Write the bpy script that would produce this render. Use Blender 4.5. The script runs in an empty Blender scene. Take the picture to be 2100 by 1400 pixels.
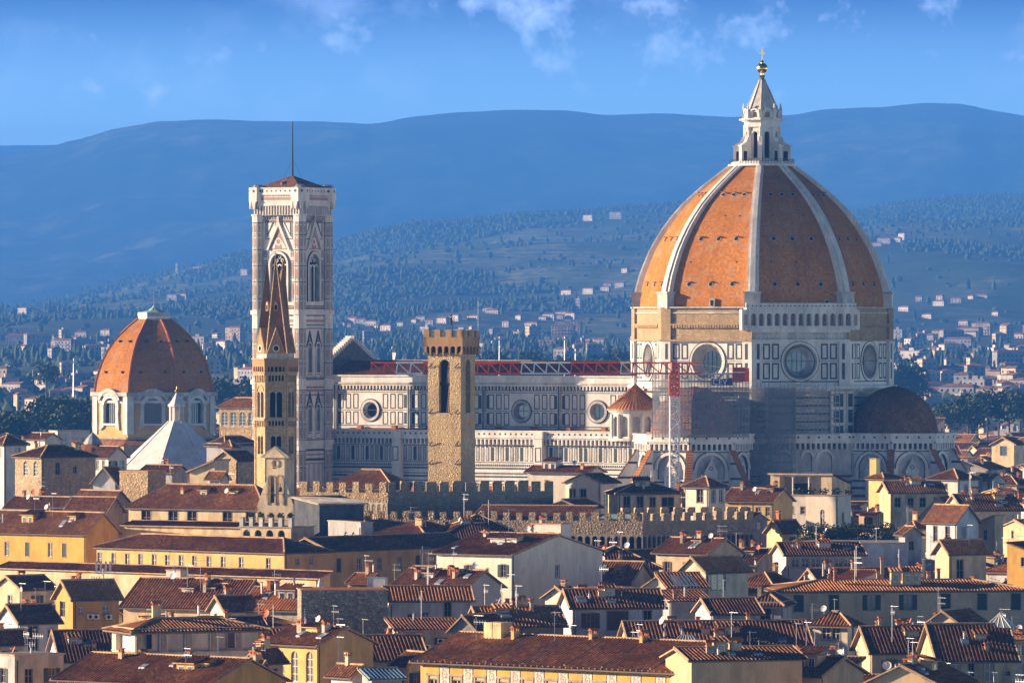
import bpy, math, random
from mathutils import Vector, Matrix, noise
# ---------------------------------------------------------------- camera, sky, sun, exposure
F = 13500.0            # focal length in photograph pixels (2100 wide)
HZ = 665.0             # row of the horizon
EYE = 55.0             # eye height over the city's ground
S = bpy.context.scene
COL = S.collection
cam_d = bpy.data.cameras.new("camera"); cam = bpy.data.objects.new("camera", cam_d); COL.objects.link(cam)
cam.location = (0, 0, EYE); cam.rotation_euler = (math.radians(90), 0, 0)
cam_d.sensor_width = 36; cam_d.lens = 36 * F / 2100; cam_d.shift_y = -(700 - HZ) / 2100
cam_d.clip_start = 5; cam_d.clip_end = 60000
S.camera = cam
SUN_AZ = math.radians(95)      # left of the line to the camera
SUN_EL = math.radians(13)
W = bpy.data.worlds.new("World"); S.world = W; W.use_nodes = True
PUFFS = [(690,85,75,70,1),(190,185,85,42,.75),(310,195,75,50,.75),(1130,50,170,110,.9),(1145,140,70,55,.95),(1310,10,90,45,1),(1410,95,130,110,1),(1080,20,80,50,.9),(960,5,100,40,.8),(1700,40,180,75,.75),(1930,15,120,55,.7),(1560,60,120,70,.6),(1250,190,160,40,.5),(450,120,160,50,.5)]
def build_world():
    nt = W.node_tree; n = nt.nodes; L = nt.links; n.clear()
    out = n.new('ShaderNodeOutputWorld'); bg = n.new('ShaderNodeBackground')
    sky = n.new('ShaderNodeTexSky'); sky.sky_type = 'NISHITA'; sky.sun_disc = False
    sky.sun_elevation = SUN_EL; sky.sun_rotation = math.pi + SUN_AZ
    sky.air_density = 1.6; sky.dust_density = 0.3; sky.ozone_density = 4.0
    tc = n.new('ShaderNodeTexCoord')
    mp = n.new('ShaderNodeMapping'); mp.inputs['Scale'].default_value = (1, 1, 2.0); mp.inputs['Location'].default_value = (0, 0, 0.12)
    L.new(tc.outputs['Generated'], mp.inputs[0]); L.new(mp.outputs[0], sky.inputs[0])
    # soft wisps of cloud laid on the sky's own directions
    m2 = n.new('ShaderNodeMapping'); m2.inputs['Scale'].default_value = (64, 64, 78); m2.inputs['Location'].default_value = (3.3, 1.0, 0.35)
    L.new(tc.outputs['Generated'], m2.inputs[0])
    nz = n.new('ShaderNodeTexNoise'); nz.inputs['Scale'].default_value = 1.0; nz.inputs['Detail'].default_value = 9; nz.inputs['Roughness'].default_value = 0.56; nz.inputs['Distortion'].default_value = 0.15
    L.new(m2.outputs[0], nz.inputs['Vector'])
    r = n.new('ShaderNodeValToRGB'); r.color_ramp.elements[0].position = 0.475; r.color_ramp.elements[0].color = (0, 0, 0, 1)
    r.color_ramp.elements[1].position = 0.63; r.color_ramp.elements[1].color = (0.6, 0.6, 0.6, 1)
    L.new(nz.outputs['Fac'], r.inputs[0])
    m3 = n.new('ShaderNodeMapping'); m3.inputs['Scale'].default_value = (20, 20, 34); m3.inputs['Location'].default_value = (1.7, 0, 0.2)
    L.new(tc.outputs['Generated'], m3.inputs[0])
    nz2 = n.new('ShaderNodeTexNoise'); nz2.inputs['Scale'].default_value = 1.0; nz2.inputs['Detail'].default_value = 5
    L.new(m3.outputs[0], nz2.inputs['Vector'])
    r2 = n.new('ShaderNodeValToRGB'); r2.color_ramp.elements[0].position = 0.40; r2.color_ramp.elements[1].position = 0.58; r2.color_ramp.elements[1].color = (1, 1, 1, 1)
    L.new(nz2.outputs['Fac'], r2.inputs[0])
    ad = n.new('ShaderNodeMath'); ad.operation = 'MULTIPLY'; ad.use_clamp = True
    L.new(r.outputs[0], ad.inputs[0]); L.new(r2.outputs[0], ad.inputs[1])
    # small soft puffs, each in its own direction of the sky
    sep = n.new('ShaderNodeSeparateXYZ'); L.new(tc.outputs['Generated'], sep.inputs[0])
    def mth(op, a, b_=None, clamp=False):
        q = n.new('ShaderNodeMath'); q.operation = op; q.use_clamp = clamp
        for k, x in ((0, a), (1, b_)):
            if x is None: continue
            if isinstance(x, (int, float)): q.inputs[k].default_value = x
            else: L.new(x, q.inputs[k])
        return q.outputs[0]
    tot = None
    for px, py, rx, ry, am in PUFFS:
        dx = mth('MULTIPLY', mth('SUBTRACT', sep.outputs[0], (px-1050)/F), F/rx); dz = mth('MULTIPLY', mth('SUBTRACT', sep.outputs[2], (HZ-py)/F), F/ry)
        v = mth('MULTIPLY', mth('SUBTRACT', 1.0, mth('SQRT', mth('ADD', mth('MULTIPLY', dx, dx), mth('MULTIPLY', dz, dz))), True), am)
        tot = v if tot is None else mth('ADD', tot, v)
    m4 = n.new('ShaderNodeMapping'); m4.inputs['Scale'].default_value = (210, 210, 210); L.new(tc.outputs['Generated'], m4.inputs[0])
    nz4 = n.new('ShaderNodeTexNoise'); nz4.inputs['Scale'].default_value = 1.0; nz4.inputs['Detail'].default_value = 8; nz4.inputs['Roughness'].default_value = .6; L.new(m4.outputs[0], nz4.inputs['Vector'])
    pf = mth('MULTIPLY', mth('SUBTRACT', mth('ADD', mth('MULTIPLY', tot, .42), mth('MULTIPLY', nz4.outputs['Fac'], 1.5)), .95), 1.15, True)
    ad0 = ad; ad = n.new('ShaderNodeMath'); ad.operation = 'ADD'; ad.use_clamp = True; L.new(mth('MULTIPLY', ad0.outputs[0], .38), ad.inputs[0]); L.new(pf, ad.inputs[1])
    # clearer blue at height
    hs = n.new('ShaderNodeMix'); hs.data_type = 'RGBA'; hs.blend_type = 'MULTIPLY'; hs.inputs[0].default_value = 1.0
    tint = n.new('ShaderNodeValToRGB'); tint.color_ramp.elements[0].position = 0.030; tint.color_ramp.elements[0].color = SKY_LOW
    tint.color_ramp.elements[1].position = 0.050; tint.color_ramp.elements[1].color = SKY_HIGH
    e3 = tint.color_ramp.elements.new(.10); e3.color = SKY_ZEN
    sx = n.new('ShaderNodeSeparateXYZ'); L.new(tc.outputs['Generated'], sx.inputs[0]); L.new(sx.outputs[2], tint.inputs[0])
    L.new(sky.outputs[0], hs.inputs[6]); L.new(tint.outputs[0], hs.inputs[7])
    gt = n.new('ShaderNodeMapRange'); gt.inputs[1].default_value = .055; gt.inputs[2].default_value = .11; gt.inputs[3].default_value = 1; gt.inputs[4].default_value = 0; L.new(sx.outputs[2], gt.inputs[0])
    a2 = n.new('ShaderNodeMath'); a2.operation = 'MULTIPLY'; L.new(ad.outputs[0], a2.inputs[0]); L.new(gt.outputs[0], a2.inputs[1])
    mx = n.new('ShaderNodeMix'); mx.data_type = 'RGBA'
    L.new(a2.outputs[0], mx.inputs[0]); L.new(hs.outputs[2], mx.inputs[6]); mx.inputs[7].default_value = CLOUD
    L.new(mx.outputs[2], bg.inputs[0]); bg.inputs[1].default_value = SKY_STR
    L.new(bg.outputs[0], out.inputs[0])
SKY_LOW = (4.6, 5.4, 7.6, 1); SKY_HIGH = (0.0, 0.10, 0.85, 1); SKY_ZEN = (.045, .08, .18, 1); CLOUD = (17, 20, 28, 1); SKY_STR = 0.05
build_world()
sd = bpy.data.lights.new("sun", 'SUN'); sun = bpy.data.objects.new("sun", sd); COL.objects.link(sun)
sd.energy = 4.8; sd.angle = math.radians(0.5); sd.color = (1.0, 0.73, 0.49)
sdir = Vector((math.sin(SUN_AZ) * math.cos(SUN_EL), math.cos(SUN_AZ) * math.cos(SUN_EL), -math.sin(SUN_EL)))  # travel direction of the light
sun.rotation_euler = sdir.to_track_quat('-Z', 'Y').to_euler()
V = S.view_settings; V.view_transform = 'Standard'; V.look = 'None'; V.gamma = 1; V.exposure = 1.85
S.cycles.max_bounces = 6; S.cycles.diffuse_bounces = 2; S.cycles.transparent_max_bounces = 24; S.cycles.volume_bounces = 0

# ---------------------------------------------------------------- helpers
def at(px, py, Y): return Vector(((px - 1050) * Y / F, Y, EYE - (py - HZ) * Y / F))
def zof(py, Y): return EYE - (py - HZ) * Y / F
def xof(px, Y): return (px - 1050) * Y / F

class MB:
    """collects faces with materials; build() links them as one mesh object"""
    def __init__(s): s.v = []; s.f = []; s.m = []; s.uv = []; s.mats = []; s.fr = None
    def frame(s, ox=0, oy=0, oz=0, ang=0): s.fr = (ox, oy, oz, math.cos(ang), math.sin(ang)); return s
    def T(s, p):
        if s.fr is None: return p
        ox, oy, oz, c, k = s.fr
        return (ox + p[0]*c - p[1]*k, oy + p[0]*k + p[1]*c, oz + p[2])
    def mi(s, mat):
        if mat not in s.mats: s.mats.append(mat)
        return s.mats.index(mat)
    def add(s, pts, mat, uv=None):
        i = len(s.v); s.v += [s.T(p) for p in pts]; s.f.append(tuple(range(i, i+len(pts)))); s.m.append(s.mi(mat)); s.uv.append(uv)
    def box(s, x0, x1, y0, y1, z0, z1, mat, bottom=True):
        a = [(x0,y0,z0),(x1,y0,z0),(x1,y1,z0),(x0,y1,z0),(x0,y0,z1),(x1,y0,z1),(x1,y1,z1),(x0,y1,z1)]
        for q in ((0,1,5,4),(1,2,6,5),(2,3,7,6),(3,0,4,7),(4,5,6,7)): s.add([a[k] for k in q], mat)
        if bottom: s.add([a[k] for k in (3,2,1,0)], mat)
    def prismy(s, pts, y0, y1, mat):       # outline in (x, z), extruded along y; outline counter-clockwise seen from -y
        n = len(pts)
        s.add([(p[0], y0, p[1]) for p in pts], mat); s.add([(p[0], y1, p[1]) for p in reversed(pts)], mat)
        for i in range(n):
            a, b = pts[i], pts[(i+1) % n]
            s.add([(a[0],y0,a[1]),(a[0],y1,a[1]),(b[0],y1,b[1]),(b[0],y0,b[1])], mat)
    def prismz(s, pts, z0, z1, mat, cap=True):
        n = len(pts)
        for i in range(n):
            a, b = pts[i], pts[(i+1) % n]
            s.add([(a[0],a[1],z0),(b[0],b[1],z0),(b[0],b[1],z1),(a[0],a[1],z1)], mat)
        if cap: s.add([(p[0],p[1],z1) for p in pts], mat); s.add([(p[0],p[1],z0) for p in reversed(pts)], mat)
    def lathe(s, prof, n, mat, cx=0, cy=0, a0=0, uvs=None, mats=None, span=2*math.pi):
        t = 0
        for j in range(len(prof)-1):
            (r0, z0), (r1, z1) = prof[j], prof[j+1]
            dl = math.hypot(r1-r0, z1-z0)
            for i in range(n):
                p, q = a0+span*i/n, a0+span*(i+1)/n
                pts = [(cx+r0*math.cos(p),cy+r0*math.sin(p),z0),(cx+r0*math.cos(q),cy+r0*math.sin(q),z0),(cx+r1*math.cos(q),cy+r1*math.sin(q),z1),(cx+r1*math.cos(p),cy+r1*math.sin(p),z1)]
                w0 = 2*r0*math.sin(span/n/2); w1 = 2*r1*math.sin(span/n/2)
                uv = [(i*60-w0/2, t), (i*60+w0/2, t), (i*60+w1/2, t+dl), (i*60-w1/2, t+dl)]
                if r1 < 1e-4: pts = pts[:3]; uv = uv[:3]
                elif r0 < 1e-4: pts = [pts[0], pts[2], pts[3]]; uv = [uv[0], uv[2], uv[3]]
                s.add(pts, mats[j] if mats else mat, uv)
            t += dl
    def cyl(s, cx, cy, z0, z1, r, mat, n=8, r1=None, a0=0): s.lathe([(0.0,z0),(r,z0),(r if r1 is None else r1,z1),(0.0,z1)], n, mat, cx, cy, a0)
    def tube(s, p, q, r, mat, n=4, r1=None):
        p, q = Vector(p), Vector(q); d = (q-p)
        if d.length < 1e-6: return
        d.normalize(); u = d.orthogonal().normalized(); w = d.cross(u)
        if r1 is None: r1 = r
        A = [p + r*(math.cos(2*math.pi*(i+.5)/n)*u + math.sin(2*math.pi*(i+.5)/n)*w) for i in range(n)]
        B = [q + r1*(math.cos(2*math.pi*(i+.5)/n)*u + math.sin(2*math.pi*(i+.5)/n)*w) for i in range(n)]
        for i in range(n):
            k = (i+1) % n
            s.add([tuple(A[i]), tuple(A[k]), tuple(B[k]), tuple(B[i])], mat)
        s.add([tuple(x) for x in reversed(A)], mat); s.add([tuple(x) for x in B], mat)
    def sphere(s, c, r, mat, n=10, m=6, sz=1):
        pr = [(r*math.sin(math.pi*i/m), c[2]-r*sz*math.cos(math.pi*i/m)) for i in range(m+1)]
        s.lathe(pr, n, mat, c[0], c[1])
    # flat inlay shapes on the plane y = 0 (outward is -y), d = how far proud
    def flat(s, u0, u1, z0, z1, mat, d=.03): s.add([(u0,-d,z0),(u1,-d,z0),(u1,-d,z1),(u0,-d,z1)], mat)
    def ring(s, u0, u1, z0, z1, t, mat, d=.03):
        s.flat(u0,u1,z0,z0+t,mat,d); s.flat(u0,u1,z1-t,z1,mat,d); s.flat(u0,u0+t,z0+t,z1-t,mat,d); s.flat(u1-t,u1,z0+t,z1-t,mat,d)
    def slab(s, u0, u1, z0, z1, d, mat, y1=0.0): s.box(u0, u1, -d, y1, z0, z1, mat)
    def arcring(s, uc, zc, r0, r1, d, mat, a0=0, a1=math.pi, n=12, y1=0.0):
        for i in range(n):
            p = a0+(a1-a0)*i/n; q = a0+(a1-a0)*(i+1)/n
            P = lambda r, t: (uc+r*math.cos(t), zc+r*math.sin(t))
            a, b, c, e = P(r0,p), P(r1,p), P(r1,q), P(r0,q)
            s.add([(x[0],-d,x[1]) for x in (a,b,c,e)], mat)
            s.add([(b[0],-d,b[1]),(b[0],y1,b[1]),(c[0],y1,c[1]),(c[0],-d,c[1])], mat)
            s.add([(e[0],-d,e[1]),(e[0],y1,e[1]),(a[0],y1,a[1]),(a[0],-d,a[1])], mat)
    def facade(s, u0, u1, z0, z1, holes, mat, depth=.25, rmat=None, back=None):
        """wall on y = 0 with openings: (u0,u1,z0,z1[,kind]) kind '' rect, 'a' arch, 'o' round (radius2 as 6th)"""
        rmat = rmat or mat
        us = sorted({u0,u1,*[round(x,4) for h in holes for x in h[:2]]}); zs = sorted({z0,z1,*[round(x,4) for h in holes for x in h[2:4]]})
        us = [x for x in us if u0-1e-6 <= x <= u1+1e-6]; zs = [x for x in zs if z0-1e-6 <= x <= z1+1e-6]
        for j in range(len(zs)-1):
            zc = (zs[j]+zs[j+1])/2; run = None
            for i in range(len(us)-1):
                uc = (us[i]+us[i+1])/2
                inside = any(h[0] < uc < h[1] and h[2] < zc < h[3] for h in holes)
                if not inside:
                    if run is None: run = us[i]
                if inside or i == len(us)-2:
                    e = us[i] if inside else us[i+1]
                    if run is not None and e > run: s.add([(run,0,zs[j]),(e,0,zs[j]),(e,0,zs[j+1]),(run,0,zs[j+1])], mat)
                    run = None
        for h in holes:
            a, b, c, d = h[:4]; k = h[4] if len(h) > 4 else ''
            if k == 'o':
                uc, zc, R = (a+b)/2, (c+d)/2, (b-a)/2; r2 = h[5] if len(h) > 5 else R; N = 24
                P = [(uc+R*math.cos(2*math.pi*i/N), zc+R*math.sin(2*math.pi*i/N)) for i in range(N+1)]
                Q = [(uc+r2*math.cos(2*math.pi*i/N), zc+r2*math.sin(2*math.pi*i/N)) for i in range(N+1)]
                for qd, cn in enumerate([(b,d),(a,d),(a,c),(b,c)]):
                    for i in range(qd*N//4, (qd+1)*N//4): s.add([(cn[0],0,cn[1]),(P[i+1][0],0,P[i+1][1]),(P[i][0],0,P[i][1])], mat)
                for i in range(N):
                    s.add([(P[i][0],0,P[i][1]),(P[i+1][0],0,P[i+1][1]),(Q[i+1][0],depth,Q[i+1][1]),(Q[i][0],depth,Q[i][1])], rmat)
                if back: s.add([(q[0],depth,q[1]) for q in Q[:-1]], back)
            elif k == 'a':
                uc, R = (a+b)/2, (b-a)/2; zc = d-R; N = 10
                if zc < c: zc = c
                P = [(uc+R*math.cos(math.pi*i/N), zc+(d-zc)*math.sin(math.pi*i/N)) for i in range(N+1)]
                for i in range(N):
                    cn = (b,d) if i < N//2 else (a,d)
                    s.add([(cn[0],0,cn[1]),(P[i+1][0],0,P[i+1][1]),(P[i][0],0,P[i][1])], mat)
                    s.add([(P[i][0],0,P[i][1]),(P[i+1][0],0,P[i+1][1]),(P[i+1][0],depth,P[i+1][1]),(P[i][0],depth,P[i][1])], rmat)
                s.add([(a,0,c),(a,depth,c),(a,depth,zc),(a,0,zc)], rmat); s.add([(b,0,c),(b,0,zc),(b,depth,zc),(b,depth,c)], rmat)
                s.add([(a,0,c),(b,0,c),(b,depth,c),(a,depth,c)], rmat)
                if back: s.add([(a,depth,c),(b,depth,c)]+[(p[0],depth,p[1]) for p in P], back)
            else:
                s.add([(a,0,c),(a,depth,c),(a,depth,d),(a,0,d)], rmat); s.add([(b,0,c),(b,0,d),(b,depth,d),(b,depth,c)], rmat)
                s.add([(a,0,c),(b,0,c),(b,depth,c),(a,depth,c)], rmat); s.add([(a,0,d),(a,depth,d),(b,depth,d),(b,0,d)], rmat)
                if back: s.add([(a,depth,c),(b,depth,c),(b,depth,d),(a,depth,d)], back)
    def mesh(s, name):
        me = bpy.data.meshes.new(name); me.from_pydata(s.v, [], s.f)
        for m in s.mats: me.materials.append(M[m])
        me.polygons.foreach_set('material_index', s.m)
        ul = me.uv_layers.new(name='UVMap'); flat = []
        for f, uv in zip(s.f, s.uv):
            if uv is None: flat += [0.0]*(2*len(f))
            else:
                for a in uv: flat += [a[0], a[1]]
        ul.data.foreach_set('uv', flat); me.update()
        return me
    def build(s, name, parent=None, loc=None, rotz=0, merge=False):
        me = s.mesh(name)
        if merge:
            import bmesh
            b = bmesh.new(); b.from_mesh(me); bmesh.ops.remove_doubles(b, verts=b.verts, dist=1e-4); b.to_mesh(me); b.free()
            me.polygons.foreach_set('use_smooth', [True]*len(me.polygons))
        return link(name, me, parent, loc, rotz)
def link(name, me, parent=None, loc=None, rotz=0):
    o = bpy.data.objects.new(name, me); COL.objects.link(o)
    if parent is not None: o.parent = parent
    if loc is not None: o.location = loc
    if rotz: o.rotation_euler = (0, 0, rotz)
    return o
def tag(o, label=None, cat=None, group=None, kind=None):
    if label: o['label'] = label
    if cat: o['category'] = cat
    if group: o['group'] = group
    if kind: o['kind'] = kind
    return o
def thing(name, label, cat, loc=(0,0,0), rotz=0, group=None):
    o = bpy.data.objects.new(name, None); COL.objects.link(o); o.empty_display_size = 1
    o.location = loc; o.rotation_euler = (0, 0, rotz)
    return tag(o, label, cat, group)
def copy_tree(o, parent=None):
    c = o.copy(); COL.objects.link(c); c.parent = parent
    for ch in o.children: copy_tree(ch, c)
    return c

# ---------------------------------------------------------------- materials
M = {}
def nodes(name, rough=.85, metal=0.0, spec=.3):
    m = bpy.data.materials.new(name); m.use_nodes = True; nt = m.node_tree
    b = nt.nodes['Principled BSDF']; b.inputs['Roughness'].default_value = rough; b.inputs['Metallic'].default_value = metal
    b.inputs['Specular IOR Level'].default_value = spec
    M[name] = m
    return m, nt, b
def ramp(nt, stops, fac=None):
    r = nt.nodes.new('ShaderNodeValToRGB'); e = r.color_ramp.elements
    while len(e) < len(stops): e.new(0.5)
    for k, (p, c) in enumerate(stops): e[k].position = p; e[k].color = (*c, 1) if len(c) == 3 else c
    if fac is not None: nt.links.new(fac, r.inputs[0])
    return r.outputs[0]
def texco(nt, out='Object', scale=(1,1,1)):
    t = nt.nodes.new('ShaderNodeTexCoord'); mp = nt.nodes.new('ShaderNodeMapping'); mp.inputs['Scale'].default_value = scale
    nt.links.new(t.outputs[out], mp.inputs[0]); return mp.outputs[0]
def fnoise(nt, vec, scale, detail=5, rough=.55):
    n = nt.nodes.new('ShaderNodeTexNoise'); n.inputs['Scale'].default_value = scale; n.inputs['Detail'].default_value = detail; n.inputs['Roughness'].default_value = rough
    nt.links.new(vec, n.inputs['Vector']); return n.outputs['Fac']
def mixc(nt, fac, a, b, blend='MIX'):
    m = nt.nodes.new('ShaderNodeMix'); m.data_type = 'RGBA'; m.blend_type = blend
    for k, x in ((0, fac), (6, a), (7, b)):
        if isinstance(x, (int, float)): m.inputs[k].default_value = x
        elif isinstance(x, tuple): m.inputs[k].default_value = (*x, 1) if len(x) == 3 else x
        else: nt.links.new(x, m.inputs[k])
    return m.outputs[2]
def bump(nt, b, h, strength=.5, dist=.05):
    n = nt.nodes.new('ShaderNodeBump'); n.inputs['Strength'].default_value = strength; n.inputs['Distance'].default_value = dist
    nt.links.new(h, n.inputs['Height']); nt.links.new(n.outputs[0], b.inputs['Normal'])
def plaster(name, col, stain=.35, scale=.5):
    m, nt, b = nodes(name, .9, 0, .2)
    v = texco(nt, 'Object', (1, 1, .45)); f = fnoise(nt, v, scale, 7, .62)
    dark = tuple(c*(1-stain) for c in col)
    c = ramp(nt, [(.36, dark), (.56, col), (.8, tuple(min(.92, x*1.06) for x in col))], f)
    f2 = fnoise(nt, texco(nt, 'Object', (1.6, 1.6, .18)), 1.5, 4)
    c = mixc(nt, ramp(nt, [(.52, (0,0,0)), (.75, (.5,.5,.5))], f2), c, tuple(x*.62 for x in col))
    # repaired and fallen patches
    f3 = fnoise(nt, texco(nt, 'Object', (1, 1, 1.3)), .33, 3, .5)
    c = mixc(nt, ramp(nt, [(.615, (0,0,0)), (.63, (.55,.55,.55))], f3), c, tuple(x*.74+.03 for x in col))
    f4 = fnoise(nt, texco(nt, 'Object', (1, 1, 1.0)), .9, 6, .7)
    c = mixc(nt, ramp(nt, [(.66, (0,0,0)), (.70, (.8,.8,.8))], f4), c, (col[0]*.55+.05, col[1]*.5+.05, col[2]*.5+.04))
    oi = nt.nodes.new('ShaderNodeObjectInfo')
    c = mixc(nt, 1.0, c, ramp(nt, [(0, (.86,.86,.88)), (.5, (1,.98,.95)), (1, (1.06,1.02,.96))], oi.outputs['Random']), 'MULTIPLY')
    nt.links.new(c, b.inputs['Base Color']); bump(nt, b, fnoise(nt, texco(nt), 3, 5), .25, .05)
def stone(name, cols, scale=1.6, mortar=(.25,.2,.14), bstr=.7, sz=1.35):
    m, nt, b = nodes(name, .92, 0, .15)
    v = texco(nt, 'Object', (1, 1, sz)); vo = nt.nodes.new('ShaderNodeTexVoronoi'); vo.inputs['Scale'].default_value = scale
    nt.links.new(v, vo.inputs['Vector'])
    sp = nt.nodes.new('ShaderNodeSeparateColor'); nt.links.new(vo.outputs['Color'], sp.inputs[0])
    c = ramp(nt, [(i/(len(cols)-1), x) for i, x in enumerate(cols)], sp.outputs[0])
    vd = nt.nodes.new('ShaderNodeTexVoronoi'); vd.feature = 'DISTANCE_TO_EDGE'; vd.inputs['Scale'].default_value = scale; nt.links.new(v, vd.inputs['Vector'])
    c = mixc(nt, ramp(nt, [(0, (1,1,1)), (.09, (0,0,0))], vd.outputs['Distance']), c, mortar)
    c = mixc(nt, ramp(nt, [(.35, (.6,.6,.6)), (.62, (0,0,0))], fnoise(nt, texco(nt), .16, 7, .65)), c, tuple(x*.5 for x in cols[1]))
    c = mixc(nt, ramp(nt, [(.52, (0,0,0)), (.7, (.6,.6,.6))], fnoise(nt, texco(nt, 'Object', (1.2, 1.2, .12)), .9, 5, .65)), c, tuple(x*.6 for x in cols[2]))
    nt.links.new(c, b.inputs['Base Color']); bump(nt, b, vd.outputs['Distance'], bstr, .35)
def tiles(name, cols, row=.42, colw=.45, dark=.5, big=.12, streak=0.0, bstr=.6):
    m, nt, b = nodes(name, .88, 0, .15)
    uv = texco(nt, 'UV', (1/colw, 1/row, 1))
    fl = nt.nodes.new('ShaderNodeVectorMath'); fl.operation = 'FLOOR'; nt.links.new(uv, fl.inputs[0])
    wn = nt.nodes.new('ShaderNodeTexWhiteNoise'); wn.noise_dimensions = '2D'; nt.links.new(fl.outputs[0], wn.inputs['Vector'])
    c = ramp(nt, [(i/(len(cols)-1), x) for i, x in enumerate(cols)], wn.outputs['Value'])
    f = fnoise(nt, texco(nt), big, 7, .65)
    c = mixc(nt, ramp(nt, [(.38, (.75,.75,.75)), (.62, (0,0,0))], f), c, tuple(x*dark for x in cols[0]))
    f = fnoise(nt, texco(nt), big*7, 4, .6)
    c = mixc(nt, ramp(nt, [(.5, (0,0,0)), (.75, (.6,.6,.6))], f), c, (cols[-1][0]*.8, cols[-1][0]*.62, cols[-1][0]*.42))
    if streak:
        f = fnoise(nt, texco(nt, 'UV', (1.1, .05, 1)), 1.0, 5, .7)
        c = mixc(nt, ramp(nt, [(.5, (0,0,0)), (.72, (streak,)*3)], f), c, tuple(x*.45 for x in cols[0]))
    br = nt.nodes.new('ShaderNodeSeparateXYZ'); nt.links.new(uv, br.inputs[0])
    fr = nt.nodes.new('ShaderNodeMath'); fr.operation = 'FRACT'; nt.links.new(br.outputs[1], fr.inputs[0])
    # the joint under each row of tiles
    c = mixc(nt, ramp(nt, [(0, (.55,.55,.55)), (.16, (0,0,0)), (1, (0,0,0))], fr.outputs[0]), c, tuple(x*.3 for x in cols[0]))
    nt.links.new(c, b.inputs['Base Color'])
    iv = nt.nodes.new('ShaderNodeMath'); iv.operation = 'SUBTRACT'; iv.inputs[0].default_value = 1; nt.links.new(fr.outputs[0], iv.inputs[1])
    ad = nt.nodes.new('ShaderNodeMath'); ad.operation = 'ADD'; nt.links.new(iv.outputs[0], ad.inputs[0]); nt.links.new(wn.outputs['Value'], ad.inputs[1])
    bump(nt, b, ad.outputs[0], bstr, .05)
def plain(name, col, rough=.6, metal=0.0, spec=.4, var=.15, scale=1.2):
    m, nt, b = nodes(name, rough, metal, spec)
    c = ramp(nt, [(.35, tuple(x*(1-var) for x in col)), (.65, tuple(min(.95, x*(1+var*.5)) for x in col))], fnoise(nt, texco(nt), scale, 5))
    nt.links.new(c, b.inputs['Base Color'])
plaster('cream', (.66,.54,.35)); plaster('yellow', (.62,.38,.09), .25); plaster('ochre', (.55,.32,.09), .25); plaster('white', (.72,.68,.60), .25)
plaster('grey', (.42,.42,.42), .4); plaster('pink', (.66,.45,.30), .3); plaster('tan', (.56,.43,.26), .28); plaster('paleblue', (.60,.62,.66), .35)
plaster('concrete', (.30,.31,.32), .5); plaster('weathered', (.44,.40,.34), .55, .9)
PL = ['cream','yellow','ochre','white','grey','pink','tan','paleblue']
stone('rubble', [(.46,.33,.17),(.62,.47,.27),(.38,.26,.13),(.72,.58,.38),(.52,.37,.19)], 2.1, (.30,.21,.11))
stone('rubble_fine', [(.42,.33,.2),(.55,.44,.28),(.34,.25,.15),(.62,.5,.34)], 2.2)
stone('rubble_dark', [(.34,.30,.23),(.52,.46,.34),(.24,.21,.16),(.72,.64,.48),(.40,.35,.26)], 2.6, (.10,.085,.07), 1.0)
stone('towerstone', [(.58,.43,.22),(.70,.53,.29),(.46,.32,.16),(.78,.62,.38),(.62,.46,.25)], 2.5, (.40,.29,.15), .8, 1.9)
stone('brickwork', [(.42,.31,.17),(.56,.42,.25),(.33,.23,.12),(.62,.50,.33)], 2.4, (.30,.22,.12), .6, 2.4)
stone('redbrick', [(.42,.25,.12),(.50,.31,.15),(.33,.19,.09)], 3.5, (.34,.22,.12), .3, 2.4)
T1 = [(.29,.11,.042),(.42,.175,.06),(.17,.075,.037),(.56,.28,.115),(.33,.145,.06)]
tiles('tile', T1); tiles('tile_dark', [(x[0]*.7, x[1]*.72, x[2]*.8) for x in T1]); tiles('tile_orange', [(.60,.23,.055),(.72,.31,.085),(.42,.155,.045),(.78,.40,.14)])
tiles('dometile', [(.42,.16,.022),(.50,.20,.03),(.36,.13,.02),(.56,.24,.04),(.44,.175,.026)], .42, .5, .62, .05, .5, .5)
plain('ridge', (.50,.34,.20), .9, 0, .1, .3); plain('soffit', (.20,.15,.11), .9, 0, .1); plain('terracotta', (.42,.14,.05), .8, 0, .2, .2)
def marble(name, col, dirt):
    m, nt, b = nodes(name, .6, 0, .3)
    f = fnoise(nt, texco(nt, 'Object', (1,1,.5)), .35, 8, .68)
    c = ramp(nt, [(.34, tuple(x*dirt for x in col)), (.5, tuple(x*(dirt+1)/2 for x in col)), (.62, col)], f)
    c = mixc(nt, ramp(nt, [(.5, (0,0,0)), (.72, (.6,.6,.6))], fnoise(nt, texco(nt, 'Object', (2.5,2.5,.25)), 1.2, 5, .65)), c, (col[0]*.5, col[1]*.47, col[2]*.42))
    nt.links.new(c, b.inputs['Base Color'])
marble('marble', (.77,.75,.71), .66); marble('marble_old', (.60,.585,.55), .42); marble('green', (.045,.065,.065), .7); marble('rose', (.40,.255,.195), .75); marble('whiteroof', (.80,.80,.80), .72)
plain('shadedstone', (.13,.13,.13), .9, 0, .2, .3); plain('glass', (.03,.04,.055), .12, 0, .5); plain('dark', (.018,.016,.016), .9, 0, .1); plain('shutter_green', (.03,.05,.04), .7); plain('shutter_brown', (.10,.055,.03), .7); plain('shutter_grey', (.28,.28,.27), .7)  # the stone here has the gable's shade put into its colour
plain('frame_white', (.78,.77,.73), .5, 0, .3, .08); plain('pietra', (.36,.32,.26), .85, 0, .2, .25); plain('iron', (.05,.05,.055), .5, .6); plain('steel', (.42,.43,.45), .45, .6, .4)
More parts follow.
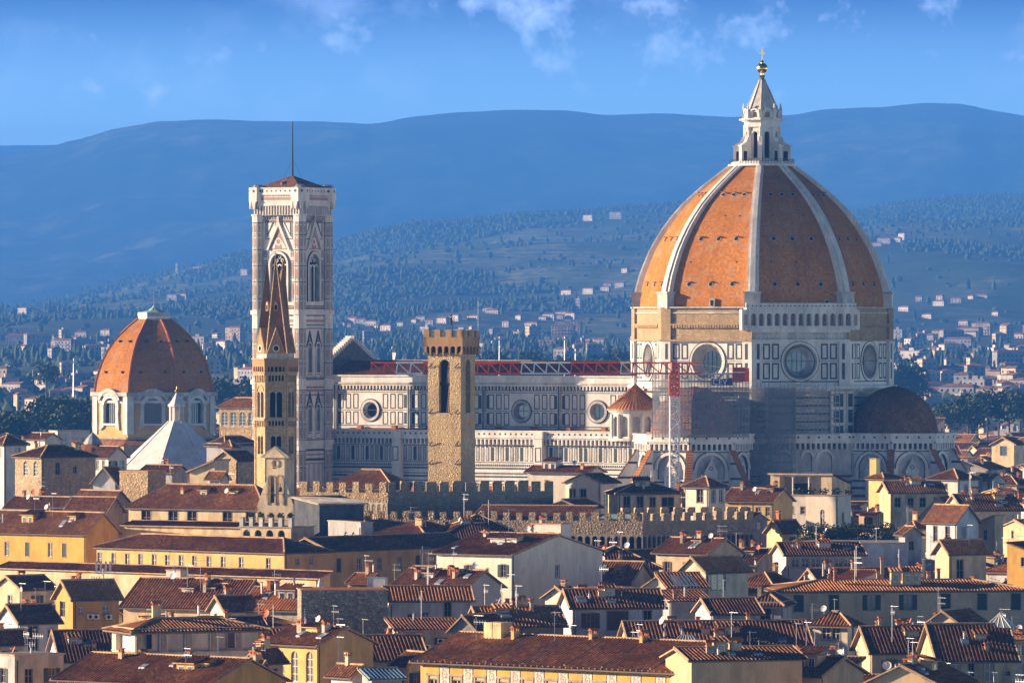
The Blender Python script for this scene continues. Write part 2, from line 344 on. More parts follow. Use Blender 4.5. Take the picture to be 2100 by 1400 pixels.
plain('lead', (.34,.37,.40), .55, .3, .4, .25); plain('copper', (.30,.46,.42), .7, 0, .3, .25); plain('gold', (.95,.62,.18), .22, 1.0, .5, .05); plain('red', (.85,.09,.015), .5); plain('crane_white', (.80,.80,.80), .5)
plain('navy', (.03,.045,.20), .6); plain('plank', (.40,.28,.16), .85, 0, .2, .3); plain('cloth', (.70,.68,.66), .9); plain('bluepanel', (.07,.14,.30), .25, 0, .5); plain('skylight', (.22,.28,.32), .2, 0, .6)
plain('dish', (.72,.72,.72), .5, 0, .4, .1); plain('dish_red', (.60,.15,.05), .6); plain('farwhite', (.66,.62,.56), .8, 0, .3, .35, .12); plain('farroof', (.30,.14,.08), .9, 0, .3, .4, .15); plain('fargrey', (.33,.33,.33), .9, 0, .3, .35, .12); plain('farcream', (.56,.46,.31), .9, 0, .3, .35, .12)
plain('mastgrey', (.55,.55,.56), .4, .5); plain('fresco', (.72,.68,.58), .9, 0, .1, .35, 3)
def netting():
    m, nt, b = nodes('netting', .9); b.inputs['Base Color'].default_value = (.17,.19,.22,1)
    t = nt.nodes.new('ShaderNodeBsdfTransparent'); x = nt.nodes.new('ShaderNodeMixShader'); o = nt.nodes['Material Output']
    f = ramp(nt, [(.32, (.38,.38,.38)), (.65, (.82,.82,.82))], fnoise(nt, texco(nt), .35, 6))
    nt.links.new(f, x.inputs[0]); nt.links.new(t.outputs[0], x.inputs[1]); nt.links.new(b.outputs[0], x.inputs[2]); nt.links.new(x.outputs[0], o.inputs[0])
netting()
def leafmat(name, a, bcol):
    m, nt, b = nodes(name, .8, 0, .2)
    c = ramp(nt, [(.3, a), (.7, bcol)], fnoise(nt, texco(nt), .5, 5)); nt.links.new(c, b.inputs['Base Color'])
leafmat('wood_far', (.03,.055,.028), (.06,.095,.042)); leafmat('leaf', (.028,.05,.014), (.085,.12,.035)); leafmat('leaf_dark', (.016,.032,.014), (.045,.07,.025)); leafmat('leaf_olive', (.06,.08,.035), (.12,.14,.06)); plain('bark', (.10,.07,.045), .9)
# ---------------------------------------------------------------- land
def interp(tab, x):
    if x <= tab[0][0]: return tab[0][1]
    for (a, b), (c, d) in zip(tab, tab[1:]):
        if x <= c:
            t = (x-a)/(c-a); t = t*t*(3-2*t)*.5+t*.5
            return b+(d-b)*t
    return tab[-1][1]
NEAR = [(-600,690),(-300,680),(0,652),(110,625),(200,600),(300,577),(420,552),(500,538),(600,528),(690,515),(780,490),(870,476),(1000,465),(1100,452),(1200,447),(1300,437),(1380,430),(1480,440),(1600,452),(1750,440),(1850,420),(1950,408),(2030,403),(2100,405),(2400,420),(2700,450)]
FAR = [(-600,380),(-300,350),(0,322),(60,312),(150,290),(250,265),(330,252),(430,247),(560,250),(700,252),(760,255),(850,240),(950,232),(1050,228),(1150,228),(1250,238),(1350,235),(1500,240),(1620,237),(1700,225),(1800,220),(1900,210),(1960,212),(2050,230),(2100,238),(2400,260),(2700,290)]
PLAIN = [(0,0),(2300,0),(3000,3),(4000,17),(5000,29),(7000,43)]
def sm(t): t = max(0, min(1, t)); return t*t*(3-2*t)
def nz(x, y, s, o=5): return noise.fractal(Vector((x/s, y/s, 3.7)), 1.0, 2.0, o)
def land_z(X, Y):
    px = 1050 + X*F/Y
    p = interp(PLAIN, Y) if Y < 7000 else 43 + (Y-7000)*.006
    if Y < 4300: return p
    rz = EYE + (HZ-interp(NEAR, px))*14000/F
    t = (Y-6600)/7400
    h = p + (rz-p)*(sm(t)*.55 + max(0, min(1, t))*.45)
    if Y > 14000: h = rz - (Y-14000)*.10
    k = sm((Y-6200)/1800)*(1-sm((Y-11500)/2400)*.8)
    return h + k*(nz(X, Y*.7, 1500)*58 + nz(X+500, Y, 420, 4)*16)
def build_land():
    mb = MB(); cols = 330; rows = []
    Y = 250.0
    while Y < 15500: rows.append(Y); Y *= 1.035 if Y < 4200 else 1.0075
    g = []
    for Y in rows:
        r = []
        for i in range(cols+1):
            px = -700 + 3500*i/cols
            spread = 1 if Y > 1500 else 1 + (1500-Y)/400
            X = xof(1050+(px-1050)*spread, Y); z = land_z(X, Y)
            r.append((X, Y, z))
        g.append(r)
    me = bpy.data.meshes.new('ground'); vs = [p for r in g for p in r]; n = cols+1
    fs = [(j*n+i, j*n+i+1, (j+1)*n+i+1, (j+1)*n+i) for j in range(len(rows)-1) for i in range(cols)]
    me.from_pydata(vs, [], fs); me.materials.append(M['earth']); me.polygons.foreach_set('use_smooth', [True]*len(fs)); me.update()
    tag(link('ground', me), kind='structure')
    # far mountain range
    vs = []; R = 110; C = 500
    for j in range(R+1):
        t = j/R
        for i in range(C+1):
            px = -700+3500*i/C; Y = 15200 + 11000*t
            rz = EYE + (HZ-interp(FAR, px))*24500/F
            tt = (Y-15200)/9300; X = xof(px, Y)
            base = -30
            h = base+(rz-base)*(sm(tt)*.6+min(1, tt)*.4) if tt <= 1 else rz-(Y-24500)*.25
            k = sm(tt*3)*max(0, min(1, (rz-h)/300)) if tt <= 1 else 0
            h += k*(nz(X, Y*.5, 3600)*170 + nz(X, Y*.6, 1500)*110 + nz(X, Y*.8, 700, 4)*34) + sm(tt*3)*nz(X, Y, 260, 3)*5
            vs.append((X, Y, h))
    n = C+1; fs = [(j*n+i, j*n+i+1, (j+1)*n+i+1, (j+1)*n+i) for j in range(R) for i in range(C)]
    me = bpy.data.meshes.new('mountain_range'); me.from_pydata(vs, [], fs); me.materials.append(M['mountain']); me.polygons.foreach_set('use_smooth', [True]*len(fs)); me.update()
    tag(link('mountain_range', me), kind='structure')
    vs = []; C = 60
    for j, (Y, zf) in enumerate([(27000, 0), (28000, 1), (29000, 0)]):
        for i in range(C+1):
            px = -700+1500*i/C
            py = interp([(-700,330),(-100,303),(60,298),(130,296),(400,330),(800,400)], px) + nz(px*8, 3, 100)*2
            vs.append((xof(px, Y), Y, (EYE+(HZ-py)*28000/F)*zf))
    n = C+1; fs = [(j*n+i, j*n+i+1, (j+1)*n+i+1, (j+1)*n+i) for j in range(2) for i in range(C)]
    me = bpy.data.meshes.new('distant_ridge'); me.from_pydata(vs, [], fs); me.materials.append(M['mountain']); me.update()
    tag(link('distant_ridge', me), kind='structure')
def land_mats():
    m, nt, b = nodes('earth', .95, 0, .1)
    v = texco(nt, 'Object')
    f = fnoise(nt, texco(nt, 'Object', (1,.5,1)), .0022, 8, .62)
    forest = ramp(nt, [(.3, (.03,.06,.03)), (.7, (.07,.11,.045))], fnoise(nt, v, .05, 6, .7))
    field = ramp(nt, [(.35, (.10,.14,.06)), (.5, (.16,.19,.085)), (.66, (.27,.27,.14))], fnoise(nt, texco(nt, 'Object', (1,.35,1)), .009, 5, .7))
    vo = nt.nodes.new('ShaderNodeTexVoronoi'); vo.inputs['Scale'].default_value = .055; nt.links.new(v, vo.inputs['Vector'])
    field = mixc(nt, ramp(nt, [(.25, (.75,.75,.75)), (.5, (0,0,0))], vo.outputs['Distance']), field, (.03,.045,.02))
    wv = nt.nodes.new('ShaderNodeTexWave'); wv.bands_direction = 'Z'; wv.inputs['Scale'].default_value = .055; wv.inputs['Distortion'].default_value = 6; wv.inputs['Detail'].default_value = 3; wv.inputs['Detail Scale'].default_value = .4; nt.links.new(v, wv.inputs['Vector'])
    field = mixc(nt, ramp(nt, [(.35, (.55,.55,.55)), (.6, (0,0,0))], wv.outputs['Fac']), field, (.05,.075,.035))
    c = mixc(nt, ramp(nt, [(.50, (1,1,1)), (.56, (0,0,0))], f), field, forest)
    sp = nt.nodes.new('ShaderNodeSeparateXYZ'); nt.links.new(v, sp.inputs[0])
    mr = nt.nodes.new('ShaderNodeMapRange'); mr.inputs[1].default_value = 1700; mr.inputs[2].default_value = 2600; nt.links.new(sp.outputs[1], mr.inputs[0])
    c = mixc(nt, mr.outputs[0], (.07,.068,.065), c)
    nt.links.new(c, b.inputs['Base Color'])
    m, nt, b = nodes('mountain', .95, 0, .1)
    f = fnoise(nt, texco(nt, 'Object', (1, .55, 1.6)), .0013, 10, .66)
    c = ramp(nt, [(.36, (.012,.03,.02)), (.5, (.04,.07,.04)), (.58, (.12,.15,.08)), (.7, (.26,.26,.16))], f)
    f2 = fnoise(nt, texco(nt, 'Object', (1, .5, 1.5)), .011, 8, .7)
    c = mixc(nt, ramp(nt, [(.42, (.85,.85,.85)), (.6, (0,0,0))], f2), c, (.01,.024,.016))
    nt.links.new(c, b.inputs['Base Color'])
land_mats(); build_land()
def haze():
    mb = MB(); mb.mats = []
    m = bpy.data.materials.new('haze_air'); m.use_nodes = True; M['haze_air'] = m; nt = m.node_tree
    nt.nodes.remove(nt.nodes['Principled BSDF'])
    v = nt.nodes.new('ShaderNodeVolumePrincipled'); v.inputs['Density'].default_value = HAZE_D; v.inputs['Color'].default_value = HAZE_C; v.inputs['Anisotropy'].default_value = 0.0
    nt.links.new(v.outputs[0], nt.nodes['Material Output'].inputs['Volume'])
    mb.box(-8500, 8500, -400, 30000, -70, 930, 'haze_air'); o = mb.build('haze'); tag(o, kind='stuff')
HAZE_D = 0.9e-4; HAZE_C = (.07, .30, 1.0, 1)
haze()
# ---------------------------------------------------------------- cathedral
R_ = math.radians
CA = R_(29); CX, CY = xof(1563, 1350), 1350.0
def cw(x, y): c, s = math.cos(CA), math.sin(CA); return CX + x*c + y*s, CY - x*s + y*c      # local -> world
def cu(px, yl):                                                                         # local x whose column is px on the line y = yl
    lo, hi = -200.0, 80.0
    for _ in range(50):
        m = (lo+hi)/2; X, Y = cw(m, yl)
        if 1050 + X*F/Y < px: lo = m
        else: hi = m
    return lo
def cz(px, py, yl): X, Y = cw(cu(px, yl), yl); return zof(py, Y)
def oface(mb, R, k, oz=0, cx=0, cy=0, off=0.0):
    """frame on octagon face k (0 = E, 1 = SE, 2 = S, 3 = SW, 4 = W ...), u centred; returns half width"""
    phi = -k*math.pi/4; ap = R*math.cos(math.pi/8)+off
    mb.frame(cx+ap*math.cos(phi), cy+ap*math.sin(phi), oz, phi+math.pi/2); return R*math.sin(math.pi/8)
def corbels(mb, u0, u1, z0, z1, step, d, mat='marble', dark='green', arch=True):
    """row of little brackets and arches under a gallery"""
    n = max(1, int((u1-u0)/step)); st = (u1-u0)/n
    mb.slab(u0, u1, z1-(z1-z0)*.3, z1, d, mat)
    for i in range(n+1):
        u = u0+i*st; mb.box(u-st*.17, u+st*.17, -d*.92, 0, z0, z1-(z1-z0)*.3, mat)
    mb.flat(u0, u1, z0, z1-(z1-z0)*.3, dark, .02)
def gallery(mb, u0, u1, z0, z1, d, mat='marble', n=None, t=.35):
    """parapet with dark quatrefoil holes"""
    mb.box(u0, u1, -d, -d+t, z0, z1, mat); n = n or int((u1-u0)/2.1)
    for i in range(n):
        u = u0+(i+.5)*(u1-u0)/n; r = (z1-z0)*.22; zc = (z0+z1)/2
        mb.add([(u+r*math.cos(a*math.pi/3), -d-.03, zc+r*math.sin(a*math.pi/3)) for a in range(6)], 'green')
    mb.box(u0, u1, -d-.15, -d+t+.1, z1, z1+.2, mat); mb.box(u0, u1, -d-.12, -d+t, z0-.25, z0, mat)

def thing_part(name, parent): return link(name, bpy.data.meshes.new(name), parent)
def cathedral():
    t = thing('cathedral', 'vast marble cathedral with a ribbed brick dome and long nave behind the rooftops', 'cathedral', (CX, CY, 0), -CA)
    # ---- drum
    d = MB(); R = 26.4
    z0, z1, z2 = 42.6, 51.6, 58.3
    d.prismz([(25.2*math.cos(R_(22.5+45*i)), 25.2*math.sin(R_(22.5+45*i))) for i in range(8)], 20, z0+.2, 'marble_old')
    for k in range(8):
        hw = oface(d, R, k)
        zc = 47.5
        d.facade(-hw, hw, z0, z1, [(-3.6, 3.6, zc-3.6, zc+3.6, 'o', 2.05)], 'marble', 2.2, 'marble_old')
        vis = k in (0, 1, 2, 3)
        if vis:
            d.arcring(0, zc, 3.0, 3.25, .06, 'green', 0, 2*math.pi, 32); d.arcring(0, zc, 3.6, 4.0, .16, 'marble', 0, 2*math.pi, 32); d.arcring(0, zc, 4.0, 4.12, .18, 'green', 0, 2*math.pi, 32)
            for sgn in (-1, 1):
                for a, b in ((4.45, 5.95), (6.35, 7.85)):
                    u0, u1 = sorted((sgn*a, sgn*b))
                    for q, w in ((43.95, 47.25), (47.95, 51.1)): d.ring(u0, u1, q, w, .32, 'green', .04)
                for a, b in ((8.75, 9.35),):
                    u0, u1 = sorted((sgn*a, sgn*b))
                    for q, w in ((43.95, 47.25), (47.95, 51.1)): d.flat(u0, u1, q, w, 'green', .64)
            d.flat(-hw, hw, 47.55, 47.65, 'green', .03); d.flat(-hw, hw, 43.35, 43.6, 'green', .035)
        for sgn in (-1, 1):
            u0, u1 = (-hw-.2, -hw+1.9) if sgn < 0 else (hw-1.9, hw+.2)
            d.box(u0, u1, -.6, 0, z0, z1, 'marble')
        d.slab(-hw-.4, hw+.4, z0-.6, z0, 1.2, 'marble'); d.slab(-hw-.4, hw+.4, z0-1.1, z0-.6, .8, 'marble_old')
        d.slab(-hw-.3, hw+.3, z1, z1+.35, .85, 'marble' if k == 1 else 'brickwork')
        # upper band
        if k != 1:
            d.facade(-hw, hw, z1+.35, z2, [], 'brickwork')
            for sgn in (-1, 1): d.box(*((-hw-.2, -hw+1.9) if sgn < 0 else (hw-1.9, hw+.2)), -.5, 0, z1+.35, z2, 'brickwork')
            n = 26
            for i in range(n):
                u = -hw+2.3+(2*hw-4.6)*(i+.5)/n
                d.box(u-.19, u+.19, -.55, 0, 54.3, 54.85, 'brickwork')
            d.slab(-hw+2, hw-2, 54.85, 55.1, .6, 'brickwork'); d.slab(-hw+1.9, hw-1.9, 57.2, 57.45, .25, 'marble_old'); d.slab(-hw-.2, hw+.2, z2, z2+.25, .7, 'marble_old')
        else:
            d.facade(-hw, hw, z1+.35, 53.6, [], 'marble_old'); d.slab(-hw-.4, hw+.4, 53.4, 53.9, .9, 'marble')
            n = 13; ww = (2*hw+1.6)/n; holes = []
            for i in range(n):
                u = -hw-.8+(i+.5)*ww; holes.append((u-.52, u+.52, 54.7, 57.2, 'a'))
            oface(d, R, 1, off=.75); d.facade(-hw-.8, hw+.8, 53.9, 58.0, holes, 'marble', 1.1, 'marble', 'brickwork')
            for e in (-1, 1):   # returns of the gallery round the corners
                x = e*(hw+.8); d.box(min(x, x+e*1.6), max(x, x+e*1.6), .05, 1.6, 53.9, 58.0, 'marble')
                d.flat(min(x+e*.4, x+e*1.1), max(x+e*.4, x+e*1.1), 54.8, 57.0, 'brickwork', -.03)
            for i in range(n+1):
                u = -hw-.8+i*ww; d.box(u-.16, u+.16, -.14, 0, 54.2, 58.0, 'marble')
            d.slab(-hw-1.6, hw+1.6, 58.0, 58.35, .45, 'marble', 1.2)
            gallery(d, -hw-1.6, hw+1.6, 58.35, 59.1, .1, 'marble', 26, .25)
            d.slab(-hw-1.6, hw+1.6, 53.9, 54.2, .35, 'marble')
            oface(d, R, 1)
            for i in range(22): u = -hw+1+i*(2*hw-2)/21; d.arcring(u, 52.6, .2, .36, .06, 'marble', 0, 2*math.pi, 6)
    d.build('drum', t)
    for k in (0, 1, 2, 3):
        w = MB(); oface(w, R, k); w.add([(2.05*math.cos(2*math.pi*i/24), 2.15, 47.5+2.05*math.sin(2*math.pi*i/24)) for i in range(24)], 'glass')
        for i in (-1, 0, 1): w.box(i*1.0-.04, i*1.0+.04, 2.05, 2.12, 47.5-math.sqrt(4.2-i*i), 47.5+math.sqrt(4.2-i*i), 'iron')
        w.build('round_window', t)
    # ---- dome
    prof = [(26.0,58.3),(25.9,60.4),(25.45,62.5),(24.75,65),(23.85,67.4),(22.75,70),(21.4,72.4),(19.9,74.8),(18.1,77.2),(16.2,79.4),(14.1,81.4),(11.9,83.3),(9.6,85.1),(7.2,86.9),(6.5,87.4)]
    dm = MB(); r_in = [(r-.35, z) for r, z in prof]
    dm.lathe(r_in, 8, 'dometile', 0, 0, math.pi/8)
    dome = thing_part('dome', t)
    for k in (0, 1, 2, 3):
        phi = -k*math.pi/4
        for zc, off in ((63.1, 4.9), (72.3, 4.0), (81.4, 2.4)):
            for (ra, za), (rb, zb) in zip(r_in, r_in[1:]):
                if za <= zc < zb:
                    rr = ra+(rb-ra)*(zc-za)/(zb-za); sl = math.atan2(ra-rb, zb-za); break
            ap = rr*math.cos(math.pi/8)
            for j in (-1, 0, 1):
                holes = MB().frame(ap*math.cos(phi), ap*math.sin(phi), zc, phi+math.pi/2)
                u = j*off; q = .42
                for rad, dd, mt in ((.62, .05, 'pietra'), (.42, .09, 'dark')):
                    holes.add([(u+rad*math.cos(a*math.pi/5), -dd+rad*math.sin(a*math.pi/5)*math.sin(sl), rad*math.sin(a*math.pi/5)*math.cos(sl)) for a in range(10)], mt)
                holes.box(u-.5, u+.5, -.5, .1, .45, .6, 'dometile'); holes.build('vent_hole', dome)
        for zc, off in ((67.6, 5.2), (77.0, 3.3)):
            for (ra, za), (rb, zb) in zip(r_in, r_in[1:]):
                if za <= zc < zb:
                    rr = ra+(rb-ra)*(zc-za)/(zb-za); sl = math.atan2(ra-rb, zb-za); break
            ap = rr*math.cos(math.pi/8)
            for j in (-1, 0, 1):
                if (k+j+int(zc)) % 3 == 0: continue
                dm.frame(ap*math.cos(phi), ap*math.sin(phi), zc, phi+math.pi/2)
                dm.add([(j*off+.2*math.cos(a*math.pi/3), -.05+.2*math.sin(a*math.pi/3)*math.sin(sl), .2*math.sin(a*math.pi/3)*math.cos(sl)) for a in range(6)], 'dark')
    # dormer door at the foot of the south face
    holes = MB(); oface(holes, 25.9, 2); holes.box(.3, 1.5, -.3, .9, 58.7, 60.2, 'pietra'); holes.flat(.55, 1.25, 58.8, 59.9, 'dark', .33); holes.build('dormer_door', dome)
    holes = MB(); oface(holes, 25.9, 1); holes.box(5.3, 6.3, -.3, .9, 58.9, 60.0, 'pietra'); holes.flat(5.5, 6.1, 58.9, 59.8, 'dark', .33)
    holes.build('dormer_door', dome); dm.frame(); dome.data = dm.mesh('dome')
    for k in range(8):
        a = math.pi/8 + k*math.pi/4; rb = MB()
        er, et = (math.cos(a), math.sin(a)), (-math.sin(a), math.cos(a))
        n = len(prof)
        for i in range(n-1):
            (r0, za), (r1, zb) = prof[i], prof[i+1]
            w0 = 1.25-.5*i/n; w1 = 1.25-.5*(i+1)/n
            def P(r, z, w, out): return ((r+out)*er[0]+w*et[0], (r+out)*er[1]+w*et[1], z)
            for (wa, wb, oa, ob, mt) in ((1, .45, .25, .25, 'marble'), (.45, .45, .25, .62, 'marble'), (.45, -.45, .62, .62, 'marble'), (-.45, -.45, .62, .25, 'marble'), (-.45, -1, .25, .25, 'marble')):
                rb.add([P(r0,za,w0*wa,oa), P(r1,zb,w1*wa,oa), P(r1,zb,w1*wb,ob), P(r0,za,w0*wb,ob)], mt)
            for e in (-1, 1): rb.add([P(r0,za,w0*e,.25), P(r1,zb,w1*e,.25), P(r1,zb,w1*e,-1.4), P(r0,za,w0*e,-1.4)], 'marble')
        rb.frame(25.6*er[0], 25.6*er[1], 0, a+math.pi/2); rb.box(-1.6, 1.6, -1.1, 1.5, 58.2, 61.2, 'marble_old' if k not in (0, 1) else 'marble'); rb.box(-1.8, 1.8, -1.3, 1.5, 61.2, 61.6, 'marble_old')
        rb.build('rib', dome)
    # ---- lantern
    lt = MB(); oct_ = lambda r: [(r*math.cos(math.pi/8+k*math.pi/4), r*math.sin(math.pi/8+k*math.pi/4)) for k in range(8)]
    lt.prismz(oct_(7.0), 87.1, 87.6, 'marble'); lt.prismz(oct_(6.4), 87.6, 88.1, 'marble'); lt.prismz(oct_(6.1), 88.1, 88.4, 'marble')
    for k in range(8):       # rail
        hw = oface(lt, 6.6, k); 
        for i in range(9): u = -hw+i*hw/4; lt.box(u-.03, u+.03, -.03, .03, 87.6, 88.9, 'iron')
        lt.box(-hw, hw, -.03, .03, 88.9, 88.97, 'iron'); lt.box(-hw, hw, -.03, .03, 88.3, 88.36, 'iron')
    for k in range(8):
        hw = oface(lt, 3.5, k)
        lt.facade(-hw, hw, 88.4, 97.4, [(-.55, .55, 89.2, 96.2, 'a')], 'marble', .6, 'marble', 'dark')
        lt.arcring(0, 95.65, .6, .85, .12, 'marble', n=8)
        for e in (-1, 1): lt.box(e*hw-.28, e*hw+.28, -.28, .1, 88.4, 97.4, 'marble')
    lt.frame()
    for r, a, b in ((3.9, 97.4, 97.8), (3.7, 97.8, 98.9), (4.2, 98.9, 99.2), (4.75, 99.2, 99.55), (4.3, 99.55, 99.7)): lt.prismz(oct_(r), a, b, 'marble')
    for k in range(8):   # buttress scrolls at the corners
        a = math.pi/8 + k*math.pi/4; lt.frame(0, 0, 0, a)
        pts = [(3.2,88.4),(5.9,88.4),(5.9,92.2),(5.6,92.8),(5.0,93.1),(4.5,93.6),(4.2,94.6),(3.7,94.9),(3.2,94.9)]
        lt.prismy(pts, -.38, .38, 'marble'); lt.box(5.4, 6.1, -.5, .5, 92.2, 92.5, 'marble'); lt.box(4.4, 5.3, -.4, .4, 88.5, 91.0, 'dark')
        # pinnacles round the cone
        lt.frame(3.8*math.cos(a), 3.8*math.sin(a), 0, a); lt.box(-.3, .3, -.3, .3, 99.7, 102.0, 'marble')
        lt.frame(); lt.lathe([(.42,102.0),(.2,102.3),(.34,102.7),(.12,103.0),(.24,103.3),(.0,103.7)], 6, 'marble', 3.8*math.cos(a), 3.8*math.sin(a))
        hw = oface(lt, 3.7, k); lt.facade(-hw, hw, 99.7, 101.6, [(-.6, .6, 99.9, 101.4, 'a')], 'marble', .4, 'marble', 'brickwork')
        lt.arcring(0, 101.2, .7, 1.1, .25, 'marble', n=8)
    lt.frame(); lt.lathe([(3.4,101.5),(2.9,103.0),(2.0,105.6),(1.1,108.3),(.55,110.1)], 8, 'marble_old', 0, 0, math.pi/8)
    for k in range(8):
        a = math.pi/8+k*math.pi/4; lt.tube((3.4*math.cos(a),3.4*math.sin(a),101.6), (.6*math.cos(a),.6*math.sin(a),110.0), .16, 'marble_old', 4, .08)
    sq = lambda mb: setattr(mb, 'v', [(x, y, 88.4+(z-88.4)*.775) for x, y, z in mb.v])
    lt.frame(); sq(lt); lan = lt.build('lantern', t)
    b = MB(); b.lathe([(.62,105.0),(.42,105.5),(.6,105.8),(.4,106.1),(.4,106.5)], 12, 'gold'); b.sphere((0,0,107.5), 1.12, 'gold', 24, 14); b.lathe([(.3,108.5),(.42,108.75),(.16,109.1),(.1,109.3)], 8, 'gold'); b.build('gilded_ball', lan)
    b = MB(); b.frame(0,0,0,CA); b.box(-.13,.13,-.13,.13,109.2,111.7,'gold'); b.box(-.6,.6,-.12,.12,110.35,110.62,'gold'); b.build('cross', lan)
    # ---- lower octagon body and its gallery
    lb = MB(); RL = 27.6
    for k in range(8):
        hw = oface(lb, RL, k); holes = [(-6.2,-2.0,25.0,29.4,'a'), (.2,2.2,25.4,29.3,'a'), (3.4,6.4,25.2,29.4,'a')] if k in (1,) else []
        lb.facade(-hw, hw, 0, 31, holes, 'marble_old', .3, 'green', 'marble_old')
        if k in (0, 1, 2, 3):
            for q in (14.0, 15.5, 17.0, 18.5, 20.0, 21.5, 23.0, 24.2): lb.flat(-hw, hw, q, q+.45, 'green', .03)
            for h in holes: lb.arcring((h[0]+h[1])/2, h[3]-(h[1]-h[0])/2, (h[1]-h[0])/2, (h[1]-h[0])/2+.45, .25, 'marble'); lb.slab(h[0], h[1], h[2]-.3, h[2], .2, 'marble')
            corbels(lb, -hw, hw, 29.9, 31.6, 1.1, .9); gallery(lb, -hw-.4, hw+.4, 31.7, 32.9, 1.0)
    lb.frame(); lb.prismz(oct_(RL-.2), 31.0, 31.5, 'lead')
    # pier strips between lower body and drum
    for k in (0, 1, 2):
        hw = oface(lb, 25.4, k)
        for e in (-1, 1):
            u0, u1 = (e*(hw+.1), e*(hw-3.0)); u0, u1 = min(u0, u1), max(u0, u1)
            lb.box(u0, u1, -.7, .3, 31.4, 41.6, 'marble')
            for q, w in ((32.0, 34.6), (35.2, 37.8), (38.4, 41.0)): lb.flat(u0+.5, u1-.5, q, w, 'green', .73)
        for i in range(6): lb.flat(-hw+3.2, hw-3.2, 32+i*1.6, 32.35+i*1.6, 'green', .03)
    lb.build('lower_body', t)
    # ---- tribunes with half domes (east, south)
    for k, (name_lab) in ((0, 'dark half dome in shade'), (2, 'half dome wrapped in scaffolding')):
        phi = -k*math.pi/4; cx, cy = 30*math.cos(phi), 30*math.sin(phi)
        hd = MB(); n = 8
        pr = [(9.0*math.cos(a), 32.6+9.8*math.sin(a)) for a in [i*math.pi/2/10 for i in range(10)]]+[(.4, 42.5), (0.001, 42.6)]
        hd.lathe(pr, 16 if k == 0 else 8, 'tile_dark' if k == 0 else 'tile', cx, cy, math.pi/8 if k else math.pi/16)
        hd.lathe([(9.0, 31.4), (9.3, 31.4), (9.3, 32.7), (8.9, 32.7)], 16 if k == 0 else 8, 'marble_old', cx, cy, math.pi/8 if k else math.pi/16)
        tag(hd.build('half_dome', t), name_lab)
        tb = MB(); RT = 11.4
        for j in range(8):
            hw = oface(tb, RT, j, 0, cx, cy)
            if j in ((k+4) % 8,): continue
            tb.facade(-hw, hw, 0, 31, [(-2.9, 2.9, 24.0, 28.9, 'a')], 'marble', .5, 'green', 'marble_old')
            tb.arcring(0, 26.0, 2.9, 3.5, .3, 'marble', n=14); tb.arcring(0, 26.0, 3.5, 3.65, .32, 'green', n=14)
            tb.flat(-hw, hw, 23.3, 23.7, 'green', .03); tb.flat(-hw, hw, 29.4, 29.6, 'green', .03)
            for q in (9, 10.6, 12.2, 13.8, 15.4, 17.0, 18.6, 20.2, 21.8): tb.flat(-hw, hw, q, q+.5, 'green', .03)
            # tall gothic window
            tb.box(-1.25, 1.25, -.35, 0, 18.5, 25.2, 'marble'); tb.prismy([(-1.6,25.2),(1.6,25.2),(0,28.0)], -.4, -.05, 'marble')
            tb.flat(-.8, .8, 19.2, 24.8, 'glass', .38); tb.box(-.07, .07, -.45, -.36, 19.2, 24.8, 'marble'); tb.arcring(0, 24.4, .8, 1.05, .42, 'marble', n=8, y1=-.36)
            tb.arcring(0, 26.3, .3, .45, .45, 'green', 0, 2*math.pi, 8, y1=-.4)
            for e in (-1, 1):
                tb.flat(min(e*3.9, e*hw), max(e*3.9, e*hw), 24.4, 29.0, 'green', .03); tb.flat(min(e*4.0, e*(hw-.12)), max(e*4.0, e*(hw-.12)), 24.6, 28.8, 'marble', .05)
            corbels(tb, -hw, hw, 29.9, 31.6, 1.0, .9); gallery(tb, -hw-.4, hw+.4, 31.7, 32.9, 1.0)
        tb.frame(); tb.prismz([(cx+11.2*math.cos(math.pi/8+q*math.pi/4), cy+11.2*math.sin(math.pi/8+q*math.pi/4)) for q in range(8)], 31.0, 31.45, 'lead')
        tb.build('tribune_wall', t)
        for q in range(8):
            a = math.pi/8+q*math.pi/4
            if math.cos(a-phi) < -.1: continue
            bt = MB(); bt.frame(cx, cy, 0, a)
            bt.prismy([(10.8,0),(17.6,0),(17.6,21.0),(11.2,30.4),(10.8,30.4)], -.55, .55, 'marble')
            L_ = math.hypot(6.4, 9.4); sx, sz = 6.4/L_, -9.4/L_
            for i in range(18):
                a0_, b0_ = L_*i/18, L_*(i+1)/18-.06
                p = lambda s_, o: (11.2+sx*s_+o*.83, 30.5+sz*s_+o*.56)
                bt.prismy([p(a0_, 0), p(b0_, -.02), p(b0_, .22), p(a0_, .12)], -.75, .75, 'tile_orange')
            for zz in (12, 15, 18, 21, 24, 27):
                w_ = 17.55-(max(0, zz-21))*.68
                for yy in (-.56, .56): bt.add([(11.6,yy,zz),(w_,yy,zz),(w_-.3,yy,zz+.45),(11.6,yy,zz+.45)], 'green')
            bt.build('buttress', t)
    # ---- small exedra with conical tile roof on the south west side
    phi = -3*math.pi/4; ex, ey = 27.2*math.cos(phi), 27.2*math.sin(phi)
    e_ = MB()
    for i in range(12):
        a = 2*math.pi*i/12; e_.frame(ex+4.9*math.cos(math.pi/12)*math.cos(a), ey+4.9*math.cos(math.pi/12)*math.sin(a), 0, a+math.pi/2)
        hw = 4.9*math.sin(math.pi/12); e_.facade(-hw, hw, 31.4, 37.4, [(-.75, .75, 32.2, 36.3, 'a')], 'marble', .55, 'marble_old', 'marble_old')
        for q in (-1, 1): e_.box(q*hw-.22, q*hw+.22, -.35, 0, 31.9, 36.8, 'marble')
    e_.frame(); e_.cyl(ex, ey, 37.2, 37.7, 5.5, 'marble', 24); e_.cyl(ex, ey, 31.3, 31.8, 5.5, 'marble', 24)
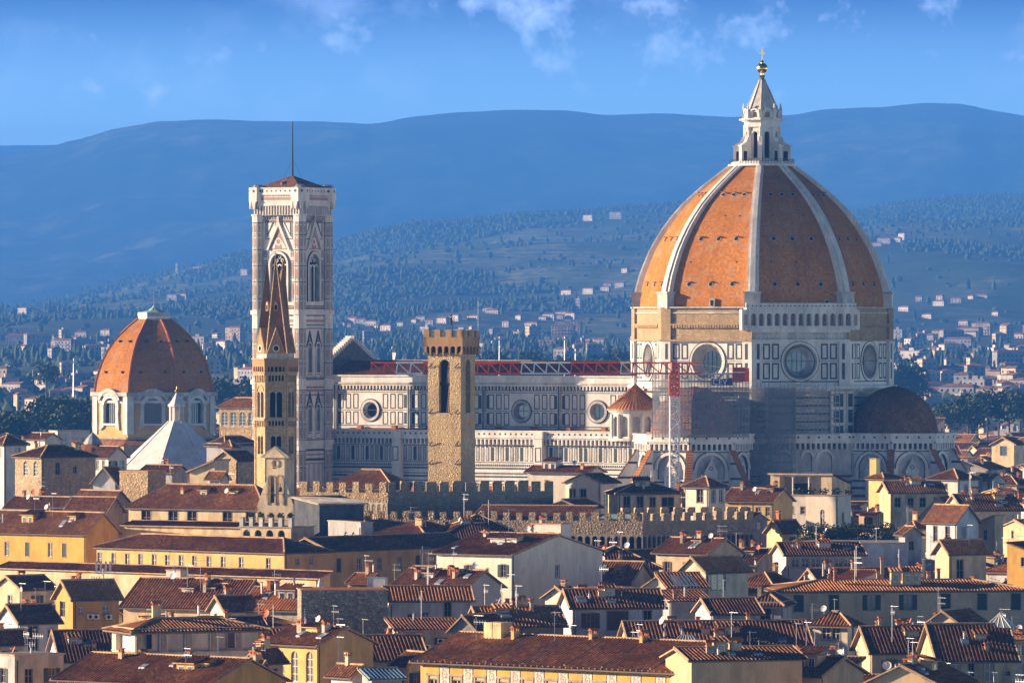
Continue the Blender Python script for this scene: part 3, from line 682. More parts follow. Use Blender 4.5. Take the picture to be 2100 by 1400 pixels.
    e_.build('exedra', t)
    e_ = MB(); e_.lathe([(5.8,37.5),(5.8,37.75),(2.9,40.2),(.05,42.9)], 24, 'tile_orange', ex, ey)
    for i in range(48): a = 2*math.pi*i/48; e_.tube((ex+5.75*math.cos(a), ey+5.75*math.sin(a), 37.8), (ex+2.9*math.cos(a), ey+2.9*math.sin(a), 40.25), .1, 'tile_orange', 4); e_.tube((ex+2.9*math.cos(a), ey+2.9*math.sin(a), 40.25), (ex+.1*math.cos(a), ey+.1*math.sin(a), 42.9), .09, 'tile_orange', 4, .03)
    tag(e_.build('cone_roof', t), 'small conical orange tiled roof')
    # ---- nave
    x0, x1 = cu(672, -10.0), -24.0
    zb, zt = 32.5, 44.0
    nv = MB(); nv.frame(0, -10, 0, 0)
    ocu = [cu(p, -10.0) for p in (1226, 1070, 915, 760)]
    zc = cz(1070, 843, -10.0)
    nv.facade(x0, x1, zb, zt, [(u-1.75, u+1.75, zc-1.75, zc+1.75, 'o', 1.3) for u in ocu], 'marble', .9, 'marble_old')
    bay = ocu[0]-ocu[1]
    for u in ocu:
        nv.arcring(u, zc, 1.75, 2.25, .3, 'marble_old', 0, 2*math.pi, 28); nv.arcring(u, zc, 2.25, 2.45, .15, 'green', 0, 2*math.pi, 28)
        for e in (-1, 1):
            for i in range(3):
                a = u+e*(2.95+i*1.82); b_ = a+e*1.3; a, b_ = min(a, b_), max(a, b_)
                if b_ > x1 or a < x0: continue
                nv.ring(a, b_, zc+.35, zc+3.5, .22, 'green'); nv.ring(a, b_, zc-2.95, zc-.25, .22, 'green')
    for i in range(-1, 5):
        u = ocu[0]+bay/2-i*bay
        if not x0 < u < x1: continue
        nv.box(u-.35, u+.35, -.45, 0, zb, zt-1.2, 'marble_old'); nv.box(u-.12, u+.12, -.5, -.45, zb, zt-1.2, 'green')
        for e in (-1, 1):
            a, b_ = min(u+e*.6, u+e*1.3), max(u+e*.6, u+e*1.3)
            nv.flat(a, b_, zc+.5, zc+3.3, 'green'); nv.flat(a, b_, zc-2.8, zc-.4, 'green')
    for q, w in ((zc+3.75, .14), (zc+.0, .12), (zc-3.3, .2), (zc-4.1, .3), (zb+.2, .3)): nv.flat(x0, x1, q, q+w, 'green', .035)
    q = zc+3.95
    i = x0
    while i < x1-.4: nv.add([(i,-.04,q+.35),(i+.22,-.04,q+.12),(i+.44,-.04,q+.35),(i+.22,-.04,q+.58)], 'green'); i += .52
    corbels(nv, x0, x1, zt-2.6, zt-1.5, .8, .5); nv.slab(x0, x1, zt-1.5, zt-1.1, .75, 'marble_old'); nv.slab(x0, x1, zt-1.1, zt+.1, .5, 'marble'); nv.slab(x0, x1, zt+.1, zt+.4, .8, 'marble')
    nv.build('nave_wall', t)
    for u in ocu:
        w = MB(); w.frame(0, -10, 0, 0); w.add([(u+1.3*math.cos(2*math.pi*i/20), .85, zc+1.3*math.sin(2*math.pi*i/20)) for i in range(20)], 'glass')
        w.box(u-.03, u+.03, .76, .82, zc-1.3, zc+1.3, 'iron'); w.box(u-1.3, u+1.3, .76, .82, zc-.03, zc+.03, 'iron'); w.build('round_window', t)
    nr = MB()
    tile_plane(nr, (x0, -10.7, zt+.45), (1,0,0), (0,1,0), .275, x1-x0+3, lambda s: 10.7, 'tile_dark', .6, .12)
    nr.add([(x0,0,zt+3.4),(x1+3,0,zt+3.4),(x1+3,10.7,zt+.45),(x0,10.7,zt+.45)], 'tile_dark'); nr.box(x0, x1+3, -.3, .3, zt+3.3, zt+3.55, 'ridge')
    nr.build('nave_roof', t)
    # front gable seen from behind, with crockets
    g = MB(); gx = x0-1.0
    g.add([(gx,-12,40),(gx,12,40),(gx,12,46.2),(gx,0,52.0),(gx,-12,46.2)], 'marble_old'); g.add([(gx+1.2,12,40),(gx+1.2,-12,40),(gx+1.2,-12,46.2),(gx+1.2,0,52.0),(gx+1.2,12,46.2)], 'shadedstone')  # shade of the inner gable face is put into its dark colour
    for i in range(15):
        y = -12+i*.8; z = 46.2+i*.8*5.8/12; g.box(gx-.1, gx+1.4, y, y+.5, z-.2, z+.95, 'marble'); g.box(gx-.1, gx+1.4, -y-.5, -y, z-.2, z+.95, 'marble')
    g.build('gable_wall', t)
    # ---- aisle with gallery
    ya = -19.5; a0, a1 = cu(672, ya), cu(1300, ya); zt = cz(1100, 897, ya)
    al = MB(); al.frame(0, ya, 0, 0); al.facade(a0, a1, 0, zt, [], 'marble')
    corbels(al, a0, a1, zt-1.5, zt+.1, .95, 1.0); gallery(al, a0, a1, zt+.15, zt+1.25, 1.1, 'marble', int((a1-a0)/1.25))
    u = a0
    while u < a1-1:       # tall narrow panels
        al.flat(u, u+.75, zt-4.9, zt-2.0, 'green', .03); al.flat(u+.12, u+.63, zt-4.75, zt-2.15, 'marble_old', .05) if int(u*7) % 3 else None
        u += 1.15
    for q, w in ((zt-1.85, .18), (zt-5.25, .2), (zt-6.0, .1), (zt-6.6, .35), (zt-7.6, .16), (zt-8.3, .35), (zt-9.1, .2)): al.flat(a0, a1, q, q+w, 'green', .035)
    i = a0
    while i < a1-.4: al.add([(i,-.04,zt-5.75),(i+.2,-.04,zt-5.95),(i+.4,-.04,zt-5.75),(i+.2,-.04,zt-5.5)], 'green'); i += .5
    u = a0
    while u < a1-1.2: al.ring(u, u+1.15, zt-14, zt-9.6, .16, 'green'); al.flat(u+.4, u+.75, zt-13.6, zt-10, 'green', .03); u += 1.6
    al.slab(a0, a1, zt-5.1, zt-4.95, .2, 'marble'); al.slab(a0, a1, zt-7.3, zt-7.0, .25, 'marble')
    for p in (1112, 820): b_ = cu(p, ya); al.box(b_-.9, b_+.9, -1.8, 0, 0, zt-.2, 'marble'); al.ring(b_-.7, b_+.7, zt-5, zt-2, .2, 'green', 1.83); al.slab(b_-1.1, b_+1.1, zt-.2, zt+1.3, 2.0, 'marble')
    for p in (800, 930): # gabled portal tops
        b_ = cu(p, ya); al.prismy([(b_-2, zt-14), (b_+2, zt-14), (b_, zt-7.5)], -.6, -.1, 'marble'); al.prismy([(b_-1.2, zt-13.6), (b_+1.2, zt-13.6), (b_, zt-9.5)], -.66, -.6, 'green')
    al.frame(); al.add([(a0,ya,zt),(a1,ya,zt),(a1,-10,zt+1.6),(a0,-10,zt+1.6)], 'tile')
    for i in range(9): u = a0+3+i*(a1-a0-6)/8; al.box(u-.5, u+.5, -11.6, -10.4, zt+1.2, zt+2.0, 'terracotta')
    al.build('aisle_wall', t)
    return t

def tile_plane(mb, O, sd, td, pitch, width, tf, mat, per=.43, h=.14, smax=None):
    """corrugated tile slope: O eave start, sd along the eave, td horizontal inward unit, tf(s) = horizontal run there"""
    n = max(2, int(round(width/per))); per = width/n
    prof = ((0, 0), (.30, 0), (.42, .8), (.62, 1), (.82, .8), (.94, 0))
    def P(s, t, dz): return (O[0]+sd[0]*s+td[0]*t, O[1]+sd[1]*s+td[1]*t, O[2]+pitch*t+dz)
    k = math.sqrt(1+pitch*pitch); pts = []
    for i in range(n):
        for fx, fh in prof: pts.append((min(width, (i+fx)*per), fh*h))
    pts.append((width, 0)); prev = None
    for (s0, h0), (s1, h1) in zip(pts, pts[1:]):
        if s1-s0 < 1e-6: continue
        t0, t1 = tf(s0), tf(s1)
        if t0 <= .01 and t1 <= .01: continue
        ww = (s0+s1)/2
        ns = max(1, int(max(t0, t1)/2.2)); sg = lambda s_, t_: .09*noise.noise(Vector((s_*.3+O[0]*.7, t_*.45, O[2]*3)))
        for j in range(ns):
            a0, a1, b0, b1 = t0*j/ns, t1*j/ns, t0*(j+1)/ns, t1*(j+1)/ns
            mb.add([P(s0,a0,h0+sg(s0,a0)), P(s1,a1,h1+sg(s1,a1)), P(s1,b1,h1+sg(s1,b1)), P(s0,b0,h0+sg(s0,b0))], mat, [(s0,a0*k),(s1,a1*k),(s1,b1*k),(s0,b0*k)])
cathedral_root = None
cathedral_root = cathedral()
# ---------------------------------------------------------------- bell tower
def campanile():
    X, Y = xof(600, 1372), 1372.0; a = R_(31)
    t = thing('bell_tower', 'tall square marble bell tower with pink and green inlay left of the dome', 'bell tower', (X, Y, 0), -a)
    Yf = 1364.0; z = lambda py: zof(py, Yf)
    h = 6.0
    b = MB(); gl = []
    faces = [(0,-h,0,True),(h,0,math.pi/2,True),(0,h,math.pi,False),(-h,0,-math.pi/2,False)]
    zt = z(440)
    for fx, fy, an, vis in faces:
        b.frame(fx, fy, 0, an); u0, u1 = -h, h
        if not vis: b.facade(u0, u1, 0, zt, [], 'marble'); continue
        holes = [(-2.35, 2.35, z(618), z(520), 'a')]
        for (s_, a_) in ((764, 703), (885, 829)):
            for e in (-1, 1): holes.append((e*1.85-.95, e*1.85+.95, z(s_), z(a_), 'a'))
        b.facade(u0, u1, 0, zt, holes, 'marble', .9, 'marble_old', 'dark')
        # upper window: frame, gable, tracery columns
        zs, za = z(618), z(520)
        b.arcring(0, za-2.35, 2.35, 2.85, .35, 'marble', n=12); b.arcring(0, za-2.35, 2.85, 3.0, .3, 'green', n=12)
        for e in (-1, 1): b.box(*sorted((e*2.35, e*2.85)), -.35, 0, zs, za-2.35, 'marble'); b.box(*sorted((e*2.85, e*3.0)), -.3, 0, zs, za-2.35, 'green')
        for u in (-.8, .8): b.box(u-.13, u+.13, .25, .6, zs, za-2.3, 'marble')
        for u in (-1.58, 0, 1.58): b.arcring(u, za-2.9, .52, .78, -.25, 'marble', n=8, y1=.5)
        for (u, q, r) in ((-.75, -1.35, .42), (.75, -1.35, .42), (0, -.65, .4)): b.arcring(u, za+q, r*.6, r, -.25, 'marble', 0, 2*math.pi, 8, y1=.5)
        ga = z(450); gb = z(512)
        b.prismy([(-3.3, gb), (-2.8, gb), (0, ga-1.3), (2.8, gb), (3.3, gb), (0, ga)], -.45, 0, 'marble')
        b.prismy([(-2.7, gb+.1), (2.7, gb+.1), (0, ga-1.6)], -.08, 0, 'rose'); b.arcring(0, gb+1.7, .55, .85, .15, 'marble', 0, 2*math.pi, 10); b.prismy([(-2.2,gb+.3),(-1.1,gb+.3),(-.4,gb+2.6)], -.12, -.08, 'marble'); b.prismy([(1.1,gb+.3),(2.2,gb+.3),(.4,gb+2.6)], -.12, -.08, 'marble')
        b.box(-.2, .2, -.5, -.1, ga-.4, ga+.7, 'marble')
        for e in (-1, 1):      # triangular inlays beside the gable
            x = sorted((e*.9, e*3.9)); b.ring(x[0], x[1], gb+2.2, z(452), .16, 'green', .03)
            b.prismy([(e*3.5, ga-.4), (e*1.2, ga-.4), (e*3.5, gb+2.6)][::e], -.06, 0, 'green'); b.prismy([(e*3.2, ga-.65), (e*1.9, ga-.65), (e*3.2, gb+3.4)][::e], -.09, -.06, 'marble')
            for q0, q1 in ((618, 575), (572, 532), (528, 512)): b.ring(*sorted((e*3.35, e*4.25)), z(q0)+.15, z(q1)-.15, .15, 'green'); b.flat(*sorted((e*3.6, e*4.0)), z(q0)+.5, z(q1)-.5, 'rose', .03)
        # paired windows
        for (s_, a_) in ((764, 703), (885, 829)):
            zs, za = z(s_), z(a_)
            for e in (-1, 1):
                u = e*1.85
                b.arcring(u, za-.95, .95, 1.2, .2, 'marble', n=10); b.arcring(u, za-.95, 1.2, 1.32, .22, 'green', n=10)
                for w in (-1, 1): b.box(*sorted((u+w*.95, u+w*1.2)), -.2, 0, zs, za-.95, 'marble')
                b.box(u-.09, u+.09, .2, .45, zs, za-.6, 'marble'); b.arcring(u-.48, za-1.15, .3, .42, -.2, 'marble', n=6, y1=.45); b.arcring(u+.48, za-1.15, .3, .42, -.2, 'marble', n=6, y1=.45)
                b.prismy([(u-1.35, za-.6), (u-1.1, za-.6), (u, za+1.9), (u+1.1, za-.6), (u+1.35, za-.6), (u, za+2.6)], -.25, 0, 'green'); b.arcring(u, za+.75, .28, .42, .12, 'green', 0, 2*math.pi, 8)
                b.ring(u-1.1, u+1.1, zs-1.5, zs-.3, .15, 'green')
            b.ring(-3.75, 3.75, zs-1.9, za+3.1, .2, 'green', .035); b.ring(-4.35, 4.35, zs-2.3, za+3.5, .14, 'rose', .03)
        # bands
        for py, w, mt in ((444,.3,'green'),(452,.35,'rose'),(455.5,.15,'green'),(628,.2,'green'),(634,.5,'rose'),(641,.2,'green'),(648,.25,'green'),(660,.5,'rose'),(667,.2,'green'),(779,.2,'green'),(795,.2,'green'),(803,.5,'rose'),(811,.2,'green'),(903,.2,'green'),(925,.4,'green'),(934,.3,'rose'),(945,.5,'green')):
            b.flat(u0, u1, z(py), z(py)+w, mt, .042)
        for py, w, d in ((645, .9, .45), (788, .9, .4), (912, .9, .4), (672, .3, .2), (442, .35, .3)): b.slab(u0-.2, u1+.2, z(py), z(py)+w, d, 'marble')
        for (p0, p1) in ((645, 634), (788, 777)):
            i = -4.2
            while i < 4.2: b.ring(i, i+.6, z(p0)+1.0, z(p1), .1, 'green', .3) if False else b.add([(i,-.06,z(p0)+1.35),(i+.25,-.06,z(p0)+1.1),(i+.5,-.06,z(p0)+1.35),(i+.25,-.06,z(p0)+1.6)], 'green'); i += .62
        for i in range(4): u = -4+i*2.1; b.ring(u, u+1.7, z(1000), z(950), .16, 'green')
        for i in range(13): u = -4.2+i*.7; b.flat(u+.1, u+.5, z(449), z(446)+.1, 'green', .05)
        # gallery
        corbels(b, u0-.3, u1+.3, z(441), z(413), .78, 1.15); b.flat(u0-1, u1+1, z(410), z(404), 'rose', 1.28)
        b.slab(u0-1.1, u1+1.1, z(413), z(397), 1.25, 'marble'); i = -6.6
        while i < 6.4: b.flat(i, i+.25, z(402.5), z(400), 'green', 1.28); i += .45
        gallery(b, u0-1.1, u1+1.1, z(396), z(386), 1.3, 'marble', 11, .3)
    # corner buttresses
    for sx, sy in ((-1,-1),(1,-1),(1,1),(-1,1)):
        cx, cy = sx*(h-.1), sy*(h-.1); b.frame(); r = 1.5
        b.prismz([(cx+r*math.cos(math.pi/8+k*math.pi/4), cy+r*math.sin(math.pi/8+k*math.pi/4)) for k in range(8)], 0, zt, 'marble')
        rr = 2.3; b.prismz([(cx+rr*math.cos(math.pi/8+k*math.pi/4), cy+rr*math.sin(math.pi/8+k*math.pi/4)) for k in range(8)], z(413), z(384), 'marble')
        for py, w, q in ((645,.9,.4),(788,.9,.4),(912,.9,.4),(442,.35,.25)): b.prismz([(cx+(r+q)*math.cos(math.pi/8+k*math.pi/4), cy+(r+q)*math.sin(math.pi/8+k*math.pi/4)) for k in range(8)], z(py), z(py)+w, 'marble')
        for k in range(8):
            phi = k*math.pi/4; b.frame(cx+r*math.cos(math.pi/8)*math.cos(phi), cy+r*math.cos(math.pi/8)*math.sin(phi), 0, phi+math.pi/2)
            w = .45; P = [442+14, 482, 512, 545, 578, 612, 640, 675, 710, 745, 778, 800, 835, 870, 905, 925, 960, 995]
            for p0, p1 in zip(P, P[1:]):
                if p0 in (640, 778, 905): continue
                b.ring(-w, w, z(p1)+.25, z(p0)-.25, .11, 'green'); b.flat(-w+.24, w-.24, z(p1)+.6, z(p0)-.6, 'rose', .03); b.flat(-w-.1, w+.1, z(p0)-.1, z(p0)+.1, 'green', .05)
            b.prismy([(-.2, z(428)), (.2, z(428)), (.55, z(413)), (-.55, z(413))], -.7, 0, 'marble')
            b.add([(.3*math.cos(q*math.pi/3), -.8, z(391)+.3*math.sin(q*math.pi/3)) for q in range(6)], 'green')
    b.frame(); b.box(-h-1, h+1, -h-1, h+1, z(396), z(394), 'marble_old')
    b.build('tower_wall', t)
    r = MB(); zr = z(386); hh = 6.7
    for k, (p, q) in enumerate((((-hh,-hh),(hh,-hh)),((hh,-hh),(hh,hh)),((hh,hh),(-hh,hh)),((-hh,hh),(-hh,-hh)))):
        r.add([(p[0],p[1],zr),(q[0],q[1],zr),(0,0,z(366)+.8)], 'tile_dark', [(0,0),(13,0),(6.5,7)])
    r.box(-.7, .7, -.7, .7, z(374), z(361), 'terracotta'); r.tube((0,-.7,z(368)), (0,-5,z(383)+.7), .25, 'ridge')
    for sx, sy in ((-1,-1),(1,-1),(1,1),(-1,1)): r.cyl(sx*h, sy*h, z(386), z(378), 1.8, 'lead', 8, .9)
    r.build('roof', t)
    m = MB(); m.tube((0,0,z(362)), (0,0,z(247)), .26, 'iron', 6, .1)
    for dx, dy in ((3.5,0),(-3.5,0)): m.tube((0,0,z(325)), (dx,dy,z(377)), .03, 'iron', 3)
    m.build('flagpole', t)
    f = MB()
    for fx, fy, an, vis in faces[:2]:
        f.frame(fx, fy, 0, an)
        for i in range(29): u = -7.2+i*14.4/28; f.box(u-.02, u+.02, -1.1, -1.06, z(386), z(377), 'iron')
        f.box(-7.2, 7.2, -1.1, -1.06, z(377.5), z(377), 'iron'); f.box(-7.2, 7.2, -1.1, -1.06, z(382), z(381.6), 'iron')
    f.build('railing', t); t.scale = (.87, .87, 1)
campanile()
# ---------------------------------------------------------------- fortress tower and battlements
_jr = random.Random(21)
def J(a): return _jr.uniform(-a, a)
def merlons(mb, u0, u1, z, step, w, h, th, mat):
    n = int((u1-u0)/step)
    for i in range(n+1):
        u = u0+i*step
        if u+w > u1+.01: break
        mb.box(u, u+w, 0, th, z, z+h, mat)
def fort_tower():
    Y = 1070.0; X = xof(945, Y); a = R_(23); z = lambda py: zof(py, Y)
    t = thing('fortress_tower', 'square rubble stone tower with battlements and a tall arched opening', 'tower', (X, Y, 0), -a)
    w = 6.35; b = MB()
    for fr, flip in (((0,0,0,0), 0), ((0,0,0,math.pi/2), 1)):
        b.frame(*fr); u0, u1 = (-w, 0) if not flip else (0, w)
        c = (u0+u1)/2
        b.facade(u0, u1, 0, z(722), [(c-1.05, c+1.05, z(847), z(737), 'a')], 'towerstone', 1.0, 'towerstone', 'dark')
        # crown
        n = 6 if not flip else 5
        e0, e1 = u0-.55, u1+.55
        b.facade(e0, e1, z(722), z(676)-.1, [(e0+.45+i*(e1-e0-.9+.1)/n+.12, e0+.45+(i+1)*(e1-e0-.9+.1)/n-.12, z(722)+.05, z(709), 'a') for i in range(n)], 'redbrick', .01, 'redbrick') if False else None
        b.frame(fr[0]+(0 if not flip else .6), fr[1]+(-.6 if not flip else 0), 0, fr[3])
        st = (e1-e0)/n; hs = [(e0+i*st+.17, e0+(i+1)*st-.17, z(723), z(709.5), 'a') for i in range(n)]
        b.facade(e0-.05, e1+.05, z(723), z(691), hs, 'redbrick', .55, 'redbrick', 'dark')
        m0 = 4 if not flip else 3; sp = (e1-e0+.1)/(2*m0-1)
        for i in range(m0): u = e0-.05+i*2*sp; b.box(u, u+sp, 0, .5, z(691), z(675.5), 'redbrick')
        for i in range(n+1): u = e0+i*st; b.prismy([(u-.14, z(727)), (u+.14, z(727)), (u+.17, z(722)), (u-.17, z(722))], 0, .6, 'redbrick')
        # dark putlog poles
        b.frame(*fr)
        if not flip:
            for py in (752, 846, 912, 950):
                for u in ((u0+.25, u0+1.1), (u1-1.1, u1-.25)): b.tube((u[0], -.1, z(py)-.15), (u[1], -.5, z(py)+.55), .1, 'iron', 4)
            b.slab(c-1.2, c+1.2, z(849), z(847), .15, 'marble_old'); b.slab(u0, u1, z(908)-.06, z(908)+.06, .04, 'towerstone')
            b.box(c-1.04, c+1.04, .4, .6, z(788)-.15, z(788)+.3, 'dark'); b.tube((c+.2,.55,z(846)), (c+.75,.55,z(790)), .07, 'plank'); b.tube((c+.6,.55,z(846)), (c+1.0,.55,z(790)), .07, 'plank')
            b.tube((c+.25,.55,z(786)), (c+.6,.55,z(742)), .07, 'plank'); b.tube((c+.65,.55,z(786)), (c+.9,.55,z(742)), .07, 'plank')
            for i in range(10):
                q = i/9.5; zz = z(843)+(z(792)-z(843))*q; b.box(c+.2+.5*q, c+.62+.38*q, .5, .6, zz, zz+.1, 'plank')
                zz = z(784)+(z(745)-z(784))*q; b.box(c+.27+.3*q, c+.67+.22*q, .5, .6, zz, zz+.1, 'plank')
        else: b.slab(c-1.2, c+1.2, z(849), z(847), .15, 'marble_old')
    b.frame(); b.box(-w-.6, .6, w, w+.6, z(723), z(691), 'redbrick'); b.box(-w-.6, -w, -.6, w, z(723), z(691), 'redbrick')
    b.add([(-w,0,0),(-w,0,z(722)),(-w,w,z(722)),(-w,w,0)], 'towerstone'); b.add([(-w,w,0),(-w,w,z(722)),(0,w,z(722)),(0,w,0)], 'towerstone')
    b.box(-w-.5, .5, -.5, w+.5, z(694), z(691)-.05, 'redbrick')
    for i in range(3): b.box(-w-.6, -w-.1, .8+i*2.2, 1.7+i*2.2, z(691), z(676), 'redbrick'); b.box(-w+.4+i*2.2, -w+1.3+i*2.2, w+.1, w+.6, z(691), z(676), 'redbrick')
    b.build('tower_wall', t)
    g = MB(); g.box(-w+.2, -.1, -.25, -.2, z(691), z(677), 'copper'); g.box(.2, .25, .3, w-.3, z(691), z(677), 'copper'); g.build('glass_screen', t)
    v = MB(); px = -3.0
    v.tube((px, 3, z(691)), (px, 3, z(640)), .06, 'iron'); 
    # rampant beast weather vane: body, legs, head, tail
    q = z(655); v.tube((px-.15,3,q-.6), (px-.2,3,q+.3), .22, 'iron', 6, .26); v.sphere((px-.25,3,q+.6), .2, 'iron', 8, 5); v.tube((px-.3,3,q+.65), (px-.55,3,q+.6), .1, 'iron', 5)
    v.tube((px-.2,3,q+.2), (px-.6,3,q+.35), .07, 'iron'); v.tube((px-.2,3,q), (px-.55,3,q-.05), .07, 'iron'); v.tube((px-.15,3,q-.55), (px-.4,3,q-.95), .09, 'iron'); v.tube((px-.1,3,q-.55), (px+.05,3,q-1.1), .09, 'iron')
    v.tube((px,3,q-.5), (px+.35,3,q-.1), .05, 'iron'); v.tube((px+.35,3,q-.1), (px+.2,3,q+.4), .05, 'iron')
    v.build('weather_vane', t)
    v = MB(); v.tube((px+3.2, 3, z(691)), (px+3.2, 3, z(645)), .05, 'iron'); v.build('pole', t); v = MB(); v.tube((px+4.6, 4, z(691)), (px+4.6, 4, z(618)), .04, 'mastgrey'); v.build('pole', t)
fort_tower(); bpy.data.objects['fortress_tower'].scale = (.92, .92, 1)
def wall_arc(mb, u0, u1, z0, z1, n, mat, frmat):
    """blind arcade band: n dark arches with pale rims"""
    st = (u1-u0)/n
    mb.facade(u0, u1, z0, z1, [(u0+i*st+st*.14, u0+(i+1)*st-st*.14, z0+.02, z1-.25, 'a') for i in range(n)], mat, .6, frmat, 'dark')
def fort_upper():
    Y = 1045.0; X = xof(796, Y); a = R_(25); z = lambda py: zof(py, Y)
    t = thing('battlement_wall', 'crenellated stone wall block at the foot of the square tower, one side sunlit', 'fortress', (X, Y, 0), -a)
    L = (796-612)*Y/F/math.cos(a); b = MB()
    b.facade(-L, 0, z(1055), z(1010), [], 'rubble'); b.facade(-L, -5, 0, z(1055), [], 'rubble'); 
    b.facade(-5, 0, z(1055), z(1029)-.3, [], 'rubble') if False else None
    b.frame(-3.95, -.05, 0, 0); wall_arc(b, 0, 3.85, z(1054), z(1030), 4, 'marble_old', 'towerstone'); b.frame(); b.facade(-5, 0, 0, z(1055), [], 'rubble')
    n = 7; st = L/6.7
    for i in range(n): u = -L+i*st; b.box(u+J(.1), min(u+st*.52+J(.12), 0), 0, .8, z(1010), z(989.5)+J(.16), 'rubble')
    b.add([(-L,0.8,z(1010)),(0,0.8,z(1010)),(0,0.8,z(1010)-.5),(-L,.8,z(1010)-.5)], 'rubble')
    W_ = 25/ math.sin(a) ; W_ = (1122-796)*Y/F/math.sin(a)*.93
    # shaded flank runs away to the right, at its own angle
    a2 = R_(90-12) ; b.frame(0, 0, 0, a2-0); 
    W2 = 27.2; b.frame(0, 0, 0, R_(40))
    b.facade(0, W2, 0, z(1008), [], 'rubble_fine')
    n = 13; st = W2/12.6
    for i in range(n): u = i*st; b.box(u+J(.1), min(u+st*.64+J(.14), W2), 0, .9, z(1008), z(988)+J(.18), 'rubble_fine')
    c, s_ = math.cos(R_(40)), math.sin(R_(40)); b.frame()
    b.add([(W2*c, W2*s_, 0), (W2*c-14, W2*s_+16, 0), (W2*c-14, W2*s_+16, z(1008)), (W2*c, W2*s_, z(1008))], 'rubble_fine')
    b.add([(0,.2,z(1010)-.4),(W2*c,W2*s_+.2,z(1010)-.4),(W2*c-14,W2*s_+16,z(1010)-.4),(-L,22,z(1010)-.4),(-L,.2,z(1010)-.4)], 'tile_dark')
    for i in range(7):      # little lit roofs and clutter behind the battlements
        u = 3+i*3.2; x, y = u*c, u*s_; b.box(x-1, x+.4, y+3, y+4, z(1008), z(997), 'cream') if i % 2 else b.box(x-.6, x+.6, y+3, y+4, z(1008), z(999), 'terracotta')
    b.build('wall', t)
    r = MB(); r.frame(-L+2.5, 5, 0, 0); house_hip(r, 11.5, 8, z(1003), 2.8, 'tile', 'cream'); r.build('roof', t)
def house_hip(r, w, d, z, h, mat, wall=None, oh=.6):
    """hipped roof over the rectangle 0..w, 0..d"""
    hd = d/2+oh; p = h/hd
    W2 = w+2*oh
    tf = lambda s: max(0, min(hd, s, W2-s))
    tile_plane(r, (-oh, -oh, z), (1,0,0), (0,1,0), p, W2, tf, mat)
    tile_plane(r, (w+oh, d+oh, z), (-1,0,0), (0,-1,0), p, W2, tf, mat)
    D2 = d+2*oh; tg = lambda s: max(0, min(s, D2-s, W2/2))
    tile_plane(r, (w+oh, -oh, z), (0,1,0), (-1,0,0), p, D2, tg, mat)
    tile_plane(r, (-oh, d+oh, z), (0,-1,0), (1,0,0), p, D2, tg, mat)
    r.box(-oh+.05, w+oh-.05, -oh+.05, d+oh-.05, z-.22, z-.02, 'soffit')
    e = min(hd, W2/2); zt = z+p*e
    cs = [(-oh,-oh),(w+oh,-oh),(w+oh,d+oh),(-oh,d+oh)]; A = (-oh+e, -oh+e, zt); B = (w+oh-e, d+oh-e, zt)
    if w >= d: E = [A, (w+oh-e,-oh+e,zt), B, (-oh+e, d+oh-e, zt)]
    else: E = [A, A, B, B]
    for cnr, en in zip(cs, E): r.tube((cnr[0],cnr[1],z+.1), (en[0],en[1],zt+.1), .16, 'ridge', 5)
    r.tube((A[0],A[1],zt+.1), (B[0],B[1],zt+.1), .17, 'ridge', 5)
fort_upper()
def fort_lower():
    Y = 1018.0; X = xof(1318, Y); z = lambda py: zof(py, Y)
    t = thing('battlement_wall', 'long low crenellated stone wall with a band of small dark arches under the tower', 'fortress', (X, Y, 0), 0)
    b = MB(); aL, aR = R_(14), R_(32)
    L = (1318-745)*Y/F/math.cos(aL)
    b.frame(0, 0, 0, -aL)
    b.facade(-L, 0, z(1096), z(1068), [], 'rubble_fine'); b.facade(-L, 0, 0, z(1125), [], 'rubble_fine')
    b.frame(0, 0, 0, -aL); wall_arc(b, -L, 0, z(1125), z(1096), 38, 'weathered', 'towerstone')
    n = 22; st = (L-1)/21.5; 
    for i in range(n): u = -L+i*st; b.box(u+J(.1), min(u+st*.5+J(.12), 0), 0, .7, z(1068), z(1051)+J(.15), 'rubble')
    b.frame(0, 0, 0, aR); W2 = (1552-1318)*Y/F/math.cos(aR)*1.0
    b.facade(0, W2, z(1096), z(1068), [], 'rubble_fine'); b.facade(0, W2, 0, z(1125), [], 'rubble_fine'); wall_arc(b, 0, W2, z(1125), z(1096), 24, 'weathered', 'towerstone')
    n = 11; st = W2/10.6
    for i in range(n): u = i*st; b.box(u+J(.1), min(u+st*.58+J(.12), W2), 0, .8, z(1068), z(1051)+J(.15), 'rubble_fine')
    # far side merlons seen over the near ones
    b.frame(-3, 9, 0, aR*.6)
    for i in range(10): b.box(i*2.2, i*2.2+1.2, 0, .8, z(1062), z(1044), 'rubble')
    b.build('wall', t)
    r = MB(); r.frame(0, 0, 0, -aL); tile_plane(r, (-L*.62, .8, z(1062)), (1,0,0), (0,1,0), .22, L*.42, lambda s: 7.0, 'tile'); r.tube((-L*.62, 7.8, z(1062)+1.6), (-L*.2, 7.8, z(1062)+1.6), .18, 'ridge', 5); r.build('roof', t)
    g = MB(); g.frame(0, 0, 0, -aL); g.add([(-8.5,1.5,z(1064)),(-1.6,1.5,z(1064)),(-2.2,5,z(1056)),(-8.0,5,z(1056))], 'copper'); g.box(-8.7,-1.4,1.3,1.5,z(1066),z(1063),'copper'); g.build('skylight', t)
fort_lower()
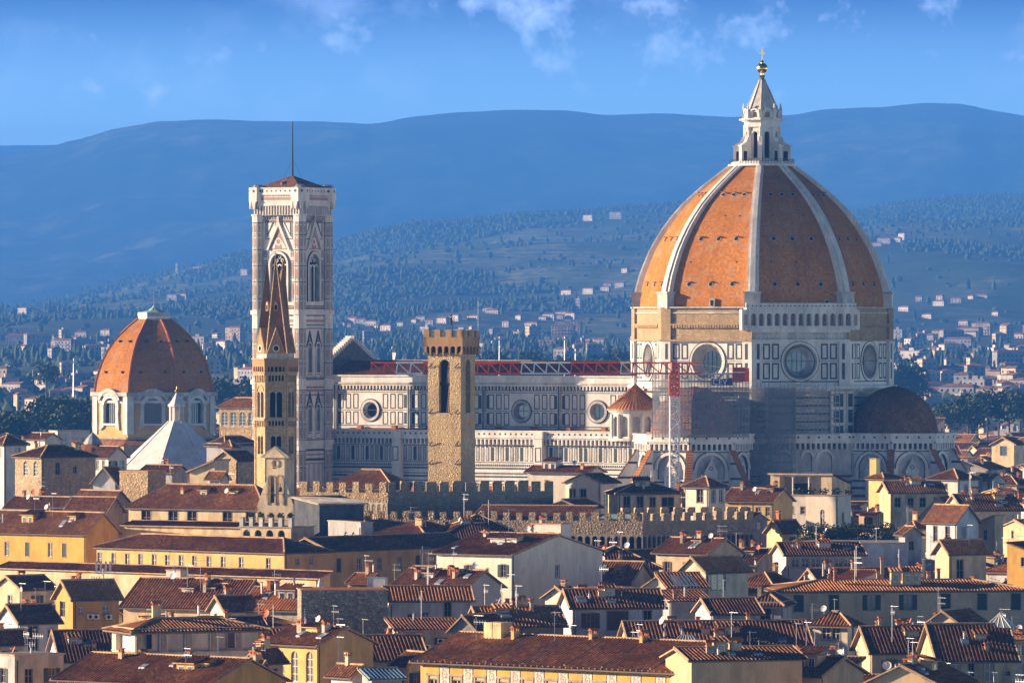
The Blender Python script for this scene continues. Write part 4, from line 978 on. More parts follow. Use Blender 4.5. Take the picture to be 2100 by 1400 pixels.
# ---------------------------------------------------------------- slender spire
def spire():
    Y = 1090.0; X = xof(565, Y); z = lambda py: zof(py, Y); R = 42*Y/F; base = R_(-90-24.5-1.6+0)
    t = thing('church_spire', 'slender six sided stone steeple with a pointed brown spire before the marble tower', 'steeple', (X, Y, 0), 0)
    b = MB(); A = [base+k*math.pi/3 for k in range(6)]
    def face(mb, R, k, off=0):
        phi = A[k]+math.pi/6; ap = R*math.cos(math.pi/6)+off; mb.frame(ap*math.cos(phi), ap*math.sin(phi), 0, phi+math.pi/2); return R/2
    for k in range(6):
        hw = face(b, R, k); c = 0
        holes = [(-1.0,-.08, z(855), z(803), 'a'), (.08, 1.0, z(855), z(803), 'a'), (-.85,-.07, z(930), z(893), 'a'), (.07,.85, z(930), z(893), 'a')]
        b.facade(-hw, hw, 0, z(748), holes, 'towerstone', .5, 'towerstone', 'dark')
        b.arcring(0, z(803), .95, 1.12, .12, 'towerstone', n=10); b.slab(-hw, hw, z(858), z(856), .2, 'pietra')
        b.box(-.09, .09, -.02, .2, z(855), z(803), 'marble_old')
        for e in (-1, 1): b.box(*sorted((e*hw, e*(hw-.35))), -.14, 0, 0, z(748), 'towerstone')
        for (p0, p1) in ((783, 769), (874, 862)):
            n = 5; st = (2*hw-.7)/n; b.slab(-hw, hw, z(p1), z(p1)+.35, .3, 'towerstone')
            for i in range(n+1): u = -hw+.35+i*st; b.box(u-.09, u+.09, -.28, 0, z(p0), z(p1), 'towerstone')
            b.flat(-hw+.3, hw-.3, z(p0)+.2, z(p1), 'dark', .02)
        hw = face(b, R+.45, k); b.facade(-hw, hw, z(762), z(737), [(-hw+.25+i*(2*hw-.5)/5+.1, -hw+.25+(i+1)*(2*hw-.5)/5-.1, z(762)+.01, z(751), 'a') for i in range(5)], 'redbrick', .3, 'redbrick', 'dark')
        b.slab(-hw-.1, hw+.1, z(737), z(737)+.25, .15, 'pietra')
        hw = face(b, R-.25, k); b.facade(-hw, hw, z(737), z(724), [], 'marble_old')
    b.frame(); b.prismz([((R+.4)*math.cos(a), (R+.4)*math.sin(a)) for a in A], z(764), z(762), 'towerstone')
    b.build('tower_wall', t)
    s = MB(); zt = z(531); zb = z(724); Rb = R-.15
    for k in range(6):
        a0, a1 = A[k], A[k]+math.pi/3
        s.add([(Rb*math.cos(a0), Rb*math.sin(a0), zb), (Rb*math.cos(a1), Rb*math.sin(a1), zb), (.06*math.cos(a1), .06*math.sin(a1), zt), (.06*math.cos(a0), .06*math.sin(a0), zt)], 'spirebrick', [(0,0),(3.2,0),(1.6,15),(1.6,15)])
        s.tube((Rb*math.cos(a0), Rb*math.sin(a0), zb), (.06*math.cos(a0), .06*math.sin(a0), zt), .13, 'towerstone', 4, .05)
        hw = face(s, R, k); s.prismy([(-hw*.86, zb), (hw*.86, zb), (0, z(672))], -.05, 1.1, 'redbrick'); s.arcring(0, z(714), .42, .62, .12, 'marble', 0, 2*math.pi, 10); s.add([(.42*math.cos(q*math.pi/4), -.08, z(714)+.42*math.sin(q*math.pi/4)) for q in range(8)], 'dark')
        s.tube((-hw*.86, -.02, zb), (0, -.02, z(672)), .09, 'towerstone'); s.tube((hw*.86, -.02, zb), (0, -.02, z(672)), .09, 'towerstone')
        s.frame(); phi = a0+math.pi/6; rr = Rb*.55*math.cos(math.pi/6); s.frame(rr*math.cos(phi), rr*math.sin(phi), 0, phi+math.pi/2); q = zb+(zt-zb)*.45
        s.prismy([(-.35, q), (.35, q), (.35, q+1), (0, q+1.6), (-.35, q+1)], -.12, .4, 'towerstone'); s.flat(-.2, .2, q+.15, q+.95, 'dark', .15)
    s.frame(); s.sphere((0,0,zt+.1), .16, 'iron', 8, 5); s.tube((0,0,zt), (0,0,zt+1.3), .05, 'iron'); s.box(-.28,.28,-.04,.04,zt+.8,zt+.9,'iron')
    s.build('spire', t)
def bell_gable():
    Y = 1017.0; X = xof(592, Y); z = lambda py: zof(py, Y); a = R_(20)
    t = thing('bell_gable', 'pale curved bell gable with two tall arched openings before the stone steeple', 'bell gable', (X, Y, 0), -a)
    b = MB(); w = (592-537)*Y/F/math.cos(a)
    c = -w/2; zs = z(975)
    b.facade(-w+.7, -.7, z(1062)-8, z(939), [(c-1.15, c-.2, z(1031), z(975), 'a'), (c+.2, c+1.15, z(1031), z(975), 'a'), (c-.48, c+.48, z(961), z(938.5)-.02, 'a')], 'cream_old', .9, 'cream_old')
    b.add([(-w+.7,.9,z(1062)-8),(-w+.7,.9,z(975)),(-.7,.9,z(975)),(-.7,.9,z(1062)-8)], 'dark') if False else None
    for e in (-1, 1):
        x0 = -w+.7 if e < 0 else -.7
        pts = [(x0, z(1062)-8), (x0+e*1.6, z(1062)-8), (x0+e*1.5, z(1035)), (x0+e*1.0, z(1018)), (x0+e*.5, z(1000)), (x0, z(985))]
        b.prismy(pts[::e], 0, .9, 'cream_old')
    b.prismy([(-w-.1, z(939)), (.1, z(939)), (.1, z(935)), (c, z(914)), (-w-.1, z(935))], -.25, 1.1, 'pietra'); b.prismy([(-w+.4, z(939)+.05), (-.4, z(939)+.05), (c, z(918))], -.3, -.26, 'cream_old')
    b.add([(-.7,.9,z(1062)-8),(-.7,0,z(1062)-8),(-.7,0,z(939)),(-.7,.9,z(939))], 'cream_old'); b.add([(-w+.7,0,z(1062)-8),(-w+.7,.9,z(1062)-8),(-w+.7,.9,z(939)),(-w+.7,0,z(939))], 'cream_old')
    # closed back so the openings read dark, with a deck
    b.arcring(c-.675, z(975)-.475, .475, .62, .1, 'pietra'); b.arcring(c+.675, z(975)-.475, .475, .62, .1, 'pietra'); b.arcring(c, z(950), .5, .68, .12, 'pietra', 0, 2*math.pi, 12)
    for u in (-w+.9, c, -.9): b.box(u-.14, u+.14, -.15, 0, z(1035), z(978), 'pietra')
    b.box(-w+.2, -.2, -.5, 0, z(1013), z(1012)-.05, 'iron')
    b.add([(-w+.75,4,z(1062)-8),(-.75,4,z(1062)-8),(-.75,4,z(945)),(-w+.75,4,z(945))], 'cream_old'); b.add([(-.75,.9,z(1062)-8),(-.75,4,z(1062)-8),(-.75,4,z(945)),(-.75,.9,z(945))], 'cream_old'); b.add([(-w+.7,.9,z(945)),(-.7,.9,z(945)),(-.7,4,z(945)),(-w+.7,4,z(945))], 'tile')
    b.build('gable_wall', t)
    for e in (-1, 1):
        q = MB(); u = c+e*.675; q.lathe([(.05,z(998)),(.18,z(999)),(.24,z(1004)),(.36,z(1008)),(.0,z(1008))], 10, 'iron', u, .45); q.tube((u,.45,z(998)), (u,.45,z(992)), .04, 'iron'); q.box(u-.46, u+.46, .4, .5, z(993), z(992), 'plank'); q.build('bell', t)
tiles('spirebrick', [(.24,.135,.07),(.30,.17,.09),(.19,.11,.06)], .3, .3, .6, .3)
plaster('cream_old', (.62,.52,.36), .4)
spire(); bell_gable()
# ---------------------------------------------------------------- chapel dome and white pyramid roof
def chapel_dome():
    Y = 1650.0; X = xof(316, Y); z = lambda py: zof(py, Y-12)
    t = thing('domed_chapel', 'ochre chapel with a ribbed brick dome and large arched windows at far left', 'chapel', (X, Y, 0), R_(2))
    A0 = R_(-90+22.5)
    oc = lambda R, k: (A0+k*math.pi/4)
    d = MB(); R = 16.2; zb, zt = z(905), z(805)
    def face(mb, R, k):
        phi = A0+k*math.pi/4+math.pi/8; ap = R*math.cos(math.pi/8); mb.frame(ap*math.cos(phi), ap*math.sin(phi), 0, phi+math.pi/2); return R*math.sin(math.pi/8)
    for k in range(8):
        hw = face(d, R, k)
        d.facade(-hw, hw, 0, zt, [(-2.2, 2.2, z(868), z(816), 'a')], 'wallochre', .6, 'marble')
        d.slab(-hw-.3, hw+.3, z(812), z(804), .8, 'marble_old'); d.flat(-hw, hw, z(826), z(821), 'marble', .06)
        d.slab(-hw-.4, hw+.4, z(900), z(896), .6, 'pietra')
        for e in (-1, 1): d.box(*sorted((e*hw, e*(hw-1.5))), -.3, 0, z(890), z(812), 'marble'); 
        d.arcring(0, z(816)-2.2, 2.2, 3.2, .5, 'marble', n=14); d.arcring(0, z(816)-1.9, 3.4, 4.3, .95, 'marble_old', R_(20), R_(160), 12)
        for e in (-1, 1): d.prismy([(e*2.2, z(875)), (e*3.4, z(882)), (e*3.0, z(850)), (e*3.2, z(830)), (e*2.2, z(830))][::e], -.5, 0, 'marble')
        d.slab(-2.8, 2.8, z(872), z(868), .55, 'marble')
    d.frame(); d.prismz([((R+2.5)*math.cos(A0+k*math.pi/4), (R+2.5)*math.sin(A0+k*math.pi/4)) for k in range(8)], 0, z(912), 'rubble')
    d.lathe([(R+3.4, z(912)), (R+.2, z(900))], 8, 'tile', 0, 0, A0)
    d.build('drum', t)
    for k in (5, 6, 7, 0):
        w = MB(); hw = face(w, R, k); pts = [(2.2*math.cos(math.pi*i/12), z(816)-2.2+2.2*math.sin(math.pi*i/12)) for i in range(13)]
        w.add([(-2.2,.55,z(868)),(2.2,.55,z(868))]+[(p[0],.55,p[1]) for p in pts], 'glass')
        for i in range(1, 6): w.box(-2.2+i*.733-.05, -2.2+i*.733+.05, .45, .53, z(868), z(822), 'iron')
        for i in range(1, 8): q = z(868)+i*.75; w.box(-2.2, 2.2, .44, .5, q, q+.07, 'iron')
        w.build('arched_window', t)
    prof = [(15.9,zt),(15.5,z(782)),(14.9,z(765)),(13.9,z(742)),(12.5,z(720)),(10.9,z(702)),(9.0,z(685)),(6.8,z(669)),(4.4,z(654))]
    r = MB(); r.lathe(prof, 8, 'dometile', 0, 0, A0)
    for k in (5, 6, 7, 0):
        phi = A0+k*math.pi/4+math.pi/8
        for i, off in ((2, 3.0), (5, 1.8)):
            rr, zz = prof[i]; ap = (rr+.1)*math.cos(math.pi/8); r.frame(ap*math.cos(phi), ap*math.sin(phi), zz, phi+math.pi/2)
            for e in (-1, 1): r.box(e*off-.28, e*off+.28, -.15, .5, 0, .55, 'dark')
    r.frame(); dome = r.build('dome', t)
    for k in range(8):
        rb = MB(); a = A0+k*math.pi/4
        for (r0, z0), (r1, z1) in zip(prof, prof[1:]): rb.tube((r0*math.cos(a), r0*math.sin(a), z0), (r1*math.cos(a), r1*math.sin(a), z1), .32, 'terracotta', 5)
        rb.build('rib', dome)
    l = MB(); l.cyl(0, 0, z(656), z(648), 4.3, 'marble', 8, None, A0); l.cyl(0, 0, z(648), z(640), 4.4, 'lead', 8, 4.4, A0); l.lathe([(3.6,z(640)),(1.7,z(636)),(.5,z(629)),(.1,z(624))], 8, 'copper', 0, 0, A0); l.tube((0,0,z(626)), (0,0,z(598)), .07, 'iron')
    l.build('lantern', dome)
plain('wallochre', (.60,.38,.15), .9, 0, .15, .2, .3)
chapel_dome()
def baptistery():
    Y = 1480.0; X = xof(362, Y); z = lambda py: zof(py, Y-5)
    t = thing('baptistery', 'white marble octagonal pyramid roof with a small gilt topped lantern', 'baptistery', (X, Y, 0), 0)
    A0 = R_(-90-11-2.5); R = 13.6
    b = MB(); b.lathe([(R+.3, z(962)), (R, z(960)), (1.9, z(864))], 8, 'whiteroof', 0, 0, A0)
    for k in range(8): a = A0+k*math.pi/4; b.tube((R*math.cos(a), R*math.sin(a), z(960)), (1.9*math.cos(a), 1.9*math.sin(a), z(864)), .14, 'marble_old', 4)
    b.build('roof', t)
    b = MB(); b.lathe([(R, 0), (R, z(962))], 8, 'marble_old', 0, 0, A0); b.build('wall', t)
    b = MB()
    for k in range(8):
        a = A0+k*math.pi/4; b.tube((1.5*math.cos(a), 1.5*math.sin(a), z(866)), (1.5*math.cos(a), 1.5*math.sin(a), z(833)), .2, 'marble', 6)
    b.cyl(0, 0, z(868), z(864), 2.0, 'marble', 8, None, A0); b.cyl(0, 0, z(864), z(834), .9, 'marble_old', 8); b.cyl(0, 0, z(834), z(829), 2.0, 'marble', 8, None, A0); b.lathe([(1.7,z(829)),(.9,z(818)),(.15,z(806))], 8, 'whiteroof', 0, 0, A0); b.sphere((0,0,z(802)), .42, 'gold', 10, 6); b.tube((0,0,z(800)), (0,0,z(793)), .07, 'gold'); b.build('lantern', t)
baptistery()
# ---------------------------------------------------------------- tower crane
def crane():
    Y = 1288.0; X = xof(1383, Y); z = lambda py: zof(py, Y); s_ = Y/F
    t = thing('tower_crane', 'red and white tower crane with a long jib across the nave and dome', 'crane', (X, Y, 0), 0)
    def lattice(mb, p0, p1, w, step, mat, r=.07, d=.045):
        n = max(1, int(abs(p1-p0)/step)); hh = w/2
        for sx in (-1, 1):
            for sy in (-1, 1): mb.tube((sx*hh, sy*hh, p0), (sx*hh, sy*hh, p1), r, mat)
        for i in range(n):
            q0 = p0+(p1-p0)*i/n; q1 = p0+(p1-p0)*(i+1)/n
            for sx, sy, ex, ey in ((-1,-1,1,-1),(1,-1,1,1),(1,1,-1,1),(-1,1,-1,-1)):
                a, b_ = (q0, q1) if i % 2 else (q1, q0); mb.tube((sx*hh,sy*hh,a), (ex*hh,ey*hh,b_), d, mat, 3); mb.tube((sx*hh,sy*hh,q1), (ex*hh,ey*hh,q1), d, mat, 3)
    m = MB(); lattice(m, 0, z(812), 1.75, 1.3, 'crane_white', .14, .095); m.build('mast', t)
    m = MB(); lattice(m, z(812), z(766), 1.75, .9, 'red', .2, .16); m.box(-.9,.9,-.9,.9,z(812),z(809),'red'); m.box(-.9,.9,-.9,.9,z(767),z(764),'red'); lattice(m, z(764), z(743), 1.2, .7, 'red', .16, .11); m.build('slewing_tower', t)
    # jib in alternating red and white bays (triangular truss, two bottom chords)
    zt, zb = z(743.5), z(765.5)
    segs = [(760,812,'red'),(812,868,'crane_white'),(868,978,'red'),(978,1068,'red'),(1068,1170,'crane_white'),(1170,1272,'red'),(1272,1296,'crane_white'),(1296,1383,'red'),(1383,1438,'red')]
    for a, b_, mt in segs:
        j = MB(); u0, u1 = (a-1383)*s_, (b_-1383)*s_; n = max(1, round((b_-a)/25)); st = (u1-u0)/n
        j.tube((u0,0,zt), (u1,0,zt), .16, mt); 
        for y in (-.6, .6): j.tube((u0,y,zb), (u1,y,zb), .16, mt)
        for i in range(n):
            x = u0+i*st
            for y in (-.6, .6): j.tube((x,y,zb), (x+st*.12,0,zt), .15, mt, 3); j.tube((x+st*.12,0,zt), (x+st,y,zb), .13, mt, 3)
            j.tube((x,-.6,zb), (x,.6,zb), .05, mt, 3)
        j.build('jib_section', t)
    c = MB(); u0, u1 = (1383)*0, (1535-1383)*s_
    c.tube((0,-.5,z(768)), (u1,-.5,z(764)), .09, 'crane_white'); c.tube((0,.5,z(768)), (u1,.5,z(764)), .09, 'crane_white'); c.box(5, u1, -.6, .6, z(768), z(766), 'steel'); c.build('counter_jib', t)
    c = MB(); c.box((1502-1383)*s_, (1527-1383)*s_, -.9, .9, z(781), z(753), 'counterred'); c.box((1527-1383)*s_+.02, (1536-1383)*s_, -1, 1, z(781), z(755), 'red'); c.box((1502-1383)*s_, (1528-1383)*s_, -.93, .93, z(764), z(762), 'crane_white'); c.build('counterweight', t)
    c = MB(); c.tube((2.6,0,z(745)), (u1-2,0,z(757)), .05, 'crane_white', 3); c.build('pendant_bar', t)
    tr = MB(); x = (1299-1383)*s_; tr.box(x-.6, x+.6, -.7, .7, zb-.5, zb-.12, 'red'); tr.tube((x-.3,0,zb-.5), (x-.15,0,zb-2.6), .03, 'iron', 3); tr.tube((x+.3,0,zb-.5), (x+.15,0,zb-2.6), .03, 'iron', 3); tr.box(x-.3,x+.3,-.15,.15,zb-3.3,zb-2.6,'red'); tr.build('trolley', t)
    # name board
    s = MB(); s.box((1459-1383)*s_, (1502-1383)*s_, -.75, -.68, z(790), z(776), 'navy')
    bd = s.build('name_board', t)
    tc = bpy.data.curves.new('lettering', 'FONT'); tc.body = 'CEV'; tc.size = 1.62; tc.extrude = .02; tc.align_x = 'LEFT'; tc.materials.append(M['frame_white'])
    to = bpy.data.objects.new('lettering', tc); COL.objects.link(to); dg = bpy.context.evaluated_depsgraph_get(); me = bpy.data.meshes.new_from_object(to.evaluated_get(dg)); bpy.data.objects.remove(to)
    o = link('lettering', me, bd); o.location = ((1461-1383)*s_, -.79, z(788.5)); o.rotation_euler = (math.pi/2, 0, 0); o.scale = (.98, 1, 1)
plain('counterred', (.38,.07,.06), .7)
crane()
plain('scafpole', (.30,.31,.33), .6, .3)
# ---------------------------------------------------------------- scaffolding
def scaffold(label, px0, px1, py0, py1, Y, depth, nx, ny, net, rs, planks=True):
    X = xof((px0+px1)/2, Y); t = thing('scaffolding', label, 'scaffolding', (X, Y, 0)); w = (px1-px0)*Y/F; z0, z1 = zof(py1, Y), zof(py0, Y); rnd = random.Random(rs)
    p = MB(); pts = []
    for i in range(nx+1):
        u = -w/2+w*i/nx; bow = depth*(1-(2*i/nx-1)**2)*.5
        pts.append((u, -bow)); 
    for (u, y) in pts:
        top = z1+rnd.uniform(-1.5, 1.8)
        for q in (0, 1.2): p.tube((u, y+q, z0), (u, y+q, top), .06, 'scafpole', 3)
    for j in range(ny+1):
        z = z0+(z1-z0)*j/ny
        for (a, b_) in zip(pts, pts[1:]):
            if rnd.random() < .12: continue
            for q in (0, 1.2): p.tube((a[0],a[1]+q,z), (b_[0],b_[1]+q,z), .05, 'scafpole', 3)
            p.tube((a[0],a[1],z+1.0), (b_[0],b_[1],z+1.0), .035, 'scafpole', 3)
            if rnd.random() < .2: p.tube((a[0],a[1],z), (b_[0],b_[1],z+(z1-z0)/ny), .04, 'scafpole', 3)
    p.build('pole_frame', t)
    if planks:
        for j in range(1, ny):
            z = z0+(z1-z0)*j/ny; q = MB()
            for (a, b_) in zip(pts, pts[1:]):
                q.add([(a[0],a[1]+.1,z),(b_[0],b_[1]+.1,z),(b_[0],b_[1]+1.1,z),(a[0],a[1]+1.1,z)], 'plank'); q.add([(a[0],a[1]-.02,z),(b_[0],b_[1]-.02,z),(b_[0],b_[1]-.02,z+.22),(a[0],a[1]-.02,z+.22)], 'plank')
            if q.f: q.build('deck', t)
    if net:
        q = MB()
        for (a, b_) in zip(pts, pts[1:]):
            for j in range(ny):
                za, zb_ = z0+(z1-z0)*j/ny, z0+(z1-z0)*(j+1)/ny; q.add([(a[0],a[1]-.15,za),(b_[0],b_[1]-.15,za),(b_[0],b_[1]-.15,zb_),(a[0],a[1]-.15,zb_)], 'netting')
        q.build('debris_net', t)
scaffold('netted scaffolding wrapped round the half dome under the crane', 1338, 1536, 768, 896, 1312, 6, 30, 9, .72, 3)
scaffold('tall dark scaffolding draped in nets between the two half domes', 1536, 1632, 795, 1000, 1322, 2, 12, 12, .8, 5)
scaffold('bare tube scaffolding above the arcades in the dome\'s shade', 1632, 1722, 795, 890, 1321, 2, 10, 6, .0, 6)
# ---------------------------------------------------------------- houses
WIN = {}
def win_mesh(style, w, h, sh):
    """window with its origin at the middle of the sill, outward is -y; returns (frame mesh, pane mesh, shutter mesh or None)"""
    k = (style, round(w, 2), round(h, 2), sh)
    if k in WIN: return WIN[k]
    f = MB(); a = style == 'arch'
    fm = 'frame_white' if style in ('gl', 'french', 'arch') else 'pietra'
    if style == 'dark': fm = 'pietra'
    if not a:
        f.box(-w/2-.13, w/2+.13, -.06, .0, -.14, 0, 'pietra'); f.box(-w/2-.10, w/2+.10, -.035, .0, h, h+.13, 'pietra')
        for e in (-1, 1): f.box(*sorted((e*w/2, e*(w/2+.1))), -.03, 0, 0, h, 'pietra')
    if style != 'closed':
        t = .07
        for e in (-1, 1): f.box(*sorted((e*w/2, e*(w/2-t))), .12, .18, 0, h, fm)
        f.box(-w/2+t, w/2-t, .12, .18, 0, t, fm)
        if not a: f.box(-w/2+t, w/2-t, .12, .18, h-t, h, fm)
        f.box(-t/2, t/2, .125, .175, t, h-t, fm)
        nb = {'french': 4, 'arch': 3}.get(style, 1)
        for i in range(nb): q = h*(i+1)/(nb+1); f.box(-w/2+t, w/2-t, .13, .17, q-.025, q+.025, fm)
    p = MB()
    if a:
        r = w/2; p.add([(-r,.2,0),(r,.2,0)]+[(r*math.cos(math.pi*i/10), .2, h-r+r*math.sin(math.pi*i/10)) for i in range(11)], 'glass')
    else: p.add([(-w/2,.2,0),(w/2,.2,0),(w/2,.2,h),(-w/2,.2,h)], 'dark' if style == 'dark' else 'glass')
    s = None
    if sh and style == 'open':
        s = MB(); ww = w/2
        s.box(0, ww, -.05, 0, .02, h-.02, sh)
        for i in range(int(h/.16)): s.box(.05, ww-.05, -.07, -.052, .08+i*.16, .13+i*.16, sh)
    elif sh and style == 'closed':
        s = MB(); s.box(0, w/2-.01, .05, .1, 0, h, sh)
        for i in range(int(h/.14)): s.box(.05, w/2-.06, .03, .048, .06+i*.14, .11+i*.14, sh)
    WIN[k] = (f.mesh('window'), p.mesh('pane'), s.mesh('shutter') if s else None); return WIN[k]
def put_window(t, side, u, z, w, h, style='open', sh='shutter_green', name='window', detail=True):
    """side 0: sunlit front (y = 0), side 1: right flank (x = 0)"""
    f, p, s = win_mesh(style, w, h, sh)
    loc, rz = ((u, 0, z), 0) if side == 0 else ((0, u, z), math.pi/2)
    o = link(name, f, t, loc, rz)
    link('pane', p, o)
    if s is not None and detail:
        if style == 'open':
            link('shutter', s, o, (w/2+.02, 0, 0)); link('shutter', s, o, (-w-.02, 0, 0))
        else: link('shutter', s, o, (.005, 0, 0)); link('shutter', s, o, (-w/2+.005, 0, 0))
    return o
def chimney(parent, x, y, z, kind=0, hh=1.3, mat='cream'):
    c = MB(); w, d = ((.24, .24), (.2, .5), (.36, .2))[kind % 3]
    c.box(x-w, x+w, y-d, y+d, z-.8, z+hh, mat)
    c.box(x-w-.07, x+w+.07, y-d-.07, y+d+.07, z+hh, z+hh+.08, 'ridge')
    for ex in (-1, 1):
        for ey in (-1, 1): c.box(x+ex*(w-.08)-.07, x+ex*(w-.08)+.07, y+ey*(d-.08)-.07, y+ey*(d-.08)+.07, z+hh+.08, z+hh+.38, 'terracotta')
    zc = z+hh+.38
    if kind % 2: c.add([(x-w-.1,y-d-.1,zc),(x+w+.1,y-d-.1,zc),(x,y-d-.1,zc+.3)], 'terracotta'); c.add([(x+w+.1,y+d+.1,zc),(x-w-.1,y+d+.1,zc),(x,y+d+.1,zc+.3)], 'terracotta'); c.add([(x-w-.1,y-d-.1,zc),(x,y-d-.1,zc+.3),(x,y+d+.1,zc+.3),(x-w-.1,y+d+.1,zc)], 'tile_orange'); c.add([(x+w+.1,y+d+.1,zc),(x,y+d+.1,zc+.3),(x,y-d-.1,zc+.3),(x+w+.1,y-d-.1,zc)], 'tile_orange'); c.add([(x-w-.1,y-d-.1,zc),(x-w-.1,y+d+.1,zc),(x+w+.1,y+d+.1,zc),(x+w+.1,y-d-.1,zc)], 'terracotta')
    else: c.box(x-w-.1, x+w+.1, y-d-.1, y+d+.1, zc, zc+.12, 'terracotta')
    return c.build('chimney', parent)
def flue(parent, x, y, z, h=1.4):
    c = MB(); c.cyl(x, y, z-.5, z+h, .13, 'steel', 8); c.cyl(x, y, z+h+.05, z+h+.2, .22, 'steel', 8, .05); c.cyl(x, y, z+h-.02, z+h+.06, .06, 'steel', 6); return c.build('flue', parent)
def antenna(parent, x, y, z, h, rnd):
    c = MB(); c.tube((x,y,z-.4), (x,y,z+h), .035, 'mastgrey', 4)
    for k in range(rnd.choice((1, 2, 2))):
        q = z+h-.15-k*.7; a = rnd.uniform(-.6, .6); L = rnd.uniform(.7, 1.3); dx, dy = math.cos(a), math.sin(a)
        c.tube((x-dx*.3,y-dy*.3,q), (x+dx*L,y+dy*L,q), .022, 'mastgrey', 3)
        for i in range(5):
            s = -.25+i*(L+.2)/4; w = .34-.03*i
            if k: c.tube((x+dx*s,y+dy*s,q-w), (x+dx*s,y+dy*s,q+w), .016, 'mastgrey', 3)
            else: c.tube((x+dx*s-dy*w,y+dy*s+dx*w,q), (x+dx*s+dy*w,y+dy*s-dx*w,q), .016, 'mastgrey', 3)
    return c.build('antenna', parent)
def dish(parent, x, y, z, r, mat, az=-.3):
    c = MB(); c.tube((x,y,z-.5), (x,y,z+.5), .04, 'mastgrey', 4)
    cx, cy, cz = x, y-.15, z+.6; d = Vector((math.sin(az), -math.cos(az), .45)).normalized(); u = d.orthogonal().normalized(); w = d.cross(u); prev = None; ctr = Vector((cx,cy,cz))
    for j in range(4):
        rr = r*j/3; ring = [ctr+d*(.25*r*(j/3)**2)+rr*(math.cos(2*math.pi*i/14)*u+math.sin(2*math.pi*i/14)*w) for i in range(14)]
        if prev:
            for i in range(14):
                k = (i+1) % 14
                if j == 1: c.add([tuple(ctr), tuple(ring[i]), tuple(ring[k])], mat)
                else: c.add([tuple(prev[i]), tuple(ring[i]), tuple(ring[k]), tuple(prev[k])], mat)
        prev = ring
    c.tube(tuple(ctr-w*r*.8), tuple(ctr+d*r*.9), .02, 'mastgrey', 3); c.sphere(tuple(ctr+d*r*.95), .07, 'mastgrey', 6, 4)
    return c.build('satellite_dish', parent)
def ac_unit(parent, x, y, z, side=1):
    c = MB(); c.frame(x, y, z, math.pi/2 if side else 0); c.box(-.42, .42, -.36, -.03, 0, .62, 'frame_white'); c.add([(-.08+.24*math.cos(i*math.pi/6), -.38, .31+.24*math.sin(i*math.pi/6)) for i in range(12)], 'dark'); c.box(-.36,-.3,-.3,0,-.12,0,'iron'); c.box(.3,.36,-.3,0,-.12,0,'iron')
    return c.build('air_conditioner', parent)
def dormer(parent, x, y, z, side, w, h, wall, tl, rnd):
    c = MB(); c.frame(x, y, z, math.pi/2 if side else 0); d = w*.9
    c.box(-w/2, w/2, 0, d, -1.5, h, wall, False); n = 1 if w < 2.2 else 2
    for i in range(n): u = -w/2+(i+.5)*w/n; c.box(u-.36, u+.36, -.03, .02, h-1.35, h-.35, 'frame_white'); c.flat(u-.29, u-.03, h-1.28, h-.42, 'glass', .05); c.flat(u+.03, u+.29, h-1.28, h-.42, 'glass', .05)
    tile_plane(c, (-w/2-.3, -.35, h-.02), (1,0,0), (0,1,0), .25, w+.6, lambda s: d+.6, tl)
    c.add([(-w/2-.3,-.35,h-.12),(-w/2-.3,d+.25,h+.03),(w/2+.3,d+.25,h+.03),(w/2+.3,-.35,h-.12)], 'soffit'); c.add([(-w/2-.3,-.35,h-.12),(w/2+.3,-.35,h-.12),(w/2+.3,-.35,h),(-w/2-.3,-.35,h)], 'ridge')
    c.add([(w/2,0,h),(w/2,d,h),(w/2,d,h+.25)], wall); c.add([(-w/2,0,h),(-w/2,d,h+.25),(-w/2,d,h)], wall)
    return c.build('dormer', parent)
def rooflight(parent, kind, x, y, L, W_, z, h, rnd):
    w, l = rnd.uniform(.5, .9), rnd.uniform(.8, 1.3); e = roof_z; k = (kind, )
    P = lambda a, b, o: (a, b, e(kind, a, b, L, W_, z, h)+o)
    q = [(x-w/2,y-l/2),(x+w/2,y-l/2),(x+w/2,y+l/2),(x-w/2,y+l/2)]; c = MB(); T_ = [P(a, b, .26) for a, b in q]; B_ = [P(a, b, -.1) for a, b in q]
    for i in range(4): j = (i+1) % 4; c.add([B_[i], B_[j], T_[j], T_[i]], 'lead')
    c.add(T_, 'skylight'); return c.build('roof_window', parent)
def roof_z(kind, x, y, L, W_, z, h):
    if kind == 'gx': return z+h*(1-abs(y-W_/2)/(W_/2))
    if kind == 'gy': return z+h*(1-abs(x+L/2)/(L/2))
    if kind == 'hip': m = min(L, W_)/2; d = min(x+L, -x, y, W_-y); return z+h*min(1, max(0, d)/m)
    if kind == 'shl': return z+h*(-x)/L if False else z+h*(x+L)/L
    if kind == 'shr': return z+h*(-x)/L
    if kind == 'shf': return z+h*y/W_
    return z
